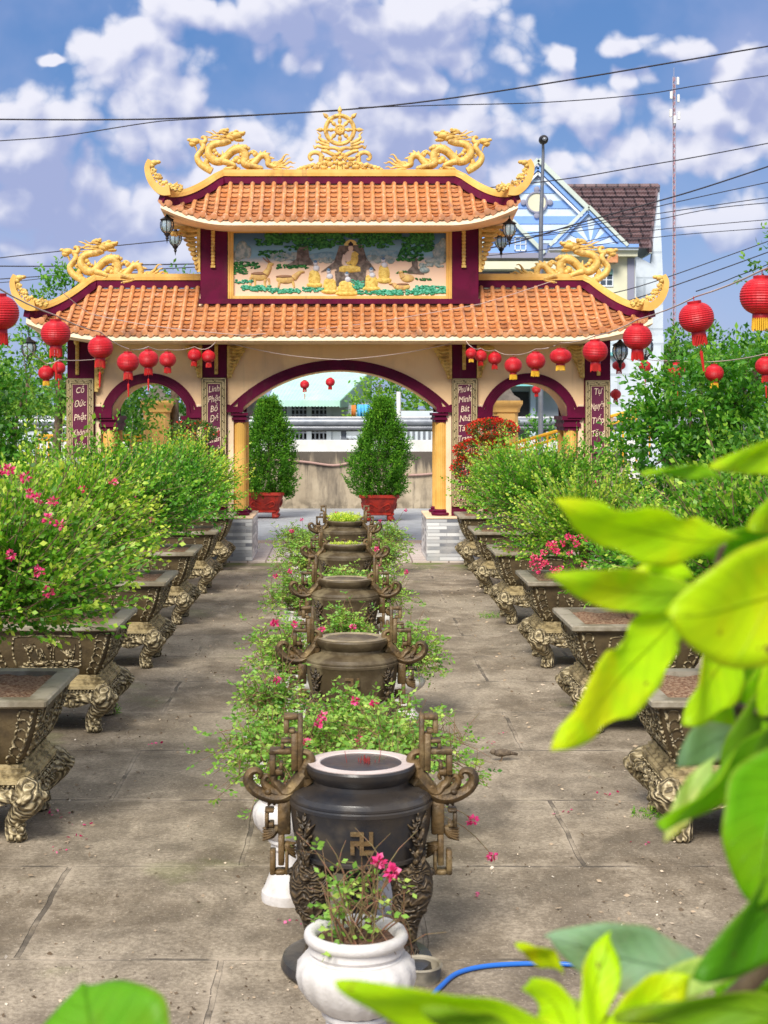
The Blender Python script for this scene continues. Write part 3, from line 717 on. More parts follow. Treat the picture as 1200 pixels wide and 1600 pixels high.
                for (cx, cy, R, a0) in ((-6, 10, 7, 0), (4, 14, 6, 1), (8, 24, 5, 2), (-16, 8, 5, .5), (-24, 5, 4, 2.5), (-31, 7, 4, 1), (9, 32, 4, 0), (1, 21, 4, 3)):
                    curl(cx, cy, R, a0, 1.3, .024, -1)
                for q in range(26):
                    u = q/25; bb.ell(S(-34+44*u+2*math.sin(q*3), 3+30*u**2.4+3*math.sin(q*5)), (.035, .035, .03), 6, 5)
                for (a, c_) in ((-36, 9), (-28, 14), (-12, 17), (-3, 24), (3, 33)):
                    bb.tube([S(a+6, c_-6), S(a+1, c_-3), S(a, c_)], [.022, .018, .004], 6)
                bb.ell(S(7, 42), (.07, .06, .05), 8, 6); bb.ell(S(1, 43), (.05, .05, .035), 8, 6); bb.ell(S(10, 38), (.05, .05, .05), 8, 6)
                gp(bb, 'tail_scrollwork', M['gold'], tl, auto=60)
    return base, surf
YR = 27.7
TAIL_UP = [(8, 2), (0, -1), (-6, 0), (3, 0), (11, 5), (18, 15), (21, 28), (19, 40), (13, 47)]
TAIL = [(-14, 0), (-4, -1), (4, 3), (12, 11), (18, 23), (20, 36), (16, 46)]
low, s_low = roof('lower_roof', 4.37, 5.36, YR, 26.3, gz(447, YR), gz(520, 26.3), .30, .196,
    cut=lambda x: (.33 if gx(311)-XC < x < gx(750)-XC else 0), tailpts=TAIL)
upr, s_up = roof('upper_roof', 2.08, 3.08, YR, 26.5, gz(285, YR), gz(340, 26.5), .30, .196, tailpts=TAIL, band=.12)
# cream cheeks and soffit boards tying roofs to the walls
b = MB(); b.box((gx(150), YG+.01, ZE-.02), (gx(911), YB-.01, ZE+.35)); gp(b, 'wall_plate', M['maroon'])
b = MB(); b.box((gx(311), YG-.05, gz(475)), (gx(750), YG+.02, gz(467))); gp(b, 'maroon_skirting', M['maroon'])
b = MB(); b.box((gx(475), YG-.22, ZU-.02), (gx(580), YG-.14, ZU+.03)); gp(b, 'strip_light', M['trim_white'])

# couplet panels on the pillars
def text_mesh(body, size, parent, m, loc, shear=.15, w_=None):
    cu = bpy.data.curves.new('t', 'FONT'); cu.body = body; cu.size = size; cu.align_x = 'CENTER'; cu.align_y = 'CENTER'; cu.extrude = .004; cu.shear = shear
    o = bpy.data.objects.new('t', cu); C.objects.link(o); dg = bpy.context.evaluated_depsgraph_get()
    me = bpy.data.meshes.new_from_object(o.evaluated_get(dg)); bpy.data.objects.remove(o)
    return me
def panel(p, q, y0, y1, words, dy):
    b = MB(); b.bbox((gx(p), YG-.03, gz(y1)), (gx(q), YG-.001, gz(y0)), .006); pn = gp(b, 'couplet_panel', M['olive'])
    x0, x1, z0, z1 = gx(p)+.012, gx(q)-.012, gz(y1)+.012, gz(y0)-.012; bw = .098
    b = MB(); b.box((x0+bw, YG-.034, z0+bw), (x1-bw, YG-.029, z1-bw)); gp(b, 'panel_field', M['field'], pn)
    b = MB(); w1 = .011; yA, yB = YG-.037, YG-.029
    def bar(a, c_, d, e): b.box((min(a, d), yA, min(c_, e)), (max(a, d), yB, max(c_, e)))
    def hv(a0, a1, o0, o1, side):                # along a, off o from the outer edge
        if side == 'L': bar(x0+o0, a0, x0+o1, a1)
        if side == 'R': bar(x1-o1, a0, x1-o0, a1)
        if side == 'T': bar(a0, z1-o1, a1, z1-o0)
        if side == 'B': bar(a0, z0+o0, a1, z0+o1)
    for side in 'LRTB':
        s0, s1 = (z0, z1) if side in 'LR' else (x0, x1)
        hv(s0, s1, 0, w1, side); hv(s0+bw-w1, s1-bw+w1, bw-w1, bw, side)
        n_ = max(2, round((s1-s0-bw)/.145)); u = (s1-s0-bw*.9)/n_
        for i in range(n_):
            a = s0+bw*.45+i*u
            hv(a, a+u*.82, .028, .028+w1, side); hv(a+u*.3, a+u*.3+w1, .028, .062, side) if i % 2 else hv(a+u*.82-w1, a+u*.82, .028, .062, side)
            hv(a+u*.18, a+u, .054, .054+w1, side)
    gp(b, 'key_border', M['keyline'], pn)
    mb = MB(); z = gz(y0)-.0
    zs = [gz(v) for v in dy]
    for wd, zc in zip(words, zs):
        jr = random.uniform(-.02, .02)
        me = text_mesh(wd, .165, None, None, None); wt = [v.co.x for v in me.vertices]; ks = min(.70, .245/(max(wt)-min(wt))); vs = [(v.co.x*ks+(gx(p)+gx(q))/2, YG-.04-v.co.z, v.co.y*(1+.10*math.sin(v.co.x*24+jr*150))*.95+(.10+jr)*v.co.x+zc) for v in me.vertices]
        mb.add(vs, [tuple(f.vertices) for f in me.polygons]); bpy.data.meshes.remove(me)
    gp(mb, 'lettering', M['letter'], pn)
M['olive'] = mat('olive_frame', (.16,.12,.055), (.12,.09,.04), 6, .5)
M['keyline'] = mat('cream_key_line', (.70,.55,.30), (.58,.44,.22), 8, .5)
def f_field(n, b, v):
    s = n.n('ShaderNodeSeparateXYZ'); n.set(s.inputs[0], v)
    zz = n.m('PINGPONG', n.m('ADD', s.outputs[0], 10.), .13)
    f = n.m('PINGPONG', n.m('ADD', n.m('ADD', zz, s.outputs[2]), 0.), .014)
    c = n.mix(n.ramp(f, .004, .010), (.085,.005,.028), (.15,.02,.065)); n.set(b.inputs['Base Color'], c)
M['field'] = noded('maroon_herringbone', f_field, .4)
M['letter'] = mat('pale_gold_lettering', (.85,.66,.48), None, 8, .4)
panel(104, 147, 591, 792, ['Cổ', 'Đức', 'Phật', 'Không', 'Bửu'], [610, 631, 652, 676, 696])
panel(315, 354, 590, 792, ['Linh', 'Phật', 'Bồ', 'Đề', 'Tâm', 'Chân', 'Hình'], [608, 623.5, 639, 654.5, 671, 686.5, 702])
panel(706, 746, 591, 792, ['Phước', 'Minh', 'Bát', 'Nhã', 'Tánh', 'Trang', 'Nghiêm', 'Cổ', 'Tự', 'Hiển', 'Tam', 'Minh'], [608.5, 624, 639, 654, 669, 685, 701, 715.5, 730.5, 745.5, 761, 776])
panel(914, 953, 594, 792, ['Tự', 'Nguyện', 'Tiếp', 'Tăng', 'Độ'], [612, 634, 657, 677, 697])

# mural between the upper pillars: painted relief of a seated figure teaching monks among deer
mc = lambda x, y: (gx(340+x/3.158), gz(330+y/3.158))
YM = YG+.055
b = MB(); b.box((mc(48,0)[0], YG-.0, mc(0,440)[1]), (mc(78,0)[0], YM+.01, mc(0,82)[1])); b.box((mc(1128,0)[0], YG, mc(0,440)[1]), (mc(1157,0)[0], YM+.01, mc(0,82)[1]))
b.box((mc(78,0)[0]+.001, YG, mc(0,106)[1]), (mc(1128,0)[0]-.001, YM+.01, mc(0,82)[1])); b.box((mc(78,0)[0]+.001, YG, mc(0,440)[1]), (mc(1128,0)[0]-.001, YM+.01, mc(0,418)[1]))
for x_ in (55, 68, 1135, 1148): b.tube([(mc(x_,0)[0], YG-.002, mc(0,438)[1]), (mc(x_,0)[0], YG-.002, mc(0,84)[1])], .014, 8)
gp(b, 'mural_frame', M['ocream'] if 'ocream' in M else M['yellow'])
def f_mural(n, b, v):
    s = n.n('ShaderNodeSeparateXYZ'); n.set(s.inputs[0], v); ns = n.noise(v, 3, 5)
    z = n.m('ADD', s.outputs[2], n.m('MULTIPLY', n.m('SUBTRACT', ns, .5), .22))
    c = n.mix(n.ramp(z, mc(0,265)[1], mc(0,215)[1]), (.84,.58,.40), (.22,.40,.48))
    c = n.mix(n.ramp(z, mc(0,210)[1], mc(0,120)[1]), c, (.04,.11,.20))
    n.set(b.inputs['Base Color'], c)
M['mural_bg'] = noded('mural_ground_paint', f_mural, .45)
b = MB(); b.box((mc(78,0)[0], YM, mc(0,418)[1]), (mc(1128,0)[0], YM+.006, mc(0,106)[1])); mural = gp(b, 'mural', M['mural_bg'])
PM = lambda nm, c1, c2=None, s=14: mat(nm, c1, c2, s, .5, .008, 40, spec=.3)
pm = {'green': PM('painted_green', (.01,.08,.025), (.06,.26,.06), 26), 'teal': PM('painted_teal_bush', (.02,.24,.12), (.14,.50,.34), 26), 'trunk': PM('painted_trunk', (.10,.075,.06), (.22,.17,.14)),
      'robe': PM('painted_ochre_robe', (.85,.62,.16), (.62,.40,.08), 22), 'skin': PM('painted_skin', (.78,.60,.48)), 'blue': PM('painted_hair', (.12,.22,.35)), 'rock': PM('painted_rock', (.22,.30,.30), (.42,.46,.42)),
      'white': PM('painted_white_cloth', (.66,.66,.70)), 'halo': PM('painted_halo', (.80,.60,.22)), 'deer': PM('painted_deer', (.72,.50,.16), (.58,.34,.14)), 'deerb': PM('painted_deer_brown', (.30,.16,.09)), 'black': PM('painted_black', (.03,.02,.03)), 'haze': PM('painted_far_hills', (.16,.30,.38), (.30,.42,.46))}
def rel(name, shapes, m, th=.02):
    if shapes and isinstance(shapes[0], list):
        for g_ in shapes: rel(name, g_, m, th)
        return
    b = MB()
    for sh in shapes:
        t = th*random.uniform(.85, 1.15)
        if sh[0] == 'e':
            _, x, y, rx, ry = sh[:5]; X, Z = mc(x, y); b.ell((X, YM, Z), (rx*K/3.158, th*1.6, ry*K/3.158), 12, 8)
        elif sh[0] == 'p':
            b.prism([mc(*q) for q in sh[1]], YM-t, YM-.0005)
        elif sh[0] == 't':
            b.tube([(mc(x, y)[0], YM-.006, mc(x, y)[1]) for x, y, r in sh[1]], [r*1.5*K/3.158 for x, y, r in sh[1]], 8, 4, flat=.6)
    return gp(b, name, m, mural, auto=50)
def clump(x, y, w_, h_, n_, r0, r1):
    n_ = int(n_*2.6); r0, r1 = r0*.62, r1*.72; w_ *= 1.08; h_ *= 1.25
    return [[('e', x+random.uniform(-1, 1)*w_, y+random.uniform(-1, 1)*h_, random.uniform(r0, r1), random.uniform(r0, r1)*.55) for _ in range(n_)]]
rel('painted_hills', [('e', 800, 205, 60, 22), ('e', 860, 210, 50, 18), ('e', 540, 220, 70, 22), ('e', 310, 215, 60, 20), ('e', 480, 225, 50, 18), ('e', 770, 225, 50, 16)], pm['haze'], .008)
rel('painted_rocks', [[('e', 120, 190, 32, 45), ('e', 100, 215, 22, 30), ('e', 150, 200, 16, 32)], [('e', 1095, 200, 34, 45), ('e', 1090, 240, 40, 22), ('e', 1020, 290, 28, 16), ('e', 1115, 170, 24, 40), ('e', 1050, 245, 28, 12)]], pm['rock'], .02)
rel('painted_tree_trunks', [[('p', [(395,170),(445,165),(452,225),(480,265),(400,262),(340,268),(388,235)])], [('p', [(600,170),(715,165),(735,230),(780,290),(735,285),(725,330),(590,330),(585,280),(510,298),(575,250)])], [('p', [(958,230),(985,230),(990,280),(1020,310),(940,305),(930,300),(960,270)])],
     [('p', [(578,295),(732,295),(728,365),(585,368)])]], pm['trunk'], .02)
rel('painted_tree_crowns', clump(330, 130, 80, 16, 34, 12, 26)+clump(460, 145, 70, 25, 34, 12, 26)+clump(560, 135, 60, 25, 26, 12, 24)+clump(780, 140, 75, 28, 36, 12, 26)+clump(985, 160, 70, 30, 36, 12, 26)+clump(950, 220, 55, 18, 20, 10, 20)+clump(650, 120, 70, 8, 16, 12, 22)+clump(420, 180, 80, 8, 14, 8, 18), pm['green'], .018)
rel('painted_bushes', clump(190, 378, 70, 9, 26, 8, 18)+clump(330, 392, 70, 8, 24, 8, 18)+clump(470, 385, 45, 8, 18, 8, 16)+clump(800, 398, 100, 8, 34, 8, 18)+clump(1050, 385, 75, 14, 34, 10, 20)+clump(700, 365, 18, 16, 14, 10, 16)+clump(130, 345, 40, 7, 8, 8, 16), pm['teal'], .016)
rel('painted_shrubs', clump(140, 265, 60, 14, 22, 8, 18)+clump(110, 295, 30, 10, 10, 8, 18)+clump(370, 270, 70, 8, 16, 8, 18)+clump(930, 300, 40, 4, 8, 6, 12)+clump(1010, 335, 40, 4, 8, 6, 12)+clump(270, 210, 60, 14, 18, 8, 16), pm['green'], .012)
rel('painted_halo', [('e', 658, 172, 35, 34)], pm['halo'], .010)
rel('painted_tree_crowns', clump(250, 150, 60, 12, 20, 10, 20)+clump(860, 120, 40, 14, 14, 10, 20)+clump(520, 165, 40, 12, 12, 10, 18)+clump(1010, 130, 50, 22, 24, 12, 24), pm['green'], .02)
rel('painted_hills', clump(330, 225, 60, 14, 12, 14, 30)+clump(800, 235, 60, 12, 12, 14, 30)+clump(520, 240, 40, 8, 8, 12, 24)+clump(1060, 262, 50, 8, 10, 10, 20), pm['rock'], .012)
rel('painted_bushes', clump(970, 400, 90, 8, 26, 8, 18)+clump(850, 405, 60, 6, 16, 8, 16)+clump(250, 385, 60, 6, 16, 8, 16)+clump(680, 360, 22, 18, 12, 10, 16), pm['teal'], .02)
rel('painted_seated_figure', [('e', 657, 182, 14, 20), ('e', 652, 225, 30, 34), ('p', [(640,196),(672,196),(672,210),(640,210)]), ('t', [(630,215,9),(622,255,8),(650,270,7)])], pm['skin'], .026)
rel('painted_figure_hair', [('e', 657, 163, 14, 10), ('e', 657, 154, 6, 6)], pm['black'], .03)
rel('painted_figure_robe', [('e', 652, 280, 58, 17), ('e', 672, 232, 25, 40), ('t', [(690,205,8),(660,240,9),(640,262,8)]), ('t', [(600,285,9),(650,290,10),(705,285,9)])], pm['robe'], .03)
monks = [(478, 330, 30, 48, 482, 255), (555, 365, 34, 42, 548, 295), (638, 375, 46, 42, 638, 310), (758, 350, 34, 44, 758, 290), (822, 305, 28, 50, 818, 240), (500, 350, 30, 20, 0, 0)]
for (x, y, rx, ry, hx, hy) in monks[:5]:
    rel('painted_monk_robe', [('e', x, y+4, rx*1.02, ry*.95), ('e', x, y+ry*.7, rx*1.35, ry*.32), ('e', x-rx*.3, y-ry*.35, rx*.62, ry*.5), ('t', [(x-rx*.5, y-ry*.6, 5), (x, y, 5), (x+rx*.5, y+ry*.5, 5)])], pm['robe'], .024)
    rel('painted_monk_head', [('e', hx, hy, 12, 15), ('e', hx+5, hy+26, 17, 16)], pm['white'], .026)
    rel('painted_monk_hair', [('e', hx, hy-5, 10.5, 10)], pm['blue'], .03)
rel('painted_deer', [[('e', 205, 320, 44, 22), ('t', [(235,310,12),(252,285,9),(256,262,7)]), ('e', 262, 260, 15, 8), ('t', [(165,325,5),(160,345,4),(162,375,3)]), ('t', [(180,335,5),(185,355,3),(180,378,3)]), ('t', [(235,335,5),(232,355,4),(236,375,3)]), ('t', [(248,330,5),(255,350,3),(252,372,3)]),
     ],[('e', 335, 335, 48, 22), ('t', [(375,330,11),(395,310,8),(408,300,6)]), ('e', 415, 298, 15, 7), ('t', [(305,345,5),(300,375,3)]), ('t', [(370,345,5),(378,375,3)])], [('e', 938, 330, 34, 20), ('t', [(915,325,10),(905,305,7)]), ('e', 905, 300, 14, 7)], [('e', 910, 372, 42, 18), ('t', [(880,368,9),(865,358,6)]), ('e', 856, 356, 13, 6)]], pm['deer'], .022)
rel('painted_deer_backs', [('e', 205, 308, 42, 10), ('e', 330, 322, 44, 9), ('e', 912, 360, 34, 7), ('t', [(256,255,2.5),(235,240,2),(222,226,1.5)]), ('t', [(262,255,2.5),(248,238,2),(240,226,1.5)])], pm['deerb'], .03)

# dragons: traced as a coiling body with legs, mane and flame tail, each a round sculpted form
def dragon_mb(ux=1):
    b = MB(); q = .001725
    def D(x, y, dy=0): return Vector(((x-600)*q*ux, dy, (500-y)*q))
    def T(pts, n=8, sub=4, flat=1.25):
        pts = [(p[0], p[1], p[2]*1.14, *p[3:]) for p in pts]
        b.tube([D(x, y, *e[1:]) if False else D(x, y, (e[0] if e else 0)) for x, y, r, *e in [tuple(p) for p in pts]], [p[2]*q for p in pts], n, sub, flat)
    T([(500,175,30),(430,200,34),(340,215,34),(280,255,38),(268,325,42),(320,385,44),(390,400,40),(450,355,40),(520,290,42),(590,265,42),(645,300,40),(655,365,40),(650,420,40),(710,445,38),(765,400,34),(815,345,32),(870,340,32),(900,385,30),(905,435,28),(960,455,22),(1010,440,14),(1040,430,8)], 10, 5)
    for i in range(36):   # scales along the back
        pass
    b.ell(D(545,125), (82*q, 60*q, 48*q), 12, 8); b.ell(D(610,105), (48*q, 45*q, 24*q), 10, 7); b.ell(D(645,92), (16*q, 30*q, 16*q), 8, 6)
    b.ell(D(590,172), (56*q, 40*q, 20*q), 10, 7); b.ell(D(622,178), (16*q, 25*q, 14*q), 8, 6); b.ell(D(560,85), (30*q, 50*q, 22*q), 10, 7); b.ell(D(465,62), (20*q, 30*q, 20*q), 8, 6)
    b.ell(D(520,105,-.08), (13*q, 13*q, 13*q), 8, 6); b.ell(D(500,150), (55*q, 55*q, 40*q), 10, 7)
    T([(480,80,16),(430,70,20),(390,85,16),(380,110,8)]); T([(600,130,8),(625,120,6),(640,130,3)]); T([(575,150,7),(600,148,5),(618,155,3)])
    for pts in ([(480,110),(400,95),(350,95),(305,68)], [(470,125),(390,135),(320,110),(270,90),(235,78)], [(450,150),(370,155),(300,150),(235,130)], [(430,175),(360,185),(300,180),(245,190)], [(420,150),(350,125),(290,135),(250,155)], [(400,205),(330,195),(280,200),(245,225)]):
        T([(x, y, 16*(1-.8*i/(len(pts)-1)), (-.03 if k_ % 2 else .03)) for k_, (i, (x, y)) in enumerate(enumerate(pts))], 6, 4)
    T([(420,405,34,-.05),(490,425,28,-.06),(545,455,22,-.06),(500,478,20,-.05),(440,482,18,-.05)], 8, 4)
    T([(700,450,34,-.05),(770,465,26,-.06),(835,480,18,-.06),(780,505,18,-.05),(715,515,16,-.05)], 8, 4)
    T([(560,470,20,.05),(600,480,14,.05)], 7, 3); T([(470,420,30,.05),(560,470,20,.05),(575,490,12,.05)], 7, 3)
    for (x, y) in ((430,495),(455,500),(700,530),(725,535),(575,492)): T([(x+14,y-15,10,-.05),(x,y-8,9,-.06),(x-8,y+4,3,-.06)], 6, 3)
    T([(300,505,34),(230,465,36),(165,415,32),(145,350,28),(190,290,28),(210,240,26),(190,205,26)], 9, 5)
    T([(235,455,26),(245,400,26),(265,370,20)], 8, 3); b.ell(D(250,455), (40*q, 40*q, 40*q), 9, 7)
    b.ell(D(120,185), (64*q, 42*q, 34*q), 10, 7); b.ell(D(60,170), (28*q, 24*q, 18*q), 8, 6); b.ell(D(100,215), (40*q, 36*q, 26*q), 8, 6); T([(170,200,28),(220,195,24),(232,160,20),(205,140,16),(185,155,10)], 8, 4); T([(115,230,14),(135,260,9),(135,292,3)], 6, 3); T([(70,200,16),(75,225,12),(95,245,4)], 6, 3)
    for (x, y, r) in ((655,255,34),(625,245,26),(690,265,22),(560,385,36),(590,405,30),(530,400,26),(330,290,26),(350,320,24),(380,335,18),(760,330,26),(735,310,18),(610,330,20),(690,410,24)): b.ell(D(x, y, -.03), (r*q, r*q*1.2, r*q), 8, 6)
    for (x, y, x2, y2) in ((415,330,410,280),(450,320,465,275),(815,310,820,285),(855,305,880,280),(890,320,925,315),(920,360,970,370),(520,270,540,215),(550,260,590,200),(480,330,520,230)): T([(x,y,14),((x+x2)/2+3,(y+y2)/2,9),(x2,y2,2)], 6, 3)
    T([(230,330,14),(200,340,10),(225,365,6)], 6, 3)
    T([(690,330,16),(740,290,14),(790,330,12),(760,370,12),(700,390,12),(680,420,10)], 7, 4); T([(610,370,14),(570,350,12),(530,370,10)], 7, 3); T([(430,370,12),(400,340,10),(360,360,8)], 7, 3)
    for pts in ([(960,440),(1040,390),(1070,345),(1095,325),(1125,332)], [(970,445),(1060,410),(1100,375),(1140,360)], [(970,450),(1070,435),(1130,405),(1160,418),(1192,415)], [(965,460),(1050,455),(1110,470),(1140,455),(1178,465)], [(950,470),(1020,480),(1070,490),(1100,485)], [(930,440),(960,410),(1010,405),(1050,370)]):
        T([(x, y, 17*(1-.85*i/(len(pts)-1))) for i, (x, y) in enumerate(pts)], 6, 4)
    # rows of small scales
    pth, _ = spline([D(x, y) for x, y in ((430,200),(340,215),(280,255),(268,325),(320,385),(390,400),(450,355),(520,290),(590,265),(645,300),(655,365),(650,420),(710,445),(765,400),(815,345),(870,340),(900,385))], [1]*17, 4)
    for i, p in enumerate(pth):
        b.ell(p+Vector((.018*math.sin(i*2.4), -.062+.004*abs(math.sin(i*2.4)), .022*math.cos(i*2.4))), (.017, .012, .014), 6, 4)
    return b
dm = {}
for (cx, by, s, key) in ((375, 265, 1, 'u'), (1061-375, 265, -1, 'u'), (176, 437, 1, 'l'), (1061-178, 437, -1, 'l')):
    Y = YR; X = gx(cx, Y)-XC; Z = gz(by+1, Y)
    if not dm:
        o = dragon_mb().build('ridge_dragon', M['gold'], gate, auto=60); dm['o'] = o
    else:
        o = dm['o'].copy(); C.objects.link(o); o.parent = gate
    o.location = (X, Y-27.75, Z-.01); o.scale = (s*.98, 1, .98)
# dharma wheel
b = MB(); q = 27.7/F/8
def Wp(x, y, dy=0): return Vector(((x-565)*q, dy, (845-y)*q))
cw = Wp(565, 330)
for (R, r, fl) in ((180, 24, 1.6), (158, 10, 3.)):
    b.tube([cw+Vector((math.cos(a)*R*q, 0, math.sin(a)*R*q)) for a in [2*PI*i/48 for i in range(49)]], r*q, 10, cap=False)
b.lathe([(0,-.05),(60*q,-.048),(66*q,-.03),(66*q,.03),(60*q,.048),(0,.05)], 28, M=Matrix.Translation(cw) @ Matrix.Rotation(PI/2, 4, 'X'))
b.tube([cw+Vector((math.cos(a)*50*q, -.05, math.sin(a)*50*q)) for a in [2*PI*i/24 for i in range(25)]], 7*q, 6, cap=False)
for (a, c_) in ((-20, 10), (20, 10)): b.ell(cw+Vector((a*q, -.052, c_*q)), 10*q, 8, 6)
b.tube([cw+Vector((a*q, -.052, -20*q-(12*q*math.cos(a/18)))) for a in (-24, -12, 0, 12, 24)], 5*q, 6)
for i in range(8):
    a = i*PI/4; d = Vector((math.cos(a), 0, math.sin(a)))
    b.tube([cw+d*(x*q) for x in (60, 75, 88, 100, 120, 135, 145, 165)], [r*q for r in (20, 13, 22, 26, 26, 16, 22, 20)], 10)
    if i in (0, 1, 2, 3, 4): b.tube([cw+d*(x*q) for x in (200, 215, 225, 240, 262, 280, 300)], [r*q for r in (24, 16, 24, 28, 24, 12, 2)], 10)
def sy(pts, n=7, sub=4, dy=0):
    for s in (1, -1): b.tube([Vector((s*(x-565)*q, dy, (845-y)*q)) for x, y, r in pts], [r*q for x, y, r in pts], n, sub)
sy([(700,500,28),(770,470,24),(820,430,20),(810,395,14),(850,355,4)]); sy([(700,530,28),(790,500,22),(830,480,16),(855,490,12),(865,450,4)]); sy([(690,560,28),(800,545,22),(850,535,18),(875,560,14),(898,520,4)])
sy([(570,680,30),(650,640,30),(740,600,26),(800,590,20)]); sy([(790,800,34),(800,720,32),(800,650,30),(850,615,28),(910,620,28),(945,660,24),(930,705,20),(900,690,14)], 8)
sy([(565,590,34),(620,560,24),(690,560,20),(740,580,18)]); sy([(600,640,20),(640,660,20),(680,630,16)])
for (x, y, r) in ((600,640,28),(640,690,34),(700,700,36),(690,760,44),(745,745,40),(760,800,44),(820,760,36),(860,800,44),(900,770,34),(950,790,36),(1000,800,34),(1045,810,30),(1080,825,24),(620,740,34),(650,800,30),(565,620,26),(565,690,30),(565,760,26),(1010,830,24),(930,830,30),(830,835,34),(700,830,30),(740,690,26),(780,660,22)):
    for s in (1, -1): b.ell((s*(x-565)*q, random.uniform(-.03, 0), (845-y)*q), (r*q*1.15, .05, r*q*.85), 9, 6)
for (x, y, R) in ((700,760,34),(760,760,30),(850,790,30),(940,790,24),(640,700,26)):
    for s in (1, -1): b.tube([Vector((s*(x+R*(1-.7*k/12)*math.cos(k*.75)-565)*q, -.055, (845-y+R*(1-.7*k/12)*math.sin(k*.75))*q)) for k in range(13)], [9*q*(1-.04*k) for k in range(13)], 6)
for x in (520, 610): b.box(((x-565-18)*q, -.03, 0), ((x-565+18)*q, .03, 80*q))
b.box((-.05, -.03, 0), (.05, .03, .2))
o = b.build('dharma_wheel', M['gold'], gate, auto=60); o.location = (gx(531, YR)-XC, YR-27.75, gz(266, YR)-.015)

# ------------------------------------------------------------------ square planters on lion-foot stands
def sqloft(b, prof, c=.03, cap0=True, cap1=True):
    n = 8; vs = []; fs = []
    for h, z in prof:
        k = min(c, h*.3)
        vs += [(h-k,-h,z),(h,-h+k,z),(h,h-k,z),(h-k,h,z),(-h+k,h,z),(-h,h-k,z),(-h,-h+k,z),(-h+k,-h,z)]
    for k in range(len(prof)-1):
        for i in range(n): j = (i+1) % n; fs.append((k*n+i, k*n+j, (k+1)*n+j, (k+1)*n+i))
    if cap0: fs.append(tuple(range(n-1,-1,-1)))
    if cap1: fs.append(tuple((len(prof)-1)*n+i for i in range(n)))
    b.add(vs, fs)
def planter():
    r = empty('stone_planter', (0,0,0))
    def hz(z): t = (z-.49)/.38; return .40+.14*(t**.75)+.012*math.sin(t*PI)
    b = MB(); sqloft(b, [(.395,.485)]+[(hz(.49+.38*i/10), .49+.38*i/10) for i in range(11)]+[(.555,.872)], .035); basin = b.build('basin', M['bronze_dark'], r, auto=35)
    b = MB(); sqloft(b, [(.46,.862),(.47,.916),(.585,.918),(.597,.908),(.597,.880),(.58,.868),(.56,.866)], .012, False, False); b.build('rim', M['rim_grey'], r, auto=30)
    b = MB(); N = 14
    vs = []; fs = []
    for i in range(N+1):
        for j in range(N+1):
            x, y = -.468+.936*i/N, -.468+.936*j/N; vs.append((x, y, .875+random.uniform(0, .022)+.02*math.exp(-(x*x+y*y)*8)))
    for i in range(N):
        for j in range(N): a = i*(N+1)+j; fs.append((a, a+N+1, a+N+2, a+1))
    b.add(vs, fs); b.build('soil', M['husk'], r)
    b = MB(); sqloft(b, [(.44,.36),(.475,.375),(.475,.40),(.455,.41),(.455,.425),(.43,.435),(.43,.455),(.41,.462),(.41,.484)], .02); st = b.build('stand_moulding', M['pot_gold'], r, auto=30)
    b = MB()
    for q in range(4):
        R = Matrix.Rotation(q*PI/2, 4, 'Z')
        o = len(b.v); b2 = MB()
        # relief of the basin face (facing -Y)
        fy = lambda z: -hz(z)-.002
        def A(x, z, d=.0): return (x, fy(z)-d, z)
        fr = [(-.25,.56),(-.27,.60),(-.28,.70),(-.27,.79),(-.24,.82),(0,.83),(.24,.82),(.27,.79),(.28,.70),(.27,.60),(.25,.56),(0,.552),(-.25,.56)]
        b2.tube([A(x, z) for x, z in fr], .009, 6, 3)
        for (x, z, s) in ((-.14,.72,1.),(.10,.76,.8),(.19,.68,1.1),(-.04,.67,.7),(.02,.74,.6)):
            for k in range(5):
                a = k*2*PI/5; b2.ell(A(x+.022*s*math.cos(a), z+.022*s*math.sin(a), .004), (.014*s,.01,.014*s), 6, 5)
            b2.ell(A(x, z, .012), .009*s, 6, 5)
        for k in range(9):
            x = random.uniform(-.22,.22); b2.tube([A(x, .58), A(x+random.uniform(-.05,.05), .64, .006), A(x+random.uniform(-.07,.07), random.uniform(.68,.77))], [.007,.006,.004], 5, 3)
        for k in range(46): b2.ell(A(random.uniform(-.24,.24), random.uniform(.565,.615), .003), (random.uniform(.012,.024),.012,random.uniform(.007,.014)), 6, 5)
        for sx in (-1, 1):
            for k in range(6):
                z = .52+.058*k; x0 = sx*(hz(z)-.075); R_ = .030+.002*k
                b2.tube([A(x0+sx*(-R_*math.cos(a)), z+R_*math.sin(a), .004) for a in [(-.9+3.6*i/8) for i in range(9)]], [.009*(1-.07*i) for i in range(9)], 5)
                b2.tube([A(sx*(hz(z)-.04), z-.02), A(sx*(hz(z)-.03), z+.02, .004), A(sx*(hz(z)-.012), z+.05)], [.008,.011,.004], 5, 2)
        # apron scrolls
        for k in range(7):
            x = -.30+.10*k; s = 1 if x < 0 else -1
            b2.tube([(x-.06, -.462, .30+.02*math.sin(k)), (x, -.475, .33), (x+.06, -.468, .29), (x+.09*s, -.462, .27)], [.008,.016,.014,.005], 6, 4)
        b2.tube([(-.40,-.465,.30),(-.30,-.47,.26),(-.20,-.465,.235),(-.1,-.465,.255),(0,-.47,.225),(.1,-.465,.255),(.2,-.465,.235),(.3,-.47,.26),(.40,-.465,.30)], .017, 7, 4)
        for (x, z) in ((0,.22),(-.02,.25),(.03,.24),(-.2,.25),(.2,.25)): b2.ell((x,-.475,z), (.035,.025,.03), 7, 5)
        for k in range(30): b2.ell((-.43+.86*k/29, -.474, .362), (.011,.009,.009), 5, 4)
        b2.prism([(-.43,.36),(.43,.36),(.43,.31),(.30,.25),(.15,.245),(0,.215),(-.15,.245),(-.30,.25),(-.43,.31)], -.463, -.425)
        vs = [R @ Vector(v) for v in b2.v]; b.add(vs, b2.f)
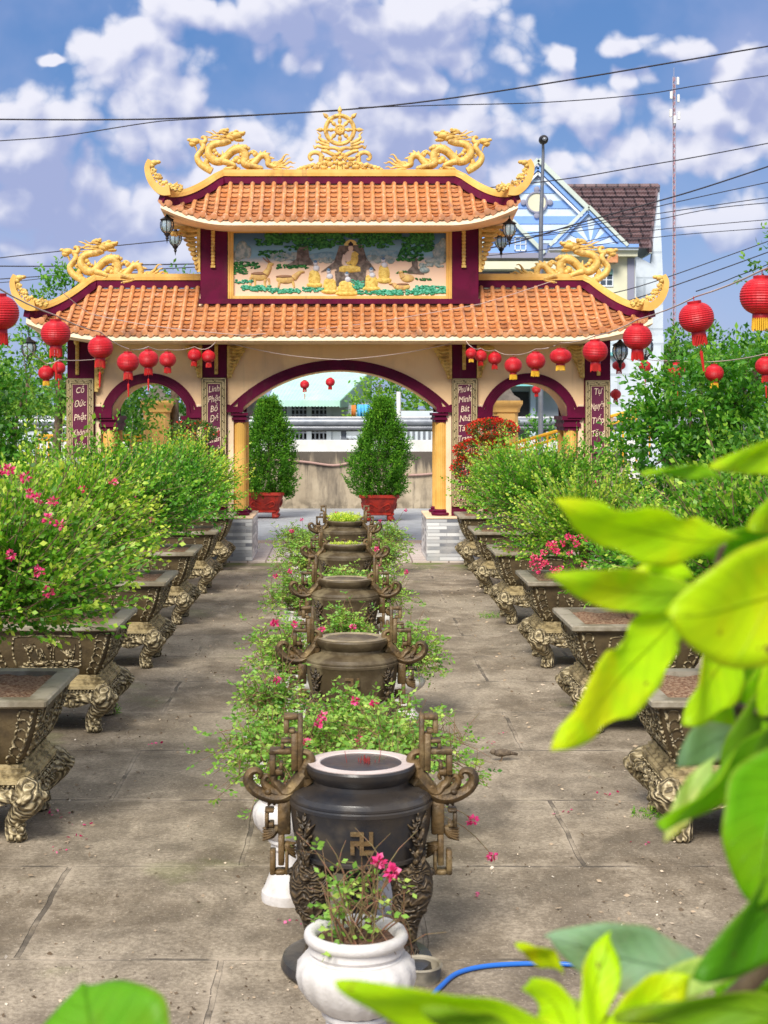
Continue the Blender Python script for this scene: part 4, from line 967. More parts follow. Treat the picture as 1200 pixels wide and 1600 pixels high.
    b.build('relief_carving', M['carved'], r, auto=50)
    for sx in (-1, 1):
        for sy_ in (-1, 1):
            b = MB(); d = lambda a, z, o=0: (sx*(a+o), sy_*a, z)
            b.tube([d(.42,.37), d(.465,.33), d(.475,.285), d(.43,.225), d(.375,.16), d(.35,.10), d(.36,.05), d(.365,.012)], [.06,.085,.092,.078,.064,.058,.066,.060], 10, 3)
            for k in range(6): a = k*1.05; b.ell((sx*(.37+.045*math.cos(a)), sy_*(.37)+.045*math.sin(a), .03), (.028,.028,.03), 6, 5)
            for (ox, oy, z, rr) in ((.05,.0,.15,.026),(.0,.05,.15,.026),(.055,.03,.11,.022),(.03,.055,.11,.022),(.05,.05,.17,.024),(.05,.05,.075,.03)): b.ell((sx*(.36+ox), sy_*(.36+oy), z), rr, 7, 5)
            for t in range(3):
                b.tube([(sx*(.30-.05*t), sy_*.455, .30-.01*t), (sx*(.37-.03*t), sy_*.50, .335-.02*t), (sx*(.44), sy_*.53, .31-.025*t)], [.01,.02,.012], 6, 3)
                b.tube([(sx*.455, sy_*(.30-.05*t), .30-.01*t), (sx*.50, sy_*(.37-.03*t), .335-.02*t), (sx*.53, sy_*.44, .31-.025*t)], [.01,.02,.012], 6, 3)
            b.tube([(sx*.40, sy_*.55, .27), (sx*.47, sy_*.56, .31), (sx*.56, sy_*.47, .31), (sx*.55, sy_*.40, .27)], [.02,.03,.03,.02], 8, 4)
            b.build('leg', M['carved'], r, auto=60)
    return r
PY = [9.95+3.2*i for i in range(6)]
PXL, PXR = -2.43, 2.48
place = ['frontmost', 'second from the front', 'third from the front', 'fourth from the front', 'fifth from the front', 'rearmost, beside the gate pillar']
pl0 = planter()
for side, X in (('left', PXL), ('right', PXR)):
    for i, y in enumerate(PY):
        o = pl0 if (side == 'left' and i == 0) else copy_tree(pl0)
        o.location = (X+random.uniform(-.02,.02), y+random.uniform(-.03,.03), 0); o.rotation_euler.z = random.uniform(-.012,.012)+(PI if side == 'right' else 0)
        tag(o, 'weathered gold square planter on lion feet, %s in the %s row' % (place[i], side), 'planter', 'square planters lining the courtyard')
# ------------------------------------------------------------------ planted shrubs
def flower_mesh(name, pts, R, n, m, parent, size=.03, base=.35):
    pos = []; d = []; 
    for p in pts:
        v = unit(rng.normal(size=(n,3))); pos.append(np.array(p)[None]+v*R*.8*rng.uniform(.3,1,(n,1))*np.array([1,1,.8])); d.append(v)
    pos = np.concatenate(pos); d = np.concatenate(d)
    return leaf_mesh(name, pos, d, size*rng.uniform(.7,1.2,len(pos)), np.clip(base+rng.normal(0,.25,len(pos)),0,1), .75, m, parent)
def shrub(name, label, loc, c, rad, ntw, tint=.25, tip=.6, col=(1,1,1), lsize=.042, flowers=(), cat='shrub', group=None, lean=(0,0), seed=0):
    """c: crown centre and rad: crown radii, relative to loc"""
    global rng; rng = np.random.default_rng(100+seed)
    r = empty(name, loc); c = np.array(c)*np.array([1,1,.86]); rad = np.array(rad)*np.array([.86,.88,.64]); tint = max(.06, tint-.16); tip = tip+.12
    v = unit(rng.normal(size=(ntw,3))); v[:,2] = np.where(v[:,2] < -.5, -v[:,2], v[:,2])
    rr = rng.uniform(.15,1,(ntw,1))**.75; ntw_ = ntw
    lump = 1+.24*np.sin(v[:,0:1]*5+seed)*np.cos(v[:,2:3]*6+seed*2)+.10*np.sin(v[:,1:2]*9+seed)
    st = c+v*rad*rr*lump*.86; d = v*np.array([1.2,1.2,.7])+np.array([lean[0],lean[1],.32])+rng.normal(0,.38,(ntw,3))
    ln = rng.uniform(.22,.62,ntw)*rad[0]**.5; ln[::7] *= 1.45
    p, dd, s, t = sprays(st, d, ln, 24, lsize*.95, .10, .55, tip, tint)
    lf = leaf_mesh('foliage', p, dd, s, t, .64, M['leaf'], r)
    b = MB(); tr = Vector((0,0,0))
    cv = Vector(c)
    b.tube([(0,0,.0),(random.uniform(-.05,.05),random.uniform(-.05,.05),.12),cv*.55+Vector((0,0,.02))],[.05,.042,.03],8,4)
    for i in range(26):
        e = Vector(st[i*3]); m_ = cv*.5+(e-cv*.5)*.5+Vector((random.uniform(-.08,.08),random.uniform(-.08,.08),-.08)); b.tube([cv*.4, m_, e], [.016,.010,.004], 5, 3)
    b.build('trunk', M['twig'], r, smooth=True)
    b = MB(); dn = unit(d)
    for i in range(0, ntw, 2):
        a = Vector(st[i]); e = a+Vector(dn[i])*ln[i]*.5+Vector((0,0,.025*ln[i])); f = a+Vector(dn[i])*ln[i]+Vector((0,0,.12*ln[i])); b.tube([a, e, f], [.0045,.0035,.0015], 4, cap=False)
    b.build('twigs', M['twig'], r)
    if len(flowers): flower_mesh('blossoms', [np.array(f)-np.array(loc) for f in flowers], .034, 34, M['petal'], r, .024)
    tinted(r, col); return tag(r, label, cat, group)
def fl(lst, Y): return [tuple(P(a, b_, Y)) for a, b_ in lst]
SH = 'shrubs growing in the square planters'
Z0 = .89
shrub('bougainvillea_shrub', 'wide light green shrub dotted with crimson blossoms in the frontmost left planter', (PXL,PY[0],Z0), (-.02,.05,.68), (1.08,1.0,.86), 1350, .30, .7, (1.,1.,.9), .046, fl([(46,771),(59,779),(83,783),(74,810),(94,820),(18,866),(3,734),(13,733),(40,745)], PY[0]-.75)+fl([(60,893),(76,925)], PY[0]-.8), group=SH, seed=1)
shrub('bougainvillea_shrub', 'yellow green arching shrub in the second planter of the left row', (PXL,PY[1],Z0), (-.03,0,.74), (.92,.86,.84), 1050, .40, .7, (1.15,1.1,.9), .044, fl([(177,753),(128,765)], PY[1]-.8), group=SH, seed=2)
shrub('bougainvillea_shrub', 'tall bright green shrub in the third planter of the left row', (PXL,PY[2],Z0), (.0,0,.76), (.90,.84,.80), 950, .25, .55, (.9,1.05,.9), .044, fl([(209,774),(211,788),(237,812)], PY[2]-.75), group=SH, seed=3)
shrub('bougainvillea_shrub', 'dense deep green shrub in the fourth planter of the left row', (PXL,PY[3],Z0), (.10,0,.70), (.86,.80,.78), 820, .18, .5, (.8,1.05,.8), .044, fl([(269,742)], PY[3]-.7), group=SH, seed=4)
shrub('bougainvillea_shrub', 'pale yellow green shrub with small pink buds in the fifth planter of the left row', (PXL,PY[4],Z0), (.06,0,.70), (.80,.8,.80), 800, .5, .6, (1.3,1.2,1.), .044, fl([(279,752),(290,777),(296,799)], PY[4]-.7), group=SH, seed=5)
shrub('bougainvillea_shrub', 'leafy shrub with long dark twigs in the frontmost right planter', (PXR,PY[0],Z0), (.35,.2,.85), (.95,.9,.72), 950, .3, .65, (1.,1.05,.9), .044, group=SH, seed=6)
shrub('bougainvillea_shrub', 'low bright green shrub leaning over the rim of the second right planter', (PXR,PY[1],Z0), (.26,.1,.42), (.66,.72,.62), 620, .2, .55, (.9,1.1,.85), .042, group=SH, seed=7)
shrub('bougainvillea_shrub', 'shrub covered with magenta blossom clusters in the third right planter', (PXR,PY[2],Z0), (.14,0,.48), (.86,.85,.72), 900, .4, .65, (1.1,1.05,.9), .042,
      fl([(929,797),(936,807),(910,810),(913,825),(888,838),(881,849),(907,838),(862,854),(850,863),(834,870),(842,871),(853,879),(838,892),(864,890),(876,887),(913,881),(965,843),(868,860),(858,850),(845,884),(832,880),(925,805),(897,842),(866,850),(871,862),(900,850),(918,842),(850,880),(870,895),(890,865)], PY[2]-1.05), group=SH, seed=8)
shrub('bougainvillea_shrub', 'tall feathery green shrub in the fourth right planter', (PXR,PY[3],Z0), (.10,0,.68), (.94,.84,.80), 950, .28, .6, (.95,1.08,.9), .044, fl([(852,772),(930,755)], PY[3]-.7), group=SH, seed=9)
shrub('bougainvillea_shrub', 'light tipped green shrub in the fifth right planter, next to the red ixora', (PXR,PY[4],Z0), (.10,0,.62), (.85,.85,.76), 850, .42, .6, (1.15,1.12,1.), .044, group=SH, seed=10)
def ixora(loc, label, tiers, red, seed):
    global rng; rng = np.random.default_rng(seed); r = empty('ixora_topiary', loc); P0=[];
    b = MB(); b.tube([(0,0,0),(.05,0,.3),(-.04,0,.8),(tiers[0][0],tiers[0][1],tiers[0][2])],[.05,.04,.035,.02],8,4)
    for (x,y,z,rx,rz) in tiers: b.tube([(0,0,z-.15),(x*.6,y*.6,z-.04),(x,y,z)],[.025,.018,.01],6,3)
    b.build('trunk', M['twig'], r, smooth=True)
    ps=[];ds=[];fp=[];fd=[]
    for (x,y,z,rx,rz) in tiers:
        n = int(2200*rx/.4); v = unit(rng.normal(size=(n,3))); ps.append(np.array([x,y,z])+v*np.array([rx,rx,rz])*rng.uniform(.7,1.02,(n,1))); ds.append(v+rng.normal(0,.5,(n,3)))
        n = int((1500 if red else 300)*rx/.4); v = unit(rng.normal(size=(n,3))+np.array([0,-.4,.6])); k = np.sin(v[:,0]*9+x*7)*np.cos(v[:,2]*8)+rng.normal(0,.3,n) > (-.5 if red else .35); v = v[k]
        fp.append(np.array([x,y,z])+v*np.array([rx,rx,rz])*rng.uniform(1.,1.08,(len(v),1))); fd.append(v+rng.normal(0,.5,(len(v),3)))
    p = np.concatenate(ps); leaf_mesh('foliage', p, np.concatenate(ds), rng.uniform(.03,.055,len(p)), np.clip(rng.normal(.4,.2,len(p)),0,1), .5, M['leaf_ix'], r)
    p = np.concatenate(fp); leaf_mesh('blossoms', p, np.concatenate(fd), rng.uniform(.02,.038,len(p)), np.clip(rng.normal(.4,.25,len(p)),0,1), .8, M['petal_red'], r)
    tinted(r,(1,1,1)); return tag(r, label, 'topiary', SH)
ixora((PXR,PY[5],Z0), 'red flowering ixora clipped into tiers in the rearmost right planter', [(.02,-.1,1.46,.42,.17),(-.14,-.1,1.10,.46,.20),(-.34,-.15,.80,.32,.22),(.2,.1,.7,.4,.2),(.02,-.05,1.25,.2,.12)], True, 11)
ixora((PXL,PY[5],Z0), 'dark green tiered ixora with small orange flowers in the rearmost left planter', [(-.12,-.1,1.40,.42,.20),(.10,-.1,1.0,.34,.18),(-.2,-.1,.75,.42,.2),(.2,.1,.5,.32,.2)], False, 12)

# ------------------------------------------------------------------ three-legged urns down the middle
UX = [.085, .063, .015, .02, .02]; UY = [7.58, 11.7, 15.75, 19.8, 23.85]
def urn(black):
    r = empty('ritual_urn', (0,0,0)); mb_ = M['urn_black'] if black else M['urn_old']
    b = MB(); b.lathe([(.05,.44),(.20,.455),(.285,.485),(.312,.515),(.322,.52),(.322,.535),(.315,.54),(.335,.62),(.345,.70),(.348,.755),(.353,.762),(.353,.778),(.347,.785),(.350,.79),(.349,.80),(.335,.815),(.332,.82),(.325,.823),(.285,.842),(.245,.85),(.238,.855),(.236,.875),(.25,.89),(.262,.905),(.272,.925),(.273,.943),(.267,.952),(.262,.953)], 56)
    body = b.build('body', mb_, r, auto=35)
    b = MB(); b.lathe([(.262,.951),(.264,.957),(.205,.958),(.198,.95),(.195,.85)], 56)
    b.f = [f for f in b.f if len(f) == 4]; b.build('rim', M['urn_rim_black'] if black else M['urn_rim'], r, auto=35)
    b = MB(); b.lathe([(.196,.915),(.12,.918),(0.0,.922)], 32); b.f=[f for f in b.f if len(f)==4]; b.build('ash_fill', M['soil'], r)
    for sx in (-1, 1):                            # fretwork handles
        b = MB(); k = 1/882
        X = lambda cx: sx*(cx-597)*k
        Zz = lambda cy: .95-(cy-306)*k
        def bar(x0, y0, x1, y1, t=.036): 
            xa, xb = sorted((X(x0), X(x1))); b.bbox((xa, -t, Zz(y1)), (xb, t, Zz(y0)), .004)
        for q in ((850,92,872,335),(872,92,932,114),(910,114,932,172),(884,154,910,172),(872,172,900,335),(900,200,945,214),(930,214,945,240),(900,240,994,264),(968,264,994,352),(936,328,968,352),(936,300,952,328),
                  (903,440,958,610),(930,610,956,745),(975,500,1014,516),(998,516,1014,580),(975,560,998,580),(968,680,992,786),(912,680,926,786),(926,766,968,786)): bar(*q)
        def tb(pts, rs, fl_=1.4): b.tube([(X(x), 0, Zz(y)) for x, y in pts], [v*k for v in rs], 8, 5, flat=fl_)
        tb([(828,395),(845,360),(838,320),(815,295),(822,268),(848,258),(866,275),(860,296),(845,290)], [34,34,30,22,16,15,14,11,8])
        tb([(840,350),(870,390),(905,425),(935,430),(955,405),(975,385),(972,360),(952,350),(938,362),(945,378)], [36,38,34,28,22,18,15,13,10,7])
        tb([(880,420),(930,450),(980,455),(1030,440),(1068,415),(1088,380),(1078,348),(1052,338),(1032,352),(1040,374)], [30,32,30,28,26,24,20,16,12,8])
        tb([(930,440),(975,430),(1005,410),(1020,385),(1008,362),(992,372),(998,388)], [26,24,20,16,12,9,6])
        for i in range(6): tb([(960-18*i, 425+4*i), (985-20*i, 460+4*i), (1000-24*i, 492-2*i)], [8,16,4], 1.8)
        for i in range(5):
            tb([(955,585),(985,588+8*i),(1025,590+13*i)], [10,16,3], 1.6); tb([(945,655),(915,660+6*i),(880,655+16*i)], [10,16,3], 1.6)
        for (x, y, q) in ((842,318,14),(900,405,16),(870,375,18),(1000,425,14)): b.ell((X(x), -.03, Zz(y)), (q*k*1.2,.02,q*k), 8, 6)
        b.build('handle', M['fret'], r, auto=50)
    for i in range(3):
        a = -PI/2+PI/3+i*2*PI/3; d = Vector((math.cos(a), math.sin(a), 0)); s = Vector((-d.y, d.x, 0)); b = MB()
        b.tube([d*.22+Vector((0,0,.53)), d*.27+Vector((0,0,.45)), d*.285+Vector((0,0,.36)), d*.25+Vector((0,0,.22)), d*.24+Vector((0,0,.10)), d*.26+Vector((0,0,.0))], [.07,.105,.10,.07,.06,.085], 12, 4)
        for (u, z, rr) in ((-.045,.40,.026),(.045,.40,.026),(0,.36,.032),(-.04,.31,.03),(.04,.31,.03),(0,.28,.035),(-.06,.45,.03),(.06,.45,.03)): b.ell(d*.345+s*u+Vector((0,0,z))-d*(.02 if z < .33 else 0), (rr*1.1,rr*1.1,rr*.8), 8, 6)
        for u in (-.06, 0, .06): b.ell(d*.33+s*u+Vector((0,0,.025)), (.035,.035,.028), 7, 5)
        b.build('leg', M['fret_carved'] if black else M['urn_old'], r, auto=60)
    b = MB()                                      # manji, raised on the belly, arms turning as in the photo
    u = .0215; zc = .650
    def cell(x0, z0, x1, z1):
        xs = np.linspace(x0*u, x1*u, 4); 
        for i in range(3):
            xa, xb = xs[i], xs[i+1]; ya = lambda x: -math.sqrt(.3500**2-x*x)
            b.add([(xa,ya(xa)-.006,zc+z0*u),(xb,ya(xb)-.006,zc+z0*u),(xb,ya(xb)-.006,zc+z1*u),(xa,ya(xa)-.006,zc+z1*u),(xa,ya(xa)+.03,zc+z0*u),(xb,ya(xb)+.03,zc+z0*u),(xb,ya(xb)+.03,zc+z1*u),(xa,ya(xa)+.03,zc+z1*u)],
                  [(0,1,2,3),(0,4,5,1),(3,2,6,7),(0,3,7,4),(1,5,6,2)])
    for q in ((-.45,-2.5,.45,2.5),(-2.5,-.45,-.45,.45),(.45,-.45,2.5,.45),(-2.5,1.6,-.45,2.5),(.45,-2.5,2.5,-1.6),(-2.5,-2.5,-1.6,-.45),(1.6,.45,2.5,2.5)): cell(*q)
    b.build('manji_emblem', M['fret'], r)
    for sx in (-1, 1):                            # dragon-leaf relief on the shoulders of the belly
        b = MB()
        for i in range(14):
            a = -PI/2+sx*(.88+.05*math.sin(i*2.1)); z0 = .75-.017*i; da = sx*.16*math.sin(i*1.7)
            pt = lambda aa, z, e=0: (math.cos(aa)*(.347+e), math.sin(aa)*(.347+e), z)
            b.tube([pt(a, z0-.05), pt(a+da*.6, z0-.02, .008), pt(a+da*1.3, z0+.02, .0)], [.010,.013,.003], 6, 3)
        b.build('leaf_relief', M['fret_carved'], r, auto=60)
    return r
def incense(urn_, n=26):
    b = MB()
    for i in range(n):
        a, q = random.uniform(0, 6.3), random.uniform(0, .045); x, y = .03+q*math.cos(a), q*math.sin(a); h_ = random.uniform(.03,.07); b.tube([(x,y,.9),(x+random.uniform(-.01,.01),y,.92+h_)], .0016, 4)
    for (x, dx, h_) in ((-.06,-.02,.09),(.08,.02,.10)): b.tube([(x,0,.9),(x+dx,0,.92+h_)], .0013, 4)
    return b.build('incense_stubs', M['incense'], urn_)
GU = 'urns along the middle of the courtyard'
u0 = urn(True); u0.location = (UX[0], UY[0], 0); incense(u0); tag(u0, 'large black glazed urn with brown fretwork handles and raised manji emblem, nearest the viewer', 'urn', GU)
u1 = urn(False); u1.location = (UX[1], UY[1], 0); tag(u1, 'weathered brown three legged urn with brass rim, second from the front of the five', 'urn', GU)
for i, lab in ((2, 'brown urn half hidden by roses, third and middle of the row of five'), (3, 'brown urn with small weeds inside, fourth from the front'), (4, 'rearmost brown urn of the row, just before the gate')):
    o = copy_tree(u1); o.location = (UX[i], UY[i], 0); tag(o, lab, 'urn', GU)
b = MB(); b.lathe([(.36,0),(.37,.02),(.36,.055),(.33,.06),(0,.062)], 48, (UX[0]-.02, UY[0]-.16, .001)); tag(b.build('stone_disc', M['urn_black'], auto=40), 'flat dark round slab under the black urn', 'base')
# ------------------------------------------------------------------ white goblet pots and roses
def goblet():
    r = empty('goblet_pot', (0,0,0))
    b = MB(); b.lathe([(.150,.60),(.152,.655),(.160,.668),(.172,.678),(.188,.678),(.200,.670),(.203,.655),(.198,.640),(.185,.632),(.183,.618),(.186,.605),(.180,.598),(.176,.590),(.185,.583)], 48)
    b.f = [f for f in b.f if len(f) == 4]; b.build('rim', M['white_pot'], r, auto=45)
    b = MB(); b.lathe([(.16,.589),(.205,.575),(.222,.545),(.226,.51),(.215,.465),(.185,.42),(.145,.385),(.122,.37)], 72, flute=18, fr=(.36,.572,.045)); b.build('bowl', M['white_pot'], r, auto=60)
    b = MB(); b.lathe([(.05,.372),(.130,.37),(.135,.36),(.132,.35),(.118,.345),(.112,.33),(.118,.318),(.116,.31),(.102,.30),(.098,.27),(.105,.22),(.125,.16),(.15,.10),(.168,.06),(.175,.055),(.178,.03),(.175,0)], 48); b.build('foot', M['white_pot'], r, auto=45)
    b = MB(); vs = [(0,0,.645)]; fs = []
    for k in range(1, 6):
        for i in range(20): vs.append((.152*k/5*math.cos(i*PI/10), .152*k/5*math.sin(i*PI/10), .64+random.uniform(-.008,.008)))
    for i in range(20): fs.append((0, 1+i, 1+(i+1)%20))
    for k in range(4):
        for i in range(20): fs.append((1+k*20+i, 1+(k+1)*20+i, 1+(k+1)*20+(i+1)%20, 1+k*20+(i+1)%20))
    b.add(vs, fs); b.build('soil', M['soil'], r)
    return r
gob0 = goblet(); gob0.location = (.048, 5.96, 0); tag(gob0, 'white fluted goblet pot holding a sparse rose, in front of the black urn', 'flower pot', 'white goblet pots')
def rose(label, loc, spread, hgt, nst, seed, flowers=(), dens=1., bare=0., lsize=.034, side=(0,0), z0=.64, sc=1.):
    """stems rise from the pot at loc and arch outward; leaflets in threes and fives along them"""
    global rng; rng = np.random.default_rng(seed); rd = random.Random(seed)
    r = empty('rose_bush', loc); b = MB(); P_=[];D_=[];S_=[];T_=[]; tips=[]
    for i in range(nst):
        a = rd.uniform(0, 2*PI); R = spread*math.sqrt(rd.uniform(.02,1)); e = Vector((R*math.cos(a)+side[0], R*math.sin(a)*.9+side[1], z0+hgt*rd.uniform(.05,1)*(1-.45*(R/spread)**2)-rd.uniform(0,.25)*(R/spread)))
        s0 = Vector((rd.uniform(-.06,.06), rd.uniform(-.06,.06), z0-.02)); mid = s0.lerp(e,.5)+Vector((rd.uniform(-.06,.06), rd.uniform(-.06,.06), .10*hgt+.10))
        pts, _ = spline([s0, mid, e], [1,1,1], 5); b.tube(pts, [.0045*(1-.7*k/10)*sc for k in range(11)], 5, cap=False)
        for k in range(2):
            q = pts[rd.randrange(4,9)]; e2 = q+Vector((rd.uniform(-.16,.16), rd.uniform(-.16,.16), rd.uniform(-.02,.2))); p2 = [q, q.lerp(e2,.5)+Vector((0,0,.02)), e2]; b.tube(p2, [.0028*sc,.002*sc,.001*sc], 4, cap=False)
            if rd.random() > bare: pts = pts+p2
        tips.append(e)
        if rd.random() < bare: continue
        for q in pts[2:]:
            for _ in range(max(1, int(2*dens))):
                if rd.random() > dens: continue
                dr = Vector((rd.gauss(0,1), rd.gauss(0,1), rd.gauss(.1,.5))).normalized()
                c0 = q+dr*.02; tt = rd.gauss(.5,.2)
                for (al, sd_) in ((0.0,.9),(0.0,-.9),(.03,.8),(.03,-.8),(.055,0)):
                    sv = dr.cross(Vector((0,0,1))).normalized()
                    P_.append(c0+dr*al); D_.append(dr*.6+sv*sd_+Vector((0,0,rd.uniform(-.2,.2)))); S_.append(lsize*rd.uniform(.7,1.15)); T_.append(min(1,max(0,tt+rd.gauss(0,.08))))
    if P_: leaf_mesh('foliage', np.array(P_), np.array(D_), np.array(S_), np.array(T_), .62, M['leaf_rose'], r)
    b.build('stems', M['rstem'], r)
    fpts = [np.array(f)-np.array(loc) for f in flowers]
    for k in range(len(fpts)):                    # a real stem to each bloom
        e = Vector(fpts[k])
        s0 = min([Vector(t_) for t_ in tips], key=lambda t_: (t_-e).length) if tips else Vector((0,0,z0))
        b2 = MB(); b2.tube([s0.lerp(Vector((0,0,z0)),.35), s0.lerp(e,.5)+Vector((0,0,.04)), e], [.003,.0025,.002], 4, 3); b2.build('bloom_stem', M['rstem'], r)
    if fpts: flower_mesh('blooms', fpts, .020, 30, M['petal'], r, .026, .35)
    tinted(r,(1,1,1)); return tag(r, label, 'rose bush', 'rose bushes in the white pots')
M['rstem'] = mat('rose_stem', (.16,.13,.05), (.22,.10,.06), 30, .7)
rose('sparse rose with bare twigs and few leaves in the front white pot', (.048,5.96,0), .20, .36, 26, 21, [tuple(P(613,1363,5.9)), tuple(P(592,1347,5.95))], .62, .58, .036, (.03,0))
GP = [  # x, y, spread, height, stems, label
 (-.30, 8.45, .20, .22, 8, 'leafy rose in the white pot left behind the black urn', 0.5),
 (.20, 8.30, .34, .30, 14, 'small rose in the white pot right behind the black urn', .5),
 (-.30, 9.75, .62, .34, 60, 'bushy rose in the left white pot between first and second urns', .8),
 (.34, 9.65, .62, .38, 64, 'bushy rose reaching far right between first and second urns', .8),
 (-.52, 11.1, .34, .45, 30, 'thin rose on the left side of the second urn', .7),
 (.50, 13.4, .48, .40, 46, 'rose on the right between second and third urns', .75),
 (-.42, 13.3, .52, .45, 50, 'rose on the left between second and third urns', .75),
 (.03, 10.55, .36, .30, 34, 'low rose in front of the second urn', .9),
 (.02, 14.6, .34, .34, 34, 'low rose in front of the third urn', .9),
 (.0, 18.6, .34, .34, 30, 'low rose in front of the fourth urn', .9),
 (.42, 17.5, .50, .42, 46, 'rose on the right between third and fourth urns', .75),
 (-.50, 17.4, .52, .48, 46, 'rose on the left between third and fourth urns', .75),
 (.55, 21.8, .55, .45, 44, 'rose on the right between fourth and fifth urns', .7),
 (-.55, 21.7, .58, .45, 44, 'rose on the left between fourth and fifth urns', .7),
 (.70, 25.0, .55, .45, 34, 'rose at the right foot of the path before the gate', .7),
 (-.75, 25.0, .55, .45, 34, 'rose at the left foot of the path before the gate', .7)]
FL = {0: [], 1: [(738,1281,8.1),(770,1338,7.9)], 2: [(478,1160,9.4),(497,1130,9.5),(505,1118,9.6)], 3: [(560,1155,9.4),(556,1095,9.5),(585,1100,9.5)], 4: [(433,1062,10.9),(429,973,11.0),(460,975,11.2)], 5: [(552,979,13.0)], 6: [(503,983,13.),(428,974,13.1)], 10: [(635,894,17.3),(588,858,17.)], 11: [(453,893,17.),(430,900,17)], 12: [(592,882,21.)], 13: [(476,865,21.5),(455,830,21.)], 14: [(594,814,24.6),(634,797,25.)], 15: [(471,812,24.8),(526,801,24.9),(457,830,24.6)]}
for i, (x, y, sp_, h_, n_, lab, dn) in enumerate(GP):
    o = copy_tree(gob0); o.location = (x, y, 0); o.rotation_euler.z = i
    o.scale = (.9,.9,.62) if i > 1 else (.86,.86,.92)
    tag(o, 'white pot under the ' + lab.replace('in the white pot ', '').replace('in the left white pot ', ''), 'flower pot', 'white goblet pots')
    rose(lab, (x, y, 0), sp_*.98, h_*1.2, int(n_*1.7), 40+i, [tuple(P(a, b_, c_)) for a, b_, c_ in FL.get(i, [])], dn, .15, .038, (0,0), .64 if i < 2 else .40)
# grasses filling the ring of the rearmost and fourth urns
for (i, n_, hh, lab) in ((4, 260, .26, 'yellow green fern tuft growing out of the rearmost urn'), (3, 60, .06, 'short weeds inside the fourth urn')):
    rng = np.random.default_rng(60+i); a = rng.uniform(0,2*PI,n_); q = .16*np.sqrt(rng.uniform(0,1,n_))
    st = np.stack([q*np.cos(a), q*np.sin(a), np.full(n_, 0.)],1); d = np.stack([np.cos(a)*q*4, np.sin(a)*q*4, np.full(n_,.9)],1)+rng.normal(0,.2,(n_,3))
    p, dd, s_, t = sprays(st, d, rng.uniform(.5,1,n_)*hh, 10, .035, -.3, .8, .4, .7)
    r = empty('fern_tuft' if i == 4 else 'weed_patch', (UX[i], UY[i], .92)); leaf_mesh('foliage', p, dd, s_, t, .4, M['leaf'], r); tinted(r, (1.3,1.2,1.)); tag(r, lab, 'plant')
# ------------------------------------------------------------------ trees
def tree(name, label, loc, trunk, lumps, dens, lsize, tint=.35, tip=.4, col=(1,1,1), m='leaf_tree', seed=0, group=None, cat='tree', tr=.12, droop=0., kindstuff=False, per=9):
    global rng; rng = np.random.default_rng(300+seed); rd = random.Random(seed)
    r = empty(name, loc); P_=[];D_=[];S_=[];T_=[]
    b = MB(); top = Vector((lumps[0][0]*.5, lumps[0][1]*.5, trunk))
    b.tube([(0,0,0),(rd.uniform(-.1,.1),rd.uniform(-.1,.1),trunk*.5),top],[tr,tr*.8,tr*.6],9,4)
    for (x,y,z,rx,ry,rz) in lumps:
        n = max(12, int(dens*rx*rz)); v = unit(rng.normal(size=(n,3)))
        st = np.array([x,y,z])+v*np.array([rx,ry,rz])*(rng.uniform(.1,1,(n,1))**.45)*.9
        d = v+np.array([0,0,.35-droop])+rng.normal(0,.45,(n,3))
        p, dd, s_, t = sprays(st, d, rng.uniform(.5,1.2,n)*lsize*4.5, per, lsize, -.15, .9, tip, tint)
        P_.append(p);D_.append(dd);S_.append(s_);T_.append(t)
        c = Vector((x,y,z)); b.tube([top*.8, top.lerp(c,.5)+Vector((rd.uniform(-.1,.1),0,-.1)), c],[tr*.45,tr*.28,tr*.12],6,3)
        for k in range(4): e = Vector(st[k]); b.tube([c, c.lerp(e,.5), e],[tr*.12,tr*.08,tr*.03],5,2)
    b.build('trunk', M['bark'], r, smooth=True)
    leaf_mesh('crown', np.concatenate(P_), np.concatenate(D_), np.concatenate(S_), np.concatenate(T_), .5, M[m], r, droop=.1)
    tinted(r, col); return tag(r, label, cat, group)
tree('garden_tree', 'dense dark green tree at the left edge, in front of the gate', (-5.15,20.5,0), 1.6, [(.0,0,2.7,.75,.7,.85),(-.4,0,1.9,.8,.7,.9),(.35,0,1.75,.75,.7,.8),(.5,0,1.1,.7,.6,.6),(-.6,0,3.2,.6,.6,.4)], 620, .10, .22, .5, (.85,1.05,.7), seed=1)
tree('climbing_vine_tree', 'light leafed tree with hanging vines beside the left gate pillar', (-5.4,24.5,0), 2., [(.35,0,3.1,.5,.4,.7),(.1,0,2.3,.7,.5,.7),(.4,0,1.6,.6,.5,.6),(-.5,0,2.7,.7,.5,.9)], 330, .085, .5, .5, (1.1,1.1,.9), seed=2, droop=.9)
tree('roadside_tree', 'slender tree rising behind the left end of the lower roof', (-5.75,31.,0), 3.2, [(.1,0,4.75,.62,.5,.62),(.75,0,4.5,.45,.5,.5),(-.3,0,4.1,.5,.5,.45),(.3,0,5.25,.35,.4,.3),(.4,0,3.4,.8,.6,.6),(1.6,0,3.3,.8,.6,.6),(.9,0,2.5,1.,.6,.7)], 260, .11, .45, .5, (.9,1.1,.9), seed=3)
tree('roadside_tree', 'tree with drooping leaves seen through the left arch', (-4.3,34.,0), 2.4, [(0,0,2.9,.8,.6,.7),(.5,0,2.2,.7,.6,.7),(-.7,0,2.0,.8,.6,.8),(0,0,1.2,1.2,.7,.7)], 240, .12, .3, .4, (.9,1.,.9), seed=4, droop=.9)
tree('roadside_tree', 'small treetop showing above the roof left of the upper pillar', (-3.65,33.,0), 3.8, [(0,0,5.25,.34,.3,.3),(.4,0,5.0,.3,.3,.25),(-.2,0,4.6,.5,.4,.4)], 200, .11, .5, .4, (1,1.1,.9), seed=5)
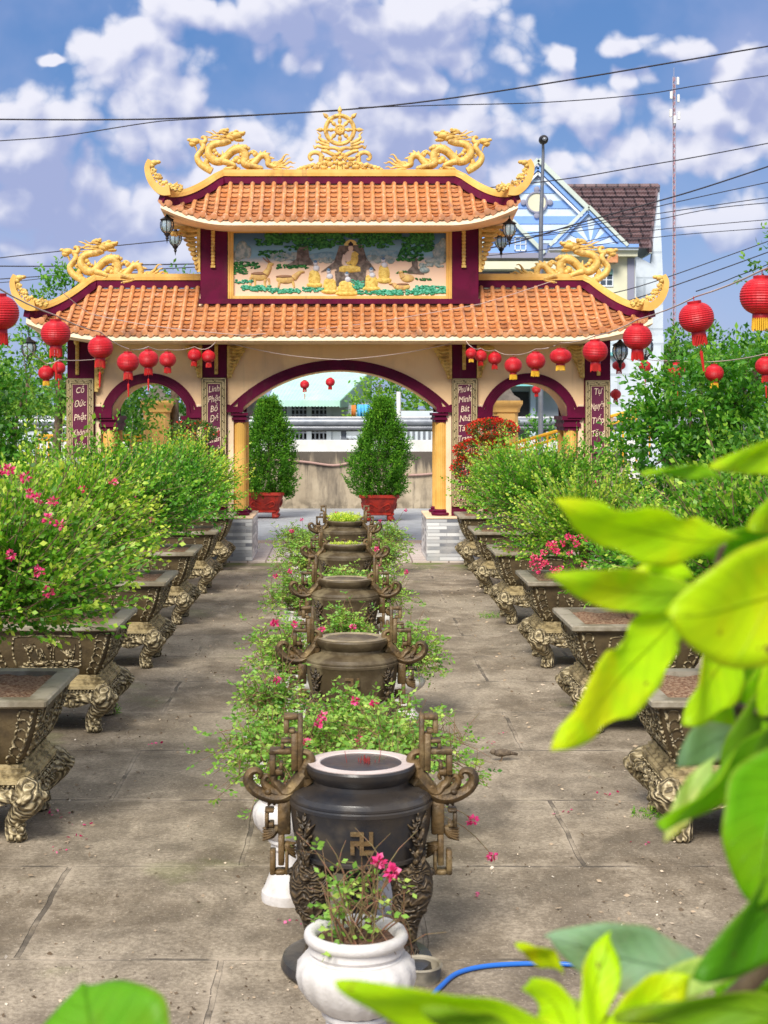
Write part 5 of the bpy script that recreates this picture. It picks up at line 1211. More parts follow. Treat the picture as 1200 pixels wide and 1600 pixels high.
tree('garden_tree', 'big rounded glossy green bush right of the gate', (5.05,21.5,0), 1.4, [(-.2,0,2.7,.95,.8,.75),(.55,0,3.05,.7,.7,.6),(-.55,0,2.0,.9,.8,.8),(.6,0,2.0,.9,.8,.9),(0,0,1.2,1.3,.9,.7)], 500, .10, .34, .55, (.95,1.15,.75), seed=6)
tree('garden_tree', 'light green bush behind the lime leaves at the right edge', (5.3,17.,0), 1.2, [(-.3,0,2.1,.85,.7,.6),(.3,0,2.5,.6,.6,.5),(-.7,0,1.5,.8,.7,.6)], 520, .085, .4, .5, (1.05,1.1,.8), seed=7)
tree('overhanging_tree', 'leafy branch of a tree reaching in at the upper right edge', (4.45,14.5,0), 3.3, [(-.42,0,4.05,.26,.3,.17),(-.1,0,4.2,.35,.4,.28),(.5,0,4.3,.7,.6,.5),(-.22,0,3.88,.2,.2,.14),(1.2,0,4.,.8,.7,.7)], 260, .07, .4, .5, (1,1.05,.9), seed=8)
far = [(1045,540,100,24,26),(1095,545,110,30,22),(1135,556,120,30,20),(1180,560,105,34,22),(1225,545,110,30,30),(1020,560,140,30,18),(60,622,120,50,24),(10,612,110,40,30),(700,610,90,40,18),(-40,600,120,50,40),(1290,550,120,50,30)]
for i, (px, py, Y, rx, rz) in enumerate(far):
    s_ = Y/F; c0 = P(px, py, Y)
    tree('distant_tree', ['far tree crown beside the mast base', 'far tree crown left of the hanging lantern', 'hazy far tree behind the lanterns', 'far tree in the row near the right edge', 'far tree at the right edge', 'far low tree behind the pale house wall', 'far tree low at the left edge', 'far tree behind the left garden', 'far tree seen past the pole', 'outer far tree on the left', 'outer far tree on the right'][i], (c0.x, Y, 0), max(1, c0.z-rz*s_*.5),
         [(0,0,c0.z,rx*s_,rx*s_,rz*s_),(rx*s_*.6,0,c0.z-rz*s_*.5,rx*s_*.8,rx*s_,rz*s_*.8),(-rx*s_*.6,0,c0.z-rz*s_*.45,rx*s_*.8,rx*s_,rz*s_*.8),(0,0,c0.z*.5,rx*s_*1.2,rx*s_,c0.z*.5)], 26, .42, .45, .4, (.85,1.0,.95), seed=20+i, tr=.3, group='far trees on the skyline', per=8)
def conifer(px, Y, top, bot, w_, label, seed, bend=0.):
    global rng; rng = np.random.default_rng(seed); s_ = Y/F; x = (px-VX)*s_; z0 = gz(bot, Y); z1 = gz(top, Y); Hh = z1-z0; R = w_*s_/2
    r = empty('conifer', (x, Y, z0)); n = 3000
    h = rng.uniform(0,1,n); prof = np.where(h < .3, .72+.28*h/.3, 1-.93*((h-.3)/.7)**1.35)
    a = rng.uniform(0,2*PI,n); lump = 1+.22*np.sin(a*3+h*9+seed)+.12*np.sin(a*5-h*17); rr = R*prof*lump*rng.uniform(.55,1,n)
    st = np.stack([rr*np.cos(a)+bend*h*R, rr*np.sin(a), h*Hh],1); d = np.stack([np.cos(a), np.sin(a), np.full(n,1.1)],1)+rng.normal(0,.35,(n,3))
    p, dd, s2, t = sprays(st, d, rng.uniform(.10,.24,n), 14, .055, .2, .8, .5, .25)
    leaf_mesh('crown', p, dd, s2, t, .45, M['leaf_con'], r); b = MB(); b.tube([(0,0,-.12),(0,0,Hh*.5),(bend*R*.8,0,Hh*.9)],[.05,.035,.01],8,4)
    for i in range(30): b.tube([(0,0,Hh*h[i]*.8), tuple(st[i]*np.array([.6,.6,1])), tuple(st[i])],[.014,.009,.004],5)
    b.build('trunk', M['bark'], r); tinted(r,(1,1,1)); tag(r, label, 'conifer', 'conifers in red pots')
conifer(420, 38., 628, 780, 88, 'full cone shaped conifer in the left red pot beyond the gate', 71)
conifer(592, 37., 630, 778, 90, 'thinner spiky conifer in the right red pot beyond the gate', 72, .15)
def redpot(px, Y, top, bot, w_, label):
    s_ = Y/F; r = empty('red_pot', ((px-VX)*s_, Y, 0)); hh = gz(top, Y); R = w_*s_/2
    b = MB(); sqloft(b, [(R*.66,.16),(R*.72,.2),(R*.92,hh-.09),(R,hh-.07),(R,hh),(R*.88,hh),(R*.86,hh-.04)], .08); b.build('basin', M['red_pot'], r, auto=40)
    b = MB()
    for q in range(4):
        Rm = Matrix.Rotation(q*PI/2,4,'Z')
        for sx in (-1,1): b.tube([Rm @ Vector((sx*R*.5*a_, -R*c_-.01, z)) for a_, c_, z in ((.2,.80,.33),(.9,.84,.42),(1.1,.82,.33),(.6,.78,.27))], [.012,.02,.016,.008], 6, 4)
        b.tube([Rm @ Vector((x*R, -R*.70, .17)) for x in (-.6,-.3,0,.3,.6)], .03, 6)
    b.build('relief', M['red_pot'], r, auto=50)
    for sx in (-1,1):
        for sy_ in (-1,1): b = MB(); b.bbox((sx*R*.55-.07, sy_*R*.55-.07, 0),(sx*R*.55+.07, sy_*R*.55+.07,.17),.02); b.ell((sx*R*.6, sy_*R*.6,.05),(.09,.09,.05),8,6); b.build('leg', M['red_pot'], r, auto=50)
    b = MB(); sqloft(b, [(R*.86,hh-.06),(R*.5,hh-.03)], .05); b.build('soil', M['soil'], r); tag(r, label, 'flower pot', 'red pots on the road')
redpot(412, 38., 768, 800, 66, 'low red carved pot standing left on the road under the fuller conifer')
redpot(592, 37., 772, 805, 62, 'red carved pot standing right on the road under the spiky conifer')
# ------------------------------------------------------------------ beyond the gate
YW = 41.5
def wbox(px0, px1, py0, py1, Y, th, m, name, parent=None, z0=None):
    a = gx(px0, Y); c_ = gx(px1, Y); z1 = gz(py0, Y); zb = gz(py1, Y) if z0 is None else z0
    b = MB(); b.box((a, Y, zb), (c_, Y+th, z1)); return b.build(name, m, parent)
cw_ = wbox(120, 980, 706, 0, YW, .3, M['stained'], 'concrete_wall', None, -.01); tag(cw_, 'stained grey concrete wall running along the far side of the road', 'wall')
hs = MB(); hs.tube([tuple(P(x, y, YW-.05)) for x, y in ((380,718),(440,719),(480,722),(520,727),(560,724),(620,740),(650,742),(700,738),(760,735))], .032, 7, 5); tag(hs.build('water_pipe', M['hose_pink'], smooth=True), 'thin sagging pinkish pipe fixed along the stained wall', 'pipe')
pw = wbox(60, 1000, 688, 706, 44., .5, M['pale_conc'], 'white_parapet', None, 0); tag(pw, 'white bridge parapet behind the stained wall', 'parapet')
gr = empty('guard_rail', (0, 46., 0))
for (y0, y1, r_) in ((652, 668, .15), (664, 674, .10)):
    b = MB(); zc = gz((y0+y1)/2, 46.); b.tube([(-22,0,zc),(22,0,zc)], r_, 14); b.build('rail', M['steel_lt' if y0 == 652 else 'steel'], gr, auto=40)
b = MB(); b.box((-22,-.02,gz(654,46.)),(22,.02,gz(651,46.))); b.build('rail_lip', M['pale_conc'], gr)
for k in range(-7, 8):
    b = MB(); b.bbox((k*3.-.08,.16,.0),(k*3.+.08,.3,gz(655,46.)),.01); b.build('post', M['steel_lt'], gr)
tag(gr, 'grey tubular guard rail along the bridge behind the parapet', 'guard rail')
# tin roofed house behind the main arch
YH = 62.
th = empty('tin_roof_house', (0, YH, 0)); TM = Matrix.Translation((0,-YH,0))
def tp(px, py, Y): return tuple(P(px, py, Y))
b = MB(); N = 44
vs = []; fs = []
for i in range(N+1):
    u = i/N; w_ = .035*(i % 2)
    a = Vector(tp(418+113*u, 626, YH-1.2)); c_ = Vector(tp(440+140*u, 578, YH+4.)); vs += [a+Vector((0,0,w_)), c_+Vector((0,0,w_)), a+Vector((0,0,w_-.25))]
for i in range(N): fs += [(i*3, i*3+3, i*3+4, i*3+1), (i*3, i*3+2, i*3+5, i*3+3)]
b.add(vs, fs); b.build('roof', M['mint'], th, M=TM)
b = MB(); vs = [tp(531,626,YH-1.2), tp(580,578,YH+4.), tp(579,632,YH+4.), tp(531,637,YH-1.2)]; vs += [(v[0]+.05, v[1]+.05, v[2]) for v in vs]; b.add(vs, [(0,1,2,3),(7,6,5,4),(0,4,5,1),(1,5,6,2),(2,6,7,3),(3,7,4,0)]); b.build('gable_sheet', M['mintd'], th, M=TM)
b = MB(); b.box((gx(514,YH),YH,0),(gx(579,YH),YH+4,gz(630,YH))); b.build('wall', M['bluewall'], th, M=TM)
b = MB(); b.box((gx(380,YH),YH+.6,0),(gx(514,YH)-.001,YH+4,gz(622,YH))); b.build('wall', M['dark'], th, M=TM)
for (x0, x1) in ((428,450),(455,480),(486,512)):
    b = MB()
    for (q0, q1) in ((x0, x1),):
        for x in np.linspace(q0, q1, 5): b.box((gx(x,YH)-.03,YH-.04,gz(688,YH)),(gx(x,YH)+.03,YH,gz(630,YH)))
        for y in (632, 640, 648, 660, 676, 687): b.box((gx(q0,YH),YH-.035,gz(y,YH)-.03),(gx(q1,YH),YH-.005,gz(y,YH)+.03))
    b.build('window_grille', M['steel_lt'], th, M=TM)
for x in (425, 452, 483, 514):
    b = MB(); b.box((gx(x,YH)-.10,YH-.1,0),(gx(x,YH)+.10,YH+.05,gz(627,YH))); b.build('post', M['bluewall'], th, M=TM)
b = MB(); b.box((gx(415,YH),YH-.2,0),(gx(580,YH),YH-.11,gz(688,YH))); b.build('plinth', M['pale_conc'], th, M=TM)
tag(th, 'low house with mint green corrugated roof and barred windows behind the main arch', 'house')
def laundry(px0, px1, py0, py1, Y, m, label, name='hanging_cloth'):
    b = MB(); vs = []; fs = []; N = 14
    for i in range(N+1):
        x = px0+(px1-px0)*i/N; d = .06*math.sin(i*1.7); vs += [(gx(x,Y),Y+d,gz(py0,Y)),(gx(x,Y),Y+d*1.6,gz(py1+2*math.sin(i*.8),Y))]
    for i in range(N): fs.append((i*2,i*2+2,i*2+3,i*2+1))
    b.add(vs, fs); ob = b.build(name, m, smooth=True); sm = ob.modifiers.new('thickness','SOLIDIFY'); sm.thickness = .02; tag(ob, label, 'cloth')
laundry(549, 556, 633, 650, 56, M['cloth_orange'], 'orange and dark cloth hanging in the house yard')
laundry(558, 578, 632, 652, 56, M['cloth_blue'], 'blue patterned cloth hanging behind the right conifer')
laundry(532, 566, 681, 689, 56, M['bluewall'], 'grey tarpaulin hung low under the rail')
def pole(px, Y, top, w_, m, label, name='concrete_pole'):
    b = MB(); b.lathe([(w_*Y/F/2,0),(w_*Y/F/2*.9,gz(top,Y))], 12, ((px-VX)*Y/F,Y,0)); tag(b.build(name, m, auto=40), label, 'pole')
pole(623, 52, 612, 8, M['pale_conc'], 'short pale concrete pole behind the right conifer')
sh = empty('garden_wall', (gx(665,58.), 58., 0)); b = MB(); b.box((-1.1,0,0),(2.2,.2,gz(642,58.))); b.build('wall', M['hw'], sh); b = MB()
for i in range(16): b.box((-1.1+i*.2,-.06,0),(-1.02+i*.2,-.02,gz(672,58.)))
b.build('picket_sheet', M['steel_lt'], sh); tag(sh, 'pale wall with corrugated sheet behind the arch, right of the pole', 'wall')
tree('roadside_tree', 'yellow green tree behind the pale concrete pole', (gx(595,60.), 60., 0), 2.6, [(0,0,3.6,.75,.6,.7),(.7,0,3.1,.7,.6,.8),(-.5,0,2.6,.7,.6,.6)], 160, .16, .6, .4, (1.2,1.2,.9), seed=40)
# yellow gateposts and railings on the road side
def gatepost(px, w_, top, label):
    Y = 33.; r = empty('yellow_gatepost', ((px-VX)*Y/F, Y, 0)); R = w_*Y/F/2; zt = gz(top, Y)
    b = MB(); sqloft(b, [(R*1.1,0),(R*1.1,.3),(R,.31),(R,zt-.26)], .10); b.build('shaft', M['ypillar'], r, auto=40)
    b = MB(); sqloft(b, [(R*1.05,zt-.26),(R*1.12,zt-.24),(R*1.12,zt-.20),(R*1.22,zt-.13),(R*1.34,zt-.08),(R*1.34,zt)], .06); b.build('capital', M['ypillar'], r, auto=40)
    b = MB(); sqloft(b, [(R*1.2,zt+.001),(R*1.1,zt+.05),(R*.7,zt+.12),(R*.35,zt+.28),(R*.2,zt+.34)], .05); b.ell((0,0,zt+.40),(R*.35,R*.35,.1),10,7); b.build('cap', M['cap_grey'], r, auto=40)
    tag(r, label, 'gatepost', 'yellow gateposts behind the arches')
gatepost(246, 40, 626, 'yellow gatepost with grey cap seen through the left arch')
gatepost(789, 38, 626, 'yellow gatepost with grey cap seen through the right arch')
def railing(pts, Y, hpx, label, step=.16):
    c0 = P(*pts[0], Y); r = empty('yellow_railing', (c0.x, Y, 0)); R = Matrix.Translation((-c0.x,-Y,0)); pts = [P(a, c_, Y) for a, c_ in pts]
    b = MB(); b.tube(pts, .035, 6); b.build('top_rail', M['yrail'], r, M=R)
    b = MB(); b.tube([p-Vector((0,0,hpx*.35*Y/F)) for p in pts], .03, 6); b.build('mid_rail', M['yrail'], r, M=R)
    b = MB(); L = (pts[-1].x-pts[0].x)
    n = max(2, int(L/step))
    for i in range(n+1):
        u = i/n*(len(pts)-1); k = min(int(u), len(pts)-2); p = pts[k].lerp(pts[k+1], u-k); b.box((p.x-.018,Y-.02,max(0,p.z-1.1)),(p.x+.018,Y+.02,p.z))
    b.build('bars', M['yrail'], r, M=R)
    b = MB()
    for i in range(int(L/.3)):
        u = (i+.5)/int(L/.3)*(len(pts)-1); k = min(int(u), len(pts)-2); p = pts[k].lerp(pts[k+1], u-k)+Vector((0,0,-hpx*.18*Y/F))
        b.tube([p+Vector((.10*math.cos(a)*(1-a/14), -.0, .08*math.sin(a)*(1-a/14))) for a in [q*.6 for q in range(16)]], .010, 5)
    b.build('scrollwork', M['yrail'], r, M=R); tag(r, label, 'railing')
railing([(60,681),(222,681)], 32.5, 20, 'low yellow railing between garden and road on the left', .2)
railing([(270,681),(330,681)], 32.5, 20, 'short yellow railing right of the left gatepost', .2)
railing([(786,698),(890,668),(1015,634)], 32.5, 34, 'sloping yellow railing with scrollwork climbing to the right', .24)
# shop front behind the right arch
sp_ = empty('shop_house', (gx(800,60.), 60., 0)); SM = Matrix.Translation((-gx(800,60.),-60,0))
b = MB(); b.box((gx(745,60.),60,0),(gx(902,60.),64,gz(598,60.))); b.build('wall', M['bluewall'], sp_, M=SM)
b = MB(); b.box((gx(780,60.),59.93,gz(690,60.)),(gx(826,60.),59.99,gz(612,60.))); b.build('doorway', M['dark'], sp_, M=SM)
b = MB(); b.box((gx(828,60.),59.8,0),(gx(836,60.),59.92,gz(600,60.))); b.build('post', M['hblue2'], sp_, M=SM)
b = MB(); b.box((gx(742,60.),58.6,gz(604,60.)),(gx(905,60.),60,gz(598,60.))); b.build('awning', M['tealroof'], sp_, M=SM)
tag(sp_, 'low grey shop house with dark doorway seen through the right arch', 'house')
tree('roadside_bush', 'dark green bush seen through the right arch', (gx(848,45.),45.,0), .8, [(0,0,1.9,.55,.4,.45),(.3,0,1.3,.6,.4,.6)], 220, .12, .3, .4, (.8,1,.9), seed=41, cat='bush')
nb = empty('white_side_building', (gx(995,60.),60.,0)); b = MB(); b.box((-gx(995,60.)+gx(950,60.),0,0),(-gx(995,60.)+gx(1037,60.),5,gz(525,60.))); b.build('wall', M['hstrip'], nb)
b = MB(); b.box((-gx(995,60.)+gx(952,60.),-.5,gz(556,60.)),(-gx(995,60.)+gx(970,60.),-.001,gz(551,60.))); b.build('awning', M['tealroof'], nb); tag(nb, 'pale tiled wall of a building right of the gate, below the blue house', 'building')
lw = empty('white_outbuilding', (gx(60,75.),75.,0)); b = MB(); b.box((-3.5,0,0),(1.6,4,gz(655,75.))); b.build('wall', M['hw'], lw); b = MB(); b.box((-3.8,-.5,gz(657,75.)),(2.,4.3,gz(650,75.))); b.build('roof', M['steel_lt'], lw); tag(lw, 'low white building far off behind the left garden', 'house')
# blue and white gabled house on the right
YB2 = 70.; hb = empty('gabled_house', (gx(880,YB2),YB2,0)); HM = Matrix.Translation((-gx(880,YB2),-YB2,0))
hx = lambda p: gx(p,YB2); hz2 = lambda p: gz(p,YB2)
def hp(name, mb, m, par=None, **k): return mb.build(name, m, par or hb, M=HM, **k)
b = MB(); b.box((hx(700),YB2,0),(hx(992),YB2+9,hz2(396))); hp('facade_wall', b, M['hcream'])
b = MB(); b.box((hx(992)+.001,YB2+.01,0),(hx(992)+.06,YB2+14,hz2(396))); hp('side_wall', b, M['hw'])
b = MB(); b.add([(hx(992)+.03,YB2+.3,hz2(396)),(hx(992)+.03,YB2+14,hz2(396)),(hx(992)+.03,YB2+13,gz(300,YB2+8)),(hx(992)+.03,YB2+8,gz(292,YB2+8)),(hx(992)+.0,YB2+2.,hz2(396)+.2)],[(0,1,2,3,4)]); hp('gable_wall', b, M['hw'])
b = MB(); b.prism([(hx(993)+.07,0),(gx(1036,YB2+2),0),(gx(1036,YB2+2),gz(432,YB2+2)),(gx(1030,YB2+2),gz(300,YB2+2)),(gx(1017,YB2+2),gz(412,YB2+2)),(hx(993)+.07,gz(394,YB2+2))], YB2+2, YB2+2.3); hp('side_wing', b, M['hstrip'])
# striped main gable
def tri(apx, apy, bx0, bx1, by, Y, th_, m, name, par=None):
    b = MB(); b.prism([(gx(bx0,Y),gz(by,Y)),(gx(bx1,Y),gz(by,Y)),(gx(apx,Y),gz(apy,Y))], Y, Y+th_); return hp(name, b, m, par)
gb = tri(840,262,718,962,380,YB2-.05,.4,M['hblue2'],'gable')
ys = [290,302,314,326,338,350,362,374]
for k in range(0, 8, 2):
    y0, y1 = ys[k], ys[k+1]; f0 = (y0-268)/112; f1 = (y1-268)/112
    b = MB(); b.prism([(hx(840-118*f0),hz2(y0)),(hx(840-118*f1),hz2(y1)),(hx(840+118*f1),hz2(y1)),(hx(840+118*f0),hz2(y0))], YB2-.09, YB2-.051); hp('blue_stripe', b, M['hblue'], gb)
tri(840,268,829,851,280,YB2-.10,.04,M['hgrey'],'gable_vent',gb)
def rake(p0, p1, w_, m, Y, name='rake_board', d=.35):
    a = Vector(tp(p0[0],p0[1],Y)); c_ = Vector(tp(p1[0],p1[1],Y)); b = MB(); b.sweep([a, c_], [(-d,-w_*Y/F/2),(-d,w_*Y/F/2),(.05,w_*Y/F/2),(.05,-w_*Y/F/2)]); hp(name, b, m)
for (p0, p1) in (((840,251),(976,384)), ((840,251),(704,384))):
    rake(p0, p1, 7, M['hedge'], YB2-.1); s = 1 if p1[0] > 840 else -1
    rake((840,262),(840+s*120,380), 6, M['hblue'], YB2-.1, 'rake_board', .2); rake((840,271),(840+s*112,380), 3.5, M['winwhite'], YB2-.1, 'rake_board', .16)
b = MB(); b.lathe([(.5,-.06),(.5,.02),(.40,.03)],28,M=Matrix.Translation((hx(838),YB2-.12,hz2(317))) @ Matrix.Rotation(PI/2,4,'X')); hp('round_vent', b, M['hcream'], gb)
b = MB(); b.tube([(hx(838)+.46*math.cos(a),YB2-.16,hz2(317)+.46*math.sin(a)) for a in [i*PI/12 for i in range(25)]],.05,6); 
for a in (0,PI/2,PI,3*PI/2): b.ell((hx(838)+.6*math.cos(a),YB2-.16,hz2(317)+.6*math.sin(a)),(.14,.05,.14),8,6)
hp('round_vent_frame', b, M['hgrey'], gb)
# small sunburst gable
sg = tri(919,330,872,966,384,YB2-.6,.5,M['hblue2'],'small_gable')
for k in range(4):
    a0 = math.radians(22+38*k); a1 = a0+math.radians(18)
    b = MB(); c0 = (hx(919),hz2(384)); L = 1.12
    def ry(a): 
        t = min(L, 1.55*1.0/max(1e-3,(math.sin(a)+.0+abs(math.cos(a))*1.12))); return (c0[0]+t*math.cos(a), c0[1]+t*math.sin(a))
    b.prism([c0, ry(a0), ry(a1)], YB2-.64, YB2-.601); hp('sunray', b, M['hblue'], sg)
for (p0, p1) in (((919,323),(980,384)), ((919,323),(858,384))): rake(p0, p1, 5, M['hedge'], YB2-.65, 'rake_board', .2); rake((919,331),((972 if p1[0]>919 else 866),384), 4, M['hblue'], YB2-.65, 'rake_board', .12)
for (y0, y1, m, d) in ((384,389,'hblue',.8),(389,393,'winwhite',.7),(393,402,'hcream',.5)): 
    b = MB(); b.box((hx(855),YB2-d,hz2(y1)),(hx(993),YB2-.001,hz2(y0)-.001)); hp('cornice', b, M[m])
for (x0, x1) in ((980,991),): b = MB(); b.box((hx(x0),YB2-.06,0),(hx(x1),YB2-.001,hz2(403))); hp('corner_pilaster', b, M['hgrey'])
b = MB(); b.box((hx(740),YB2-1.2,hz2(407)),(hx(870),YB2-.001,hz2(399))); hp('balcony_slab', b, M['hgrey'])
b = MB(); b.box((hx(740),YB2-1.15,hz2(424)),(hx(868),YB2-1.0,hz2(412))); hp('balcony_parapet', b, M['hcream'])
b = MB(); b.box((hx(742),YB2-1.0,hz2(434)),(hx(800),YB2-.9,hz2(427))); hp('dark_opening', b, M['dark'])
b = MB(); b.prism([(hx(942),hz2(412)),(hx(962),hz2(412)),(hx(962),hz2(399)),(hx(948),hz2(399))],YB2-.6,YB2-.01); hp('window_awning', b, M['tile'])
for (x0, x1, y0, y1) in ((926,958,420,448),):
    b = MB(); b.box((hx(x0),YB2-.05,hz2(y1)),(hx(x1),YB2-.001,hz2(y0))); w1 = hp('window', b, M['winwhite'])
    b = MB()
    for i in range(3):
        for j in range(2): b.box((hx(x0+2+i*10),YB2-.075,hz2(y1-3-j*9)),(hx(x0+10+i*10),YB2-.051,hz2(y1-10-j*9)))
    hp('pane', b, M['glass'], w1)
    b = MB(); b.box((hx(940),YB2-.075,hz2(431)),(hx(957),YB2-.051,hz2(421))); hp('pane', b, M['mintd'], w1)
# left wing with its own small gable
tri(795,345,742,848,396,YB2-1.,.9,M['hblue'],'wing_gable')
for (p0, p1) in (((795,340),(850,396)), ((795,340),(740,396))): rake(p0, p1, 6, M['hedge'], YB2-1.1, 'rake_board', .2)
b = MB(); b.box((hx(742),YB2-1.05,hz2(399)),(hx(842),YB2-.1,hz2(366))); hp('wing_wall', b, M['hblue'])
b = MB()
for (a, c_, d, e) in ((800,396,818,394),(800,376,818,374),(800,396,801.5,374),(816.5,396,818,374),(808.5,396,809.5,374),(800,386,818,385)): b.box((hx(a),YB2-1.09,hz2(c_)),(hx(d),YB2-1.051,hz2(e)))
hp('window_frame', b, M['winwhite'])
# brown tiled cross roof
b = MB(); A = [tp(862,292,YB2+8),tp(1028,291,YB2+8),tp(1016,412,YB2+1.5),tp(948,384,YB2+1.5),tp(850,300,YB2+6)]
NR = 15; NCc = 34; vs = []; fs = []
A0, A1, B0, B1 = Vector(A[0]), Vector(A[1]), Vector(tp(862,392,YB2+1.5)), Vector(tp(1015,392,YB2+1.5))
for k in range(NR):
    for e in (0, 1):
        t = (k+e)/NR
        for i in range(NCc*2+1):
            u = i/(NCc*2); p = (A0.lerp(A1,u)).lerp(B0.lerp(B1,u),t); p.z += (.10 if e else .0)+.05*math.sin(i*PI/1.) *0 +(.04 if i % 2 else 0); p.y -= .04*e; vs.append(p)
n_ = NCc*2+1
for k in range(NR*2-1):
    for i in range(n_-1): fs.append((k*n_+i,k*n_+i+1,(k+1)*n_+i+1,(k+1)*n_+i))
b.add(vs, fs); rf = hp('roof', b, M['rooftile2'] if 'rooftile2' in M else M['broof'])
b = MB(); b.tube([A0, A1], .14, 8); b.tube([A1, B1], .12, 8); hp('ridge_tiles', b, M['broof'], rf)
b = MB(); v0 = [A1+Vector((.0,0,-.1)), B1+Vector((0,0,-.1)), Vector((B1.x+.3,YB2+14,B1.z-.1))]; vs = v0+[v+Vector((.12,0,0)) for v in v0]; b.add(vs, [(0,1,2),(5,4,3),(0,3,4,1),(1,4,5,2),(2,5,3,0)]); hp('tiled_gable_end', b, M['hedge'], rf)
tag(hb, 'tall house with blue and white striped gable and brown tiled roof behind the gate', 'house')
# mast, street lamp
YT = 150.; mt = empty('telecom_mast', ((1053-VX)*YT/F, YT, 0)); b = MB(); zt = gz(120, YT); hw = 5*YT/F/2
for (sx, sy_) in ((-1,-.6),(1,-.6),(0,1)): b.tube([(sx*hw,sy_*hw,0),(sx*hw*.75,sy_*hw*.75,zt)], .05, 5)
b.build('legs', M['tower'], mt); b = MB(); nseg = 60
cs = [(-1,-.6),(1,-.6),(0,1)]
for k in range(nseg):
    z0_, z1_ = zt*k/nseg, zt*(k+1)/nseg
    for i in range(3):
        a, c_ = cs[i], cs[(i+1)%3]; s0 = hw*(1-.25*k/nseg); b.tube([(a[0]*s0,a[1]*s0,z0_),(c_[0]*s0,c_[1]*s0,z1_)] if k % 2 else [(c_[0]*s0,c_[1]*s0,z0_),(a[0]*s0,a[1]*s0,z1_)], .028, 4)
b.build('bracing', M['tred'], mt)
for (py, dx) in ((150,-.35),(155,.35),(178,-.4),(182,.4),(188,0),(128,.3)):
    b = MB(); b.bbox((dx-.12,-.5,gz(py+6,YT)),(dx+.12,-.3,gz(py-6,YT)),.03); b.build('antenna', M['pale_conc'], mt)
b = MB(); b.tube([(0,0,zt),(0,0,zt+.9)],.03,5); b.build('lightning_rod', M['tower'], mt); tag(mt, 'tall slim lattice telecom mast on the right skyline', 'mast')
YL = 40.; r = empty('street_lamp', ((845-VX)*YL/F, YL, 0)); b = MB(); zl = gz(222,YL)
b.tube([(0,0,0),(0,0,gz(400,YL)),(.03,0,gz(300,YL)),(.06,0,gz(245,YL)),(.05,-.05,zl)],[.07,.06,.05,.04,.035],10,4); b.build('pole', M['steel'], r, smooth=True)
b = MB(); b.ell((.05,-.15,gz(220,YL)),(.125,.25,.12),16,10); hd = b.build('lamp_head', M['black_metal'], r, smooth=True)
b = MB(); b.ell((.05,-.36,gz(221,YL)),(.06,.06,.05),10,7); b.build('lens', M['steel_lt'], hd, smooth=True); tag(r, 'tall thin street lamp with round dark head behind the roof', 'street lamp')
# cables
def cable(label, Y, pts, r_=.018, m='cable', name='power_cable', n_=5, cat='cable', grp='cables crossing the sky'):
    Ys = Y if hasattr(Y,'__len__') else [Y]*len(pts)
    b = MB(); pp = [P(x,y,yy) for (x,y),yy in zip(pts,Ys)]; b.tube(pp, r_, n_, 6, cap=False); tag(b.build(name, M[m], smooth=True), label, cat, grp)
cable('thick black cable crossing the whole sky just above the wheel', 36, [(-60,186),(150,187),(300,184),(530,172),(700,154),(900,123),(1060,96),(1260,62)], .019)
cable('thin cable looping under the thick one across the sky', 36, [(-60,224),(0,220),(100,212),(230,192),(300,186),(530,173)], .013)
cable('thin cable sagging toward the mast in the upper right sky', 36, [(560,168),(700,164),(850,160),(1000,148),(1100,132),(1260,110)], .012)
cable('cable rising right from behind the upper roof end', 38, [(700,300),(880,280),(1000,260),(1100,243),(1260,212)], .014)
cable('thick cable rising right from the upper left wall lantern', 38, [(720,395),(800,380),(900,350),(1000,322),(1100,293),(1260,240)], .019)
cable('second cable of the bundle over the brown roof', 38, [(720,372),(850,362),(960,340),(1060,315),(1260,272)], .012)
cable('third cable of the bundle over the brown roof', 38, [(720,380),(850,366),(1000,338),(1260,300)], .011)
cable('fourth lower cable of the bundle over the brown roof', 38, [(720,388),(850,368),(1000,348),(1120,325),(1260,312)], .011)
cable('thin cable low over the striped gable', 38, [(720,403),(850,390),(1000,362),(1260,338)], .010)
cable('thin straight cable running right at the level of the house roof', 40, [(880,390),(1050,368),(1260,352)], .010)
cable('long thin cable from the right ridge dragon to the right edge', 36, [(900,470),(1000,447),(1150,395),(1260,355)], .012)
cable('cable below it reaching the lower right tail', 36, [(900,485),(980,470),(1100,430),(1260,372)], .014)
cable('thin cable from the left edge to the upper left roof corner', 36, [(-60,410),(60,396),(180,384),(300,372)], .012)
cable('thick dark cable at the level of the lower left dragon', 36, [(-60,415),(60,416),(200,414),(330,412)], .015)
cable('thin cable just under the thick left one', 36, [(-60,440),(60,432),(200,423),(330,416)], .012)
cable('thin lower left cable dipping behind the tree', 36, [(-60,445),(20,440),(120,430),(250,426)], .009)
# ------------------------------------------------------------------ wall lanterns of iron and glass
def wall_lantern():
    r = empty('iron_lantern', (0,0,0))
    b = MB(); b.lathe([(.02,.34),(.03,.32),(.05,.30),(.11,.265),(.125,.255),(.118,.245),(.10,.24)],16); b.tube([(0,0,.34),(0,0,.62)],.008,6); b.build('cap', M['black_metal'], r, auto=50)
    b = MB(); b.lathe([(.092,.24),(.11,.19),(.108,.12),(.085,.06),(.05,.02)],16); b.build('glass', M['lglass'], r, smooth=True)
    b = MB()
    for i in range(8):
        a = i*PI/4; b.tube([(math.cos(a)*q,math.sin(a)*q,z) for q,z in ((.098,.24),(.117,.19),(.115,.12),(.09,.06),(.05,.02))],.007,5)
    b.lathe([(.052,.025),(.055,.0),(.03,-.03),(.022,-.05),(.03,-.07),(.012,-.10),(.003,-.16)],10); b.build('cage', M['black_metal'], r, auto=50); return r
wl0 = wall_lantern()
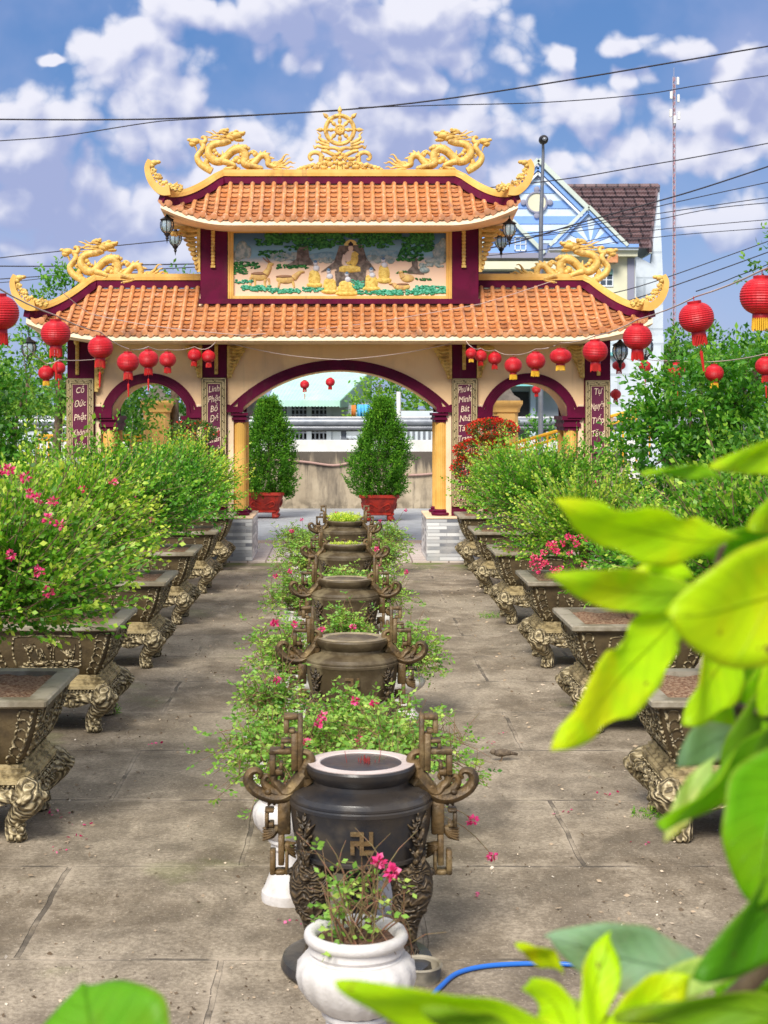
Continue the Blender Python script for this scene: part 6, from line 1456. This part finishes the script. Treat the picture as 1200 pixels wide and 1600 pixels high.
WL = [(261,366,26.75,'front one under the left corner of the upper roof',1),(274,386,28.6,'rear one under the left corner of the upper roof',1),(796,372,26.75,'front one under the right corner of the upper roof',1),(783,390,28.6,'rear one under the right corner of the upper roof',1),
      (45,560,26.6,'under the left end of the lower roof, among the vines',1.1),(969,565,28.4,'dark one right of the outer right pillar',1.2),(1007,560,26.6,'dark one behind the big red lantern, right roof end',1.25)]
for i, (px, py, Y, lb, s_) in enumerate(WL):
    o = wl0 if i == 0 else copy_tree(wl0); o.location = P(px, py, Y); o.scale = (s_,)*3; tag(o, 'iron and glass lantern, ' + lb, 'lantern', 'iron lanterns under the roof corners')
# ------------------------------------------------------------------ red lanterns
def red_lantern(fr, long_=False):
    r = empty('red_lantern', (0,0,0)); R = .5; b = MB(); prof = []; N = 44
    for i in range(N+1):
        t = -PI/2+PI*i/N; t = max(-1.18, min(1.18, t)); rr = R*math.cos(t)**.85; z = .43*math.sin(t); prof.append((rr*(1-.03*(i % 2)), z))
    b.lathe(prof, 32); b.build('shade', M['lantern'], r)
    b = MB(); b.lathe([(.20,.38),(.20,.47),(.17,.475),(.17,.39)],20); b.tube([(0,0,.42),(0,0,.60)],.012,5); b.build('cap', M['lantern_cap'], r, auto=40)
    b = MB(); b.lathe([(.19,-.38),(.205,-.40),(.20,-.52),(.185,-.53)],20); b.build('collar', M['lantern_cap'], r, auto=40)
    b = MB()
    for i in range(26):
        a = i*2*PI/26; L = random.uniform(.24,.32); b.tube([(.19*math.cos(a),.19*math.sin(a),-.50),(.20*math.cos(a),.20*math.sin(a),-.5-L)],.018,4)
    b.build('fringe', M[fr], r)
    if long_:
        b = MB(); b.tube([(0,0,-.4),(0,0,-.95)],.008,4); b.tube([(0,0,-.95),(0,0,-1.0),(0,0,-1.55)],[.02,.05,.03],7); b.build('tassel', M['fringe_r'], r)
    return r
LB = {'r': red_lantern('fringe_r'), 'y': red_lantern('fringe_y'), 'l': red_lantern('fringe_r', True)}
# px, py (centre of the shade), diameter px, kind, what sets it apart
RL = [(-2,489,64,'r',"cut by the left edge, largest on the left string"),(87,521,47,'l',"big one left of the outer left pillar"),(157,543,40,'l',"over the outer left pillar"),(200,566,35,'l',"first over the left arch"),(232,561,32,'l',"middle one over the left arch"),(262,562,27,'r',"small one over the right half of the left arch"),(304,555,22,'r',"small left one of the pair by the inner left pillar"),(326,557,22,'r',"small right one of the pair by the inner left pillar"),
 (72,583,25,'y',"small one with yellow fringe below the big left one"),(92,575,21,'l',"faded small one behind the yellow fringed one"),
 (1190,463,68,'y',"large one with long yellow fringe cut by the right edge"),(1088,496,55,'l',"large tilted one hanging against the sky, right of the gate"),(996,527,46,'r',"big one at the right end of the lower roof"),(930,549,40,'r',"over the outer right pillar"),(876,557,35,'y',"squashed one over the right side of the right arch"),(837,564,31,'y',"with yellow fringe over the right arch"),(802,571,28,'y',"smaller one with yellow fringe left over the right arch"),(773,560,22,'r',"small one just right of the inner right pillar"),(751,556,20,'r',"small middle one by the inner right pillar"),(736,552,18,'y',"smallest front one on the inner right pillar"),
 (967,571,21,'r',"squashed one right of the outer right pillar"),(1008,573,20,'l',"faded one half hidden by bush leaves"),(962,616,17,'r',"low small one right of the outer right pillar"),(1057,579,27,'l',"over the right bush, left one"),(1116,583,30,'y',"with yellow fringe over the right bush"),(1196,572,32,'l',"cut by the right edge above the bush"),(838,609,14,'r',"tiny one inside the right arch"),(476,601,15,'l',"tiny left one seen through the main arch"),(516,597,15,'r',"tiny right one seen through the main arch")]
used = set(); LT = []
for i, (px, py, d, k, lb) in enumerate(RL):
    D = .26 if i not in (6,7,17,18,19) else .24
    Y = D*F/d
    if 17 <= i <= 19: Y = 25.9+.2*(19-i); D = d*Y/F
    if i in (20,21,22): Y = 29.5; D = d*Y/F
    if i in (26,27,28): Y = 38-(i == 26)*5; D = d*Y/F
    if i in (8,9): D = d*23.5/F; Y = 23.5
    o = LB[k] if k not in used else copy_tree(LB[k]); used.add(k)
    o.location = P(px, py, Y); o.scale = (D, D, D*(.80 if 'squashed' in lb else 1.)); o.rotation_euler = ((.0), (.16 if 'tilted' in lb else random.uniform(-.05,.05)), random.uniform(0,6))
    tag(o, 'red lantern, ' + lb, 'paper lantern', 'red lanterns strung across the courtyard'); LT.append((px, py-d*.60, Y))
def wire(label, idx, pre=(), post=(), sag=5, r_=.006, m='wire_white'):
    seq = list(pre)+[LT[i] for i in idx]+list(post); pts = []; Ys = []
    for a, c_ in zip(seq[:-1], seq[1:]):
        for k in range(4): t = k/4; pts.append((a[0]+(c_[0]-a[0])*t, a[1]+(c_[1]-a[1])*t+sag*4*t*(1-t)*.5)); Ys.append(a[2]+(c_[2]-a[2])*t)
    pts.append(seq[-1][:2]); Ys.append(seq[-1][2]); b = MB(); b.tube([P(x,y,yy) for (x,y),yy in zip(pts,Ys)], r_, 5, cap=False); tag(b.build('lantern_wire', M[m], smooth=True), label, 'wire', 'wires carrying the lanterns')
wire('pale wire carrying the left string of red lanterns', [0,1,2,3,4,5,6,7], [(-60,380,8.5)], [(345,522,26.4)], 6, .006)
wire('pale wire drooping across the top of the main arch', [], [(330,528,26.5),(430,552,26.5),(530,562,26.5),(640,550,26.5),(735,528,26.5)], [], 3, .007)
wire('pale wire carrying the right string of red lanterns', [19,18,17,16,15,14,13,12,11,10], [(725,525,26.4)], [(1280,380,8.)], 6, .006)
wire('wire carrying the small lanterns beyond the right pillar', [20,21,23,24,25], [(915,558,27.)], [(1260,545,19)], 4, .006)
wire('thin wire running over the left half of the tiles', [], [(95,455,25.5),(140,490,26.),(230,508,26.),(380,524,26.2)], [], 2, .006)
wire('thin wire running over the right half of the tiles', [], [(380,524,26.2),(560,507,26.6),(750,475,27.),(860,440,27.2)], [], 2, .006)
wire('twisted wire on the left behind the two small lanterns', [8,9], [(40,540,22.)], [(160,560,26.)], 4, .007)
wire('dark wire drop at the upper right lanterns', [], [(1088,455,12.),(1150,432,14.),(1230,400,15)], [], 2, .005, 'cable')
# ------------------------------------------------------------------ small things on the ground
b = MB(); c0 = P(785,1190,0.0001)
By = F*H/(1189-VY); bird = empty('sparrow', ((783-VX)*By/F, By, 0)); 
b.ell((0,0,.062),(.062,.032,.03),12,8); b.ell((-.062,0,.072),(.026,.022,.021),10,7); b.tube([(.05,0,.062),(.09,0,.055),(.13,0,.046)],[.024,.014,.010],8,flat=.6); b.tube([(-.08,0,.07),(-.098,0,.064)],[.007,.001],6); b.build('body', M['feather'], bird, smooth=True)
for s in (-1,1): b = MB(); b.ell((.02,s*.027,.066),(.05,.010,.022),10,6); b.build('wing', M['feather'], bird, smooth=True)
for s in (-1,1): b = MB(); b.tube([(0,s*.012,.045),(.008,s*.012,.02),(-.002,s*.012,.003),(-.018,s*.012,.002)],[.005,.0028,.0026,.002],5); b.build('leg', M['twig'], bird)
bird.rotation_euler.z = .15; tag(bird, 'small brown bird standing on the courtyard slabs right of the roses', 'bird')
rng = np.random.default_rng(5); n = 9500                     # fallen petals and grit
Y = rng.uniform(26**-1.1, 5.5**-1.1, n)**(-1/1.1); X = rng.uniform(-3.4,3.4,n); keep = rng.uniform(0,1,n) < np.clip(.12+.9*(np.sin(X*2.1+Y*.9)*np.cos(Y*1.3-X)+.5*np.sin(X*5.3-Y*3.1)), .06, 1); X, Y = X[keep], Y[keep]; n = len(X)
d = np.stack([rng.normal(size=n), rng.normal(size=n), rng.uniform(-.05,.12,n)],1); tt = rng.choice([0.05,.35,.6,.9], n, p=[.42,.28,.20,.10])
o = leaf_mesh('fallen_petals', np.stack([X,Y,np.full(n,.006)],1), d, rng.uniform(.005,.022,n)*rng.choice([1,1,1,1.6],n), tt, .7, M['litter']); tag(o, 'dry petals and grit scattered over the slabs', 'litter', kind='stuff')
rng = np.random.default_rng(6); pts = [(240,1165),(700,1255),(560,1290),(780,1145),(455,1440),(95,1275),(120,1310),(100,1270),(130,1290),(90,1330),(770,1160),(745,1400),(1000,1320),(880,1270),(950,1240),(720,1590),(700,1585),(735,1588)]
pp = np.array([[ (x-VX)*H/(y-VY), F*H/(y-VY), .006] for x,y in pts]).repeat(5,0)+rng.normal(0,.04,(len(pts)*5,3))*np.array([1,1,0])
o = leaf_mesh('fallen_blossoms', pp, np.concatenate([rng.normal(size=(len(pp),2)), rng.uniform(0,.2,(len(pp),1))],1), rng.uniform(.015,.035,len(pp)), rng.uniform(0,.8,len(pp)), .7, M['petal']); o.color = (1,1,1,1); tag(o, 'crimson and pink petals fallen on the slabs', 'litter', kind='stuff')
rng = np.random.default_rng(9); n = 420; X = np.where(rng.uniform(0,1,n) < .5, rng.normal(-1.75,.35,n), rng.normal(1.8,.35,n)); Y = rng.uniform(7.5,26,n)
d = np.stack([rng.normal(size=n), rng.normal(size=n), rng.uniform(.0,.25,n)],1)
o = leaf_mesh('fallen_leaves', np.stack([X,Y,np.full(n,.01)],1), d, rng.uniform(.02,.05,n), rng.choice([.2,.4,.62], n), .5, M['litter']); tag(o, 'brown dry leaves lying beside the two rows of planters', 'litter', kind='stuff')
def tuft(px, py, R, n_, hh, label, m='leaf', tint=.4):
    global rng; rng = np.random.default_rng(int(px)); Y = F*H/(py-VY); a = rng.uniform(0,2*PI,n_); q = R*np.sqrt(rng.uniform(0,1,n_))
    st = np.stack([q*np.cos(a),q*np.sin(a),np.zeros(n_)],1); p, dd, s_, t = sprays(st, np.stack([np.cos(a)*.4,np.sin(a)*.4,np.ones(n_)],1)+rng.normal(0,.3,(n_,3)), rng.uniform(.4,1,n_)*hh, 7, .022, -.1, .9, .4, tint)
    r = empty('grass_tuft', ((px-VX)*Y/F, Y, 0)); leaf_mesh('blades', p, dd, s_, t, .3, M[m], r); tinted(r,(.9,1,.8)); tag(r, label, 'grass', 'weeds between the slabs')
tuft(168,1115,.10,70,.09,'bright green weed tuft under the second left planter'); tuft(1010,1275,.10,40,.05,'small weed tuft beside the frontmost right planter'); tuft(765,965,.12,50,.10,'weed tuft beside the fourth right planter'); tuft(395,860,.12,40,.2,'slender weed leaning on the left tiled base block')
b = MB(); Yh = F*H/(1590-VY)
hp_ = [(640,1620),(668,1570),(690,1545),(715,1525),(760,1514),(830,1510),(900,1512),(960,1520),(1020,1535)]
b.tube([((x-VX)*H/(y-VY), F*H/(y-VY), .014) for x,y in hp_], .012, 10, 6); tag(b.build('garden_hose', M['hose_blue'], smooth=True), 'blue garden hose curving over the slabs at the bottom', 'hose')
b = MB(); Ys_ = F*H/(1540-VY); b.lathe([(.08,0),(.10,.0),(.105,.06),(.112,.07),(.104,.078),(.095,.07),(.09,.02),(0,.02)],28,((655-VX)*H/(1530-VY),F*H/(1530-VY),.001)); tag(b.build('stone_bowl', M['rim_grey'], auto=40), 'small grey stone bowl right of the front white pot', 'bowl')
b = MB(); 
for k, (x, y, r_) in enumerate([(0,0,.35),(.45,.2,.3),(-.3,.3,.25)]): b.ell((x,y,.35),(r_,r_,.45),9,7)
ob = b.build('garden_rock', M['rock'], auto=60); ob.scale = (.8,.8,.6); ob.location = (-4.05,24.3,1.48); tag(ob, 'grey ornamental rock tip behind the left shrubs', 'rock')
b = MB(); b.bbox((-.9,-.6,0),(.9,.6,1.5),.04); ob = b.build('rock_plinth', M['rock']); ob.location = (-4.05,24.5,0); tag(ob, 'low rough plinth under the ornamental rock', 'plinth')

# ------------------------------------------------------------------ near leaves in front of the viewer
def f_big(n, b, v): pass
mL = bpy.data.materials.new('broad_leaf'); mL.use_nodes = True; n_ = NT(mL.node_tree); bb_ = n_.N['Principled BSDF']
ac = n_.n('ShaderNodeAttribute', attribute_name='across').outputs['Fac']; al = n_.n('ShaderNodeAttribute', attribute_name='along').outputs['Fac']
rib = n_.ramp(n_.m('ABSOLUTE', ac), .0, .05, True, 1, 0)
vein = n_.ramp(n_.m('PINGPONG', n_.m('SUBTRACT', n_.m('MULTIPLY', al, 9), n_.m('MULTIPLY', n_.m('ABSOLUTE', ac), 2.2)), .5), .0, .07, True, 1, 0)
oc = n_.n('ShaderNodeObjectInfo').outputs['Color']; tco = n_.n('ShaderNodeTexCoord').outputs['Object']
c = n_.mix(n_.m('MULTIPLY', n_.ramp(n_.noise(tco, 22, 5), .35, .65), .35), oc, n_.mix(1., oc, (.62,.85,.5), 'MULTIPLY'))
c = n_.mix(n_.m('MAXIMUM', n_.m('MULTIPLY', rib, .35), n_.m('MULTIPLY', vein, .07)), c, n_.mix(1., oc, (.55,.70,.6), 'MULTIPLY'))
c = n_.mix(n_.m('MULTIPLY', n_.ramp(n_.m('ABSOLUTE', ac), .9, 1.0), .35), c, (.45,.36,.05))
c = n_.mix(n_.m('MULTIPLY', n_.ramp(n_.noise(tco, 46, 3), .70, .73), .85), c, (.20,.10,.02)); c = n_.mix(n_.m('MULTIPLY', n_.ramp(n_.noise(tco, 9, 4), .50, .66), .45), c, n_.mix(1., oc, (1.25,.85,.8), 'MULTIPLY'))
n_.set(bb_.inputs['Base Color'], c); bb_.inputs['Roughness'].default_value = .45; bb_.inputs['Specular IOR Level'].default_value = .3
tr_ = n_.n('ShaderNodeBsdfTranslucent'); n_.set(tr_.inputs[0], n_.mix(1., c, (1.25,1.2,.5), 'MULTIPLY')); mx_ = n_.n('ShaderNodeMixShader'); mx_.inputs[0].default_value = .58
bpn = n_.n('ShaderNodeBump'); bpn.inputs['Distance'].default_value = .002; n_.set(bpn.inputs['Height'], n_.m('ADD', rib, n_.m('MULTIPLY', vein, .35))); n_.L.new(bpn.outputs[0], bb_.inputs['Normal'])
n_.L.new(bb_.outputs[0], mx_.inputs[1]); n_.L.new(tr_.outputs[0], mx_.inputs[2]); n_.L.new(mx_.outputs[0], n_.N['Material Output'].inputs[0])
fp = empty('broad_leaved_plant', P(1150,1600,1.7)); tag(fp, 'plant with big lime green leaves close in front at the right', 'plant')
fp2 = empty('round_leaved_plant', P(150,1780,1.5)); tag(fp2, 'plant with one glossy round green leaf at the bottom left corner', 'plant')
def big_leaf(parent, base, tip, w_, bend=0, roll=0., col=(.38,.55,.02), D=(1.75,1.7), shape=.55, fold=.22, sag=.02, wob=.03, nibble=0, label=None):
    """base, tip in picture angle; D: distances of base and tip; bend: sideways bow; roll turns the blade about its rib"""
    A = P(base[0], base[1], D[0]); B = P(tip[0], tip[1], D[1]); dv = B-A; side = Vector((dv.z, 0, -dv.x)).normalized()
    Cc = (A+B)/2+side*(bend*D[0]/F)+Vector((0,0,sag)); Wd = w_*D[0]/F; NL, NW = 36, 8; vs = []; acs = []; als = []; fs = []
    view = Vector((0,-1,0)); rd = random.Random(int(base[0]*7+tip[1]))
    nz = [rd.uniform(-1,1) for _ in range(NL+1)]
    for i in range(NL+1):
        t = i/NL; p = A*(1-t)**2+Cc*2*t*(1-t)+B*t*t; tg = ((Cc-A)*(1-t)+(B-Cc)*t).normalized()
        s0 = (tg.cross(view)).normalized(); nn = s0.cross(tg).normalized()
        s_ = s0*math.cos(roll)+nn*math.sin(roll); nr = -s0*math.sin(roll)+nn*math.cos(roll)
        pr = max(0, math.sin(PI*t**(math.log(.5)/math.log(shape))))**.75 if 0 < t < 1 else 0
        hwid = Wd/2*max(pr, .012)*(1+wob*math.sin(t*21+nz[0]*3))
        for j in range(NW+1):
            u = -1+2*j/NW; e = 1.
            if nibble and abs(u) == 1: e = 1-nibble*max(0, math.sin(t*17+nz[3]*9+u*2))*.5-.12*abs(nz[i])*nibble
            vs.append(p+s_*(hwid*u*e)+nr*(hwid*fold*abs(u)**1.4+.006*math.sin(t*9+u*2))); acs.append(u); als.append(t)
    for i in range(NL):
        for j in range(NW): a = i*(NW+1)+j; fs.append((a, a+1, a+NW+2, a+NW+1))
    me = bpy.data.meshes.new('leaf'); me.from_pydata([tuple(v-parent.location) for v in vs], [], fs)
    for nm, dat in (('across', acs), ('along', als)): at = me.attributes.new(nm, 'FLOAT', 'POINT'); at.data.foreach_set('value', dat)
    me.materials.append(mL); me.polygons.foreach_set('use_smooth', [True]*len(me.polygons)); o = bpy.data.objects.new('leaf', me); C.objects.link(o); o.parent = parent; o.color = (*col, 1)
    sm = o.modifiers.new('thickness', 'SOLIDIFY'); sm.thickness = .0007
    if label: o['label'] = label
    return o
LIME = (.62,.82,.008); LIME2 = (.54,.76,.010); MIDG = (.36,.64,.010); DARK = (.24,.56,.010); YEL = (.66,.78,.008); GLAU = (.42,.60,.42); PALE = (.66,.80,.34)
big_leaf(fp, (1155,840), (870,784), 92, -42, .25, LIME, (1.75,1.6), .52, .15, .0, .04, .5)
big_leaf(fp, (1110,925), (858,900), 66, -22, -.2, LIME2, (1.8,1.65), .5, .2, .0, .03, .15)
big_leaf(fp, (1080,930), (866,1172), 104, -10, .1, LIME, (1.8,1.6), .50, .12, .0, .05, .5)
big_leaf(fp, (1330,880), (1044,962), 196, -34, .15, (.64,.80,.010), (1.55,1.45), .55, .12, .0, .02)
big_leaf(fp, (1150,980), (1072,1134), 100, -12, .35, LIME2, (1.85,1.75), .48, .18, .0, .04, .3)
big_leaf(fp, (1110,1000), (1260,1290), 150, -10, .3, MIDG, (1.95,1.9), .5, .15, .0, .04)
big_leaf(fp, (1080,905), (990,900), 60, 12, .0, LIME, (1.95,1.9), .5, .15, .0, .04)
big_leaf(fp, (1060,880), (1010,965), 60, 6, .0, LIME2, (1.98,1.95), .5, .15)
big_leaf(fp, (1200,1130), (1030,1292), 84, -18, .75, MIDG, (1.7,1.6), .5, .35, .0, .03, label='dark green leaf with a pale folded edge')
big_leaf(fp, (1120,1180), (1040,1315), 40, -8, -.2, PALE, (1.72,1.66), .6, .3)
big_leaf(fp, (1160,1150), (1060,1200), 60, 5, -.5, GLAU, (1.9,1.85), .5, .2)
big_leaf(fp, (1270,1180), (1180,1415), 190, 30, .1, DARK, (1.6,1.55), .5, .12)
big_leaf(fp, (1290,1350), (1088,1532), 120, -28, .2, (.13,.38,.01), (1.6,1.5), .5, .15)
big_leaf(fp, (1110,1528), (855,1464), 104, -30, -.35, (.42,.60,.46), (1.85,1.75), .45, .15, label='bluish green leaf lying above the others')
big_leaf(fp, (900,1640), (524,1538), 96, -32, .2, LIME2, (1.55,1.45), .45, .18)
big_leaf(fp, (905,1660), (952,1458), 62, 8, .0, LIME, (1.6,1.7), .55, .2)
big_leaf(fp, (900,1640), (820,1540), 66, 12, .1, LIME, (1.62,1.7), .5, .2)
big_leaf(fp, (930,1650), (1080,1525), 84, 14, .1, LIME, (1.58,1.6), .5, .2)
big_leaf(fp, (1010,1570), (1165,1518), 52, -8, .5, PALE, (1.7,1.6), .5, .3)
big_leaf(fp, (880,1520), (808,1480), 34, -4, .3, YEL, (1.9,1.85), .5, .2)
big_leaf(fp, (1040,1540), (935,1520), 46, 4, .3, (.60,.40,.03), (1.95,1.9), .5, .2, label='yellowing leaf low among the green ones')
big_leaf(fp, (1290,1590), (960,1592), 70, -10, .2, (.25,.45,.015), (1.5,1.5), .5, .2)
big_leaf(fp, (820,1640), (660,1580), 60, -14, .2, (.30,.48,.02), (1.5,1.45), .5, .2)
big_leaf(fp, (1260,712), (1112,732), 54, -10, .3, LIME2, (1.8,1.7), .45, .2)
big_leaf(fp, (1130,748), (1005,742), 22, -3, .5, MIDG, (2.0,1.9), .5, .3)
big_leaf(fp, (1260,850), (1090,862), 76, -16, .2, DARK, (1.9,1.85), .5, .2)
big_leaf(fp, (1230,1100), (1100,1060), 90, 0, .4, MIDG, (2.05,2.0), .5, .2)
big_leaf(fp, (1240,1250), (1120,1120), 110, 0, .2, DARK, (2.1,2.05), .5, .2)
big_leaf(fp, (1130,1600), (1240,1470), 90, 0, .4, DARK, (1.9,1.95), .5, .2)
big_leaf(fp, (1100,1640), (1000,1560), 80, 0, .4, MIDG, (1.9,1.85), .5, .2)
for (bs, tp_, ww, bd_, rl, cc, dd_) in (((1290,1010),(1150,1120),120,-10,.3,MIDG,(1.9,1.85)),((1300,1080),(1130,1200),130,14,.2,(.20,.40,.015),(1.88,1.8)),((1280,950),(1190,1120),100,0,.2,LIME2,(1.8,1.75)),
    ((1290,1180),(1150,1260),110,-12,.4,MIDG,(1.95,1.9)),((1180,960),(1120,1080),80,8,.2,LIME2,(1.92,1.9)),((1310,1420),(1170,1460),90,10,.3,DARK,(1.9,1.9)),((1180,1640),(1130,1480),90,14,.2,DARK,(1.95,1.95)),((1280,1560),(1120,1570),70,-10,.3,MIDG,(1.75,1.7)),
    ((1060,1640),(1010,1500),60,10,.3,(.50,.56,.10),(1.9,1.85)),((980,1650),(870,1560),60,-8,.3,(.42,.58,.10),(1.75,1.7)),((1280,760),(1170,830),80,-12,.3,LIME2,(1.9,1.85))):
    big_leaf(fp, bs, tp_, ww, bd_, rl, cc, dd_, .5, .2)
big_leaf(fp2, (150,1790), (135,1538), 272, 10, .0, (.20,.50,.02), (1.5,1.62), .52, .10)
b = MB(); LM = Matrix.Translation(-fp.location)
b.tube([P(1080,1660,1.72), P(1100,1600,1.72), P(1150,1555,1.70), P(1215,1490,1.66), P(1260,1430,1.64)], [.013,.012,.011,.010,.009], 10, 5)
b.tube([P(1190,1530,1.72), P(1175,1350,1.8), P(1160,1150,1.85), P(1130,1010,1.85), P(1120,900,1.84), P(1130,850,1.82)], [.007,.006,.0055,.005,.0045,.004], 8, 5)
b.tube([P(1130,1010,1.85), P(1100,960,1.84), P(1085,930,1.82)], .003, 6, 3); b.tube([P(1150,1560,1.71), P(1000,1640,1.65), P(905,1660,1.6)], .005, 6, 3); b.tube([P(1150,1100,1.85), P(1230,1130,1.75), P(1300,1150,1.6)], .004, 6, 3)
b.tube([P(1150,870,1.82), P(1250,860,1.8), P(1330,880,1.6)], .004, 6, 3); b.tube([P(1300,1150,1.6), P(1320,1000,1.58), P(1330,880,1.55)], .005, 6, 3)
b.build('stem', M['bark'], fp, M=LM, smooth=True)
b = MB(); b.tube([Vector((0,0,-.25)), Vector((0,0,0)), P(150,1790,1.5)-fp2.location], .004, 6, 3); b.build('stem', M['bark'], fp2, smooth=True)
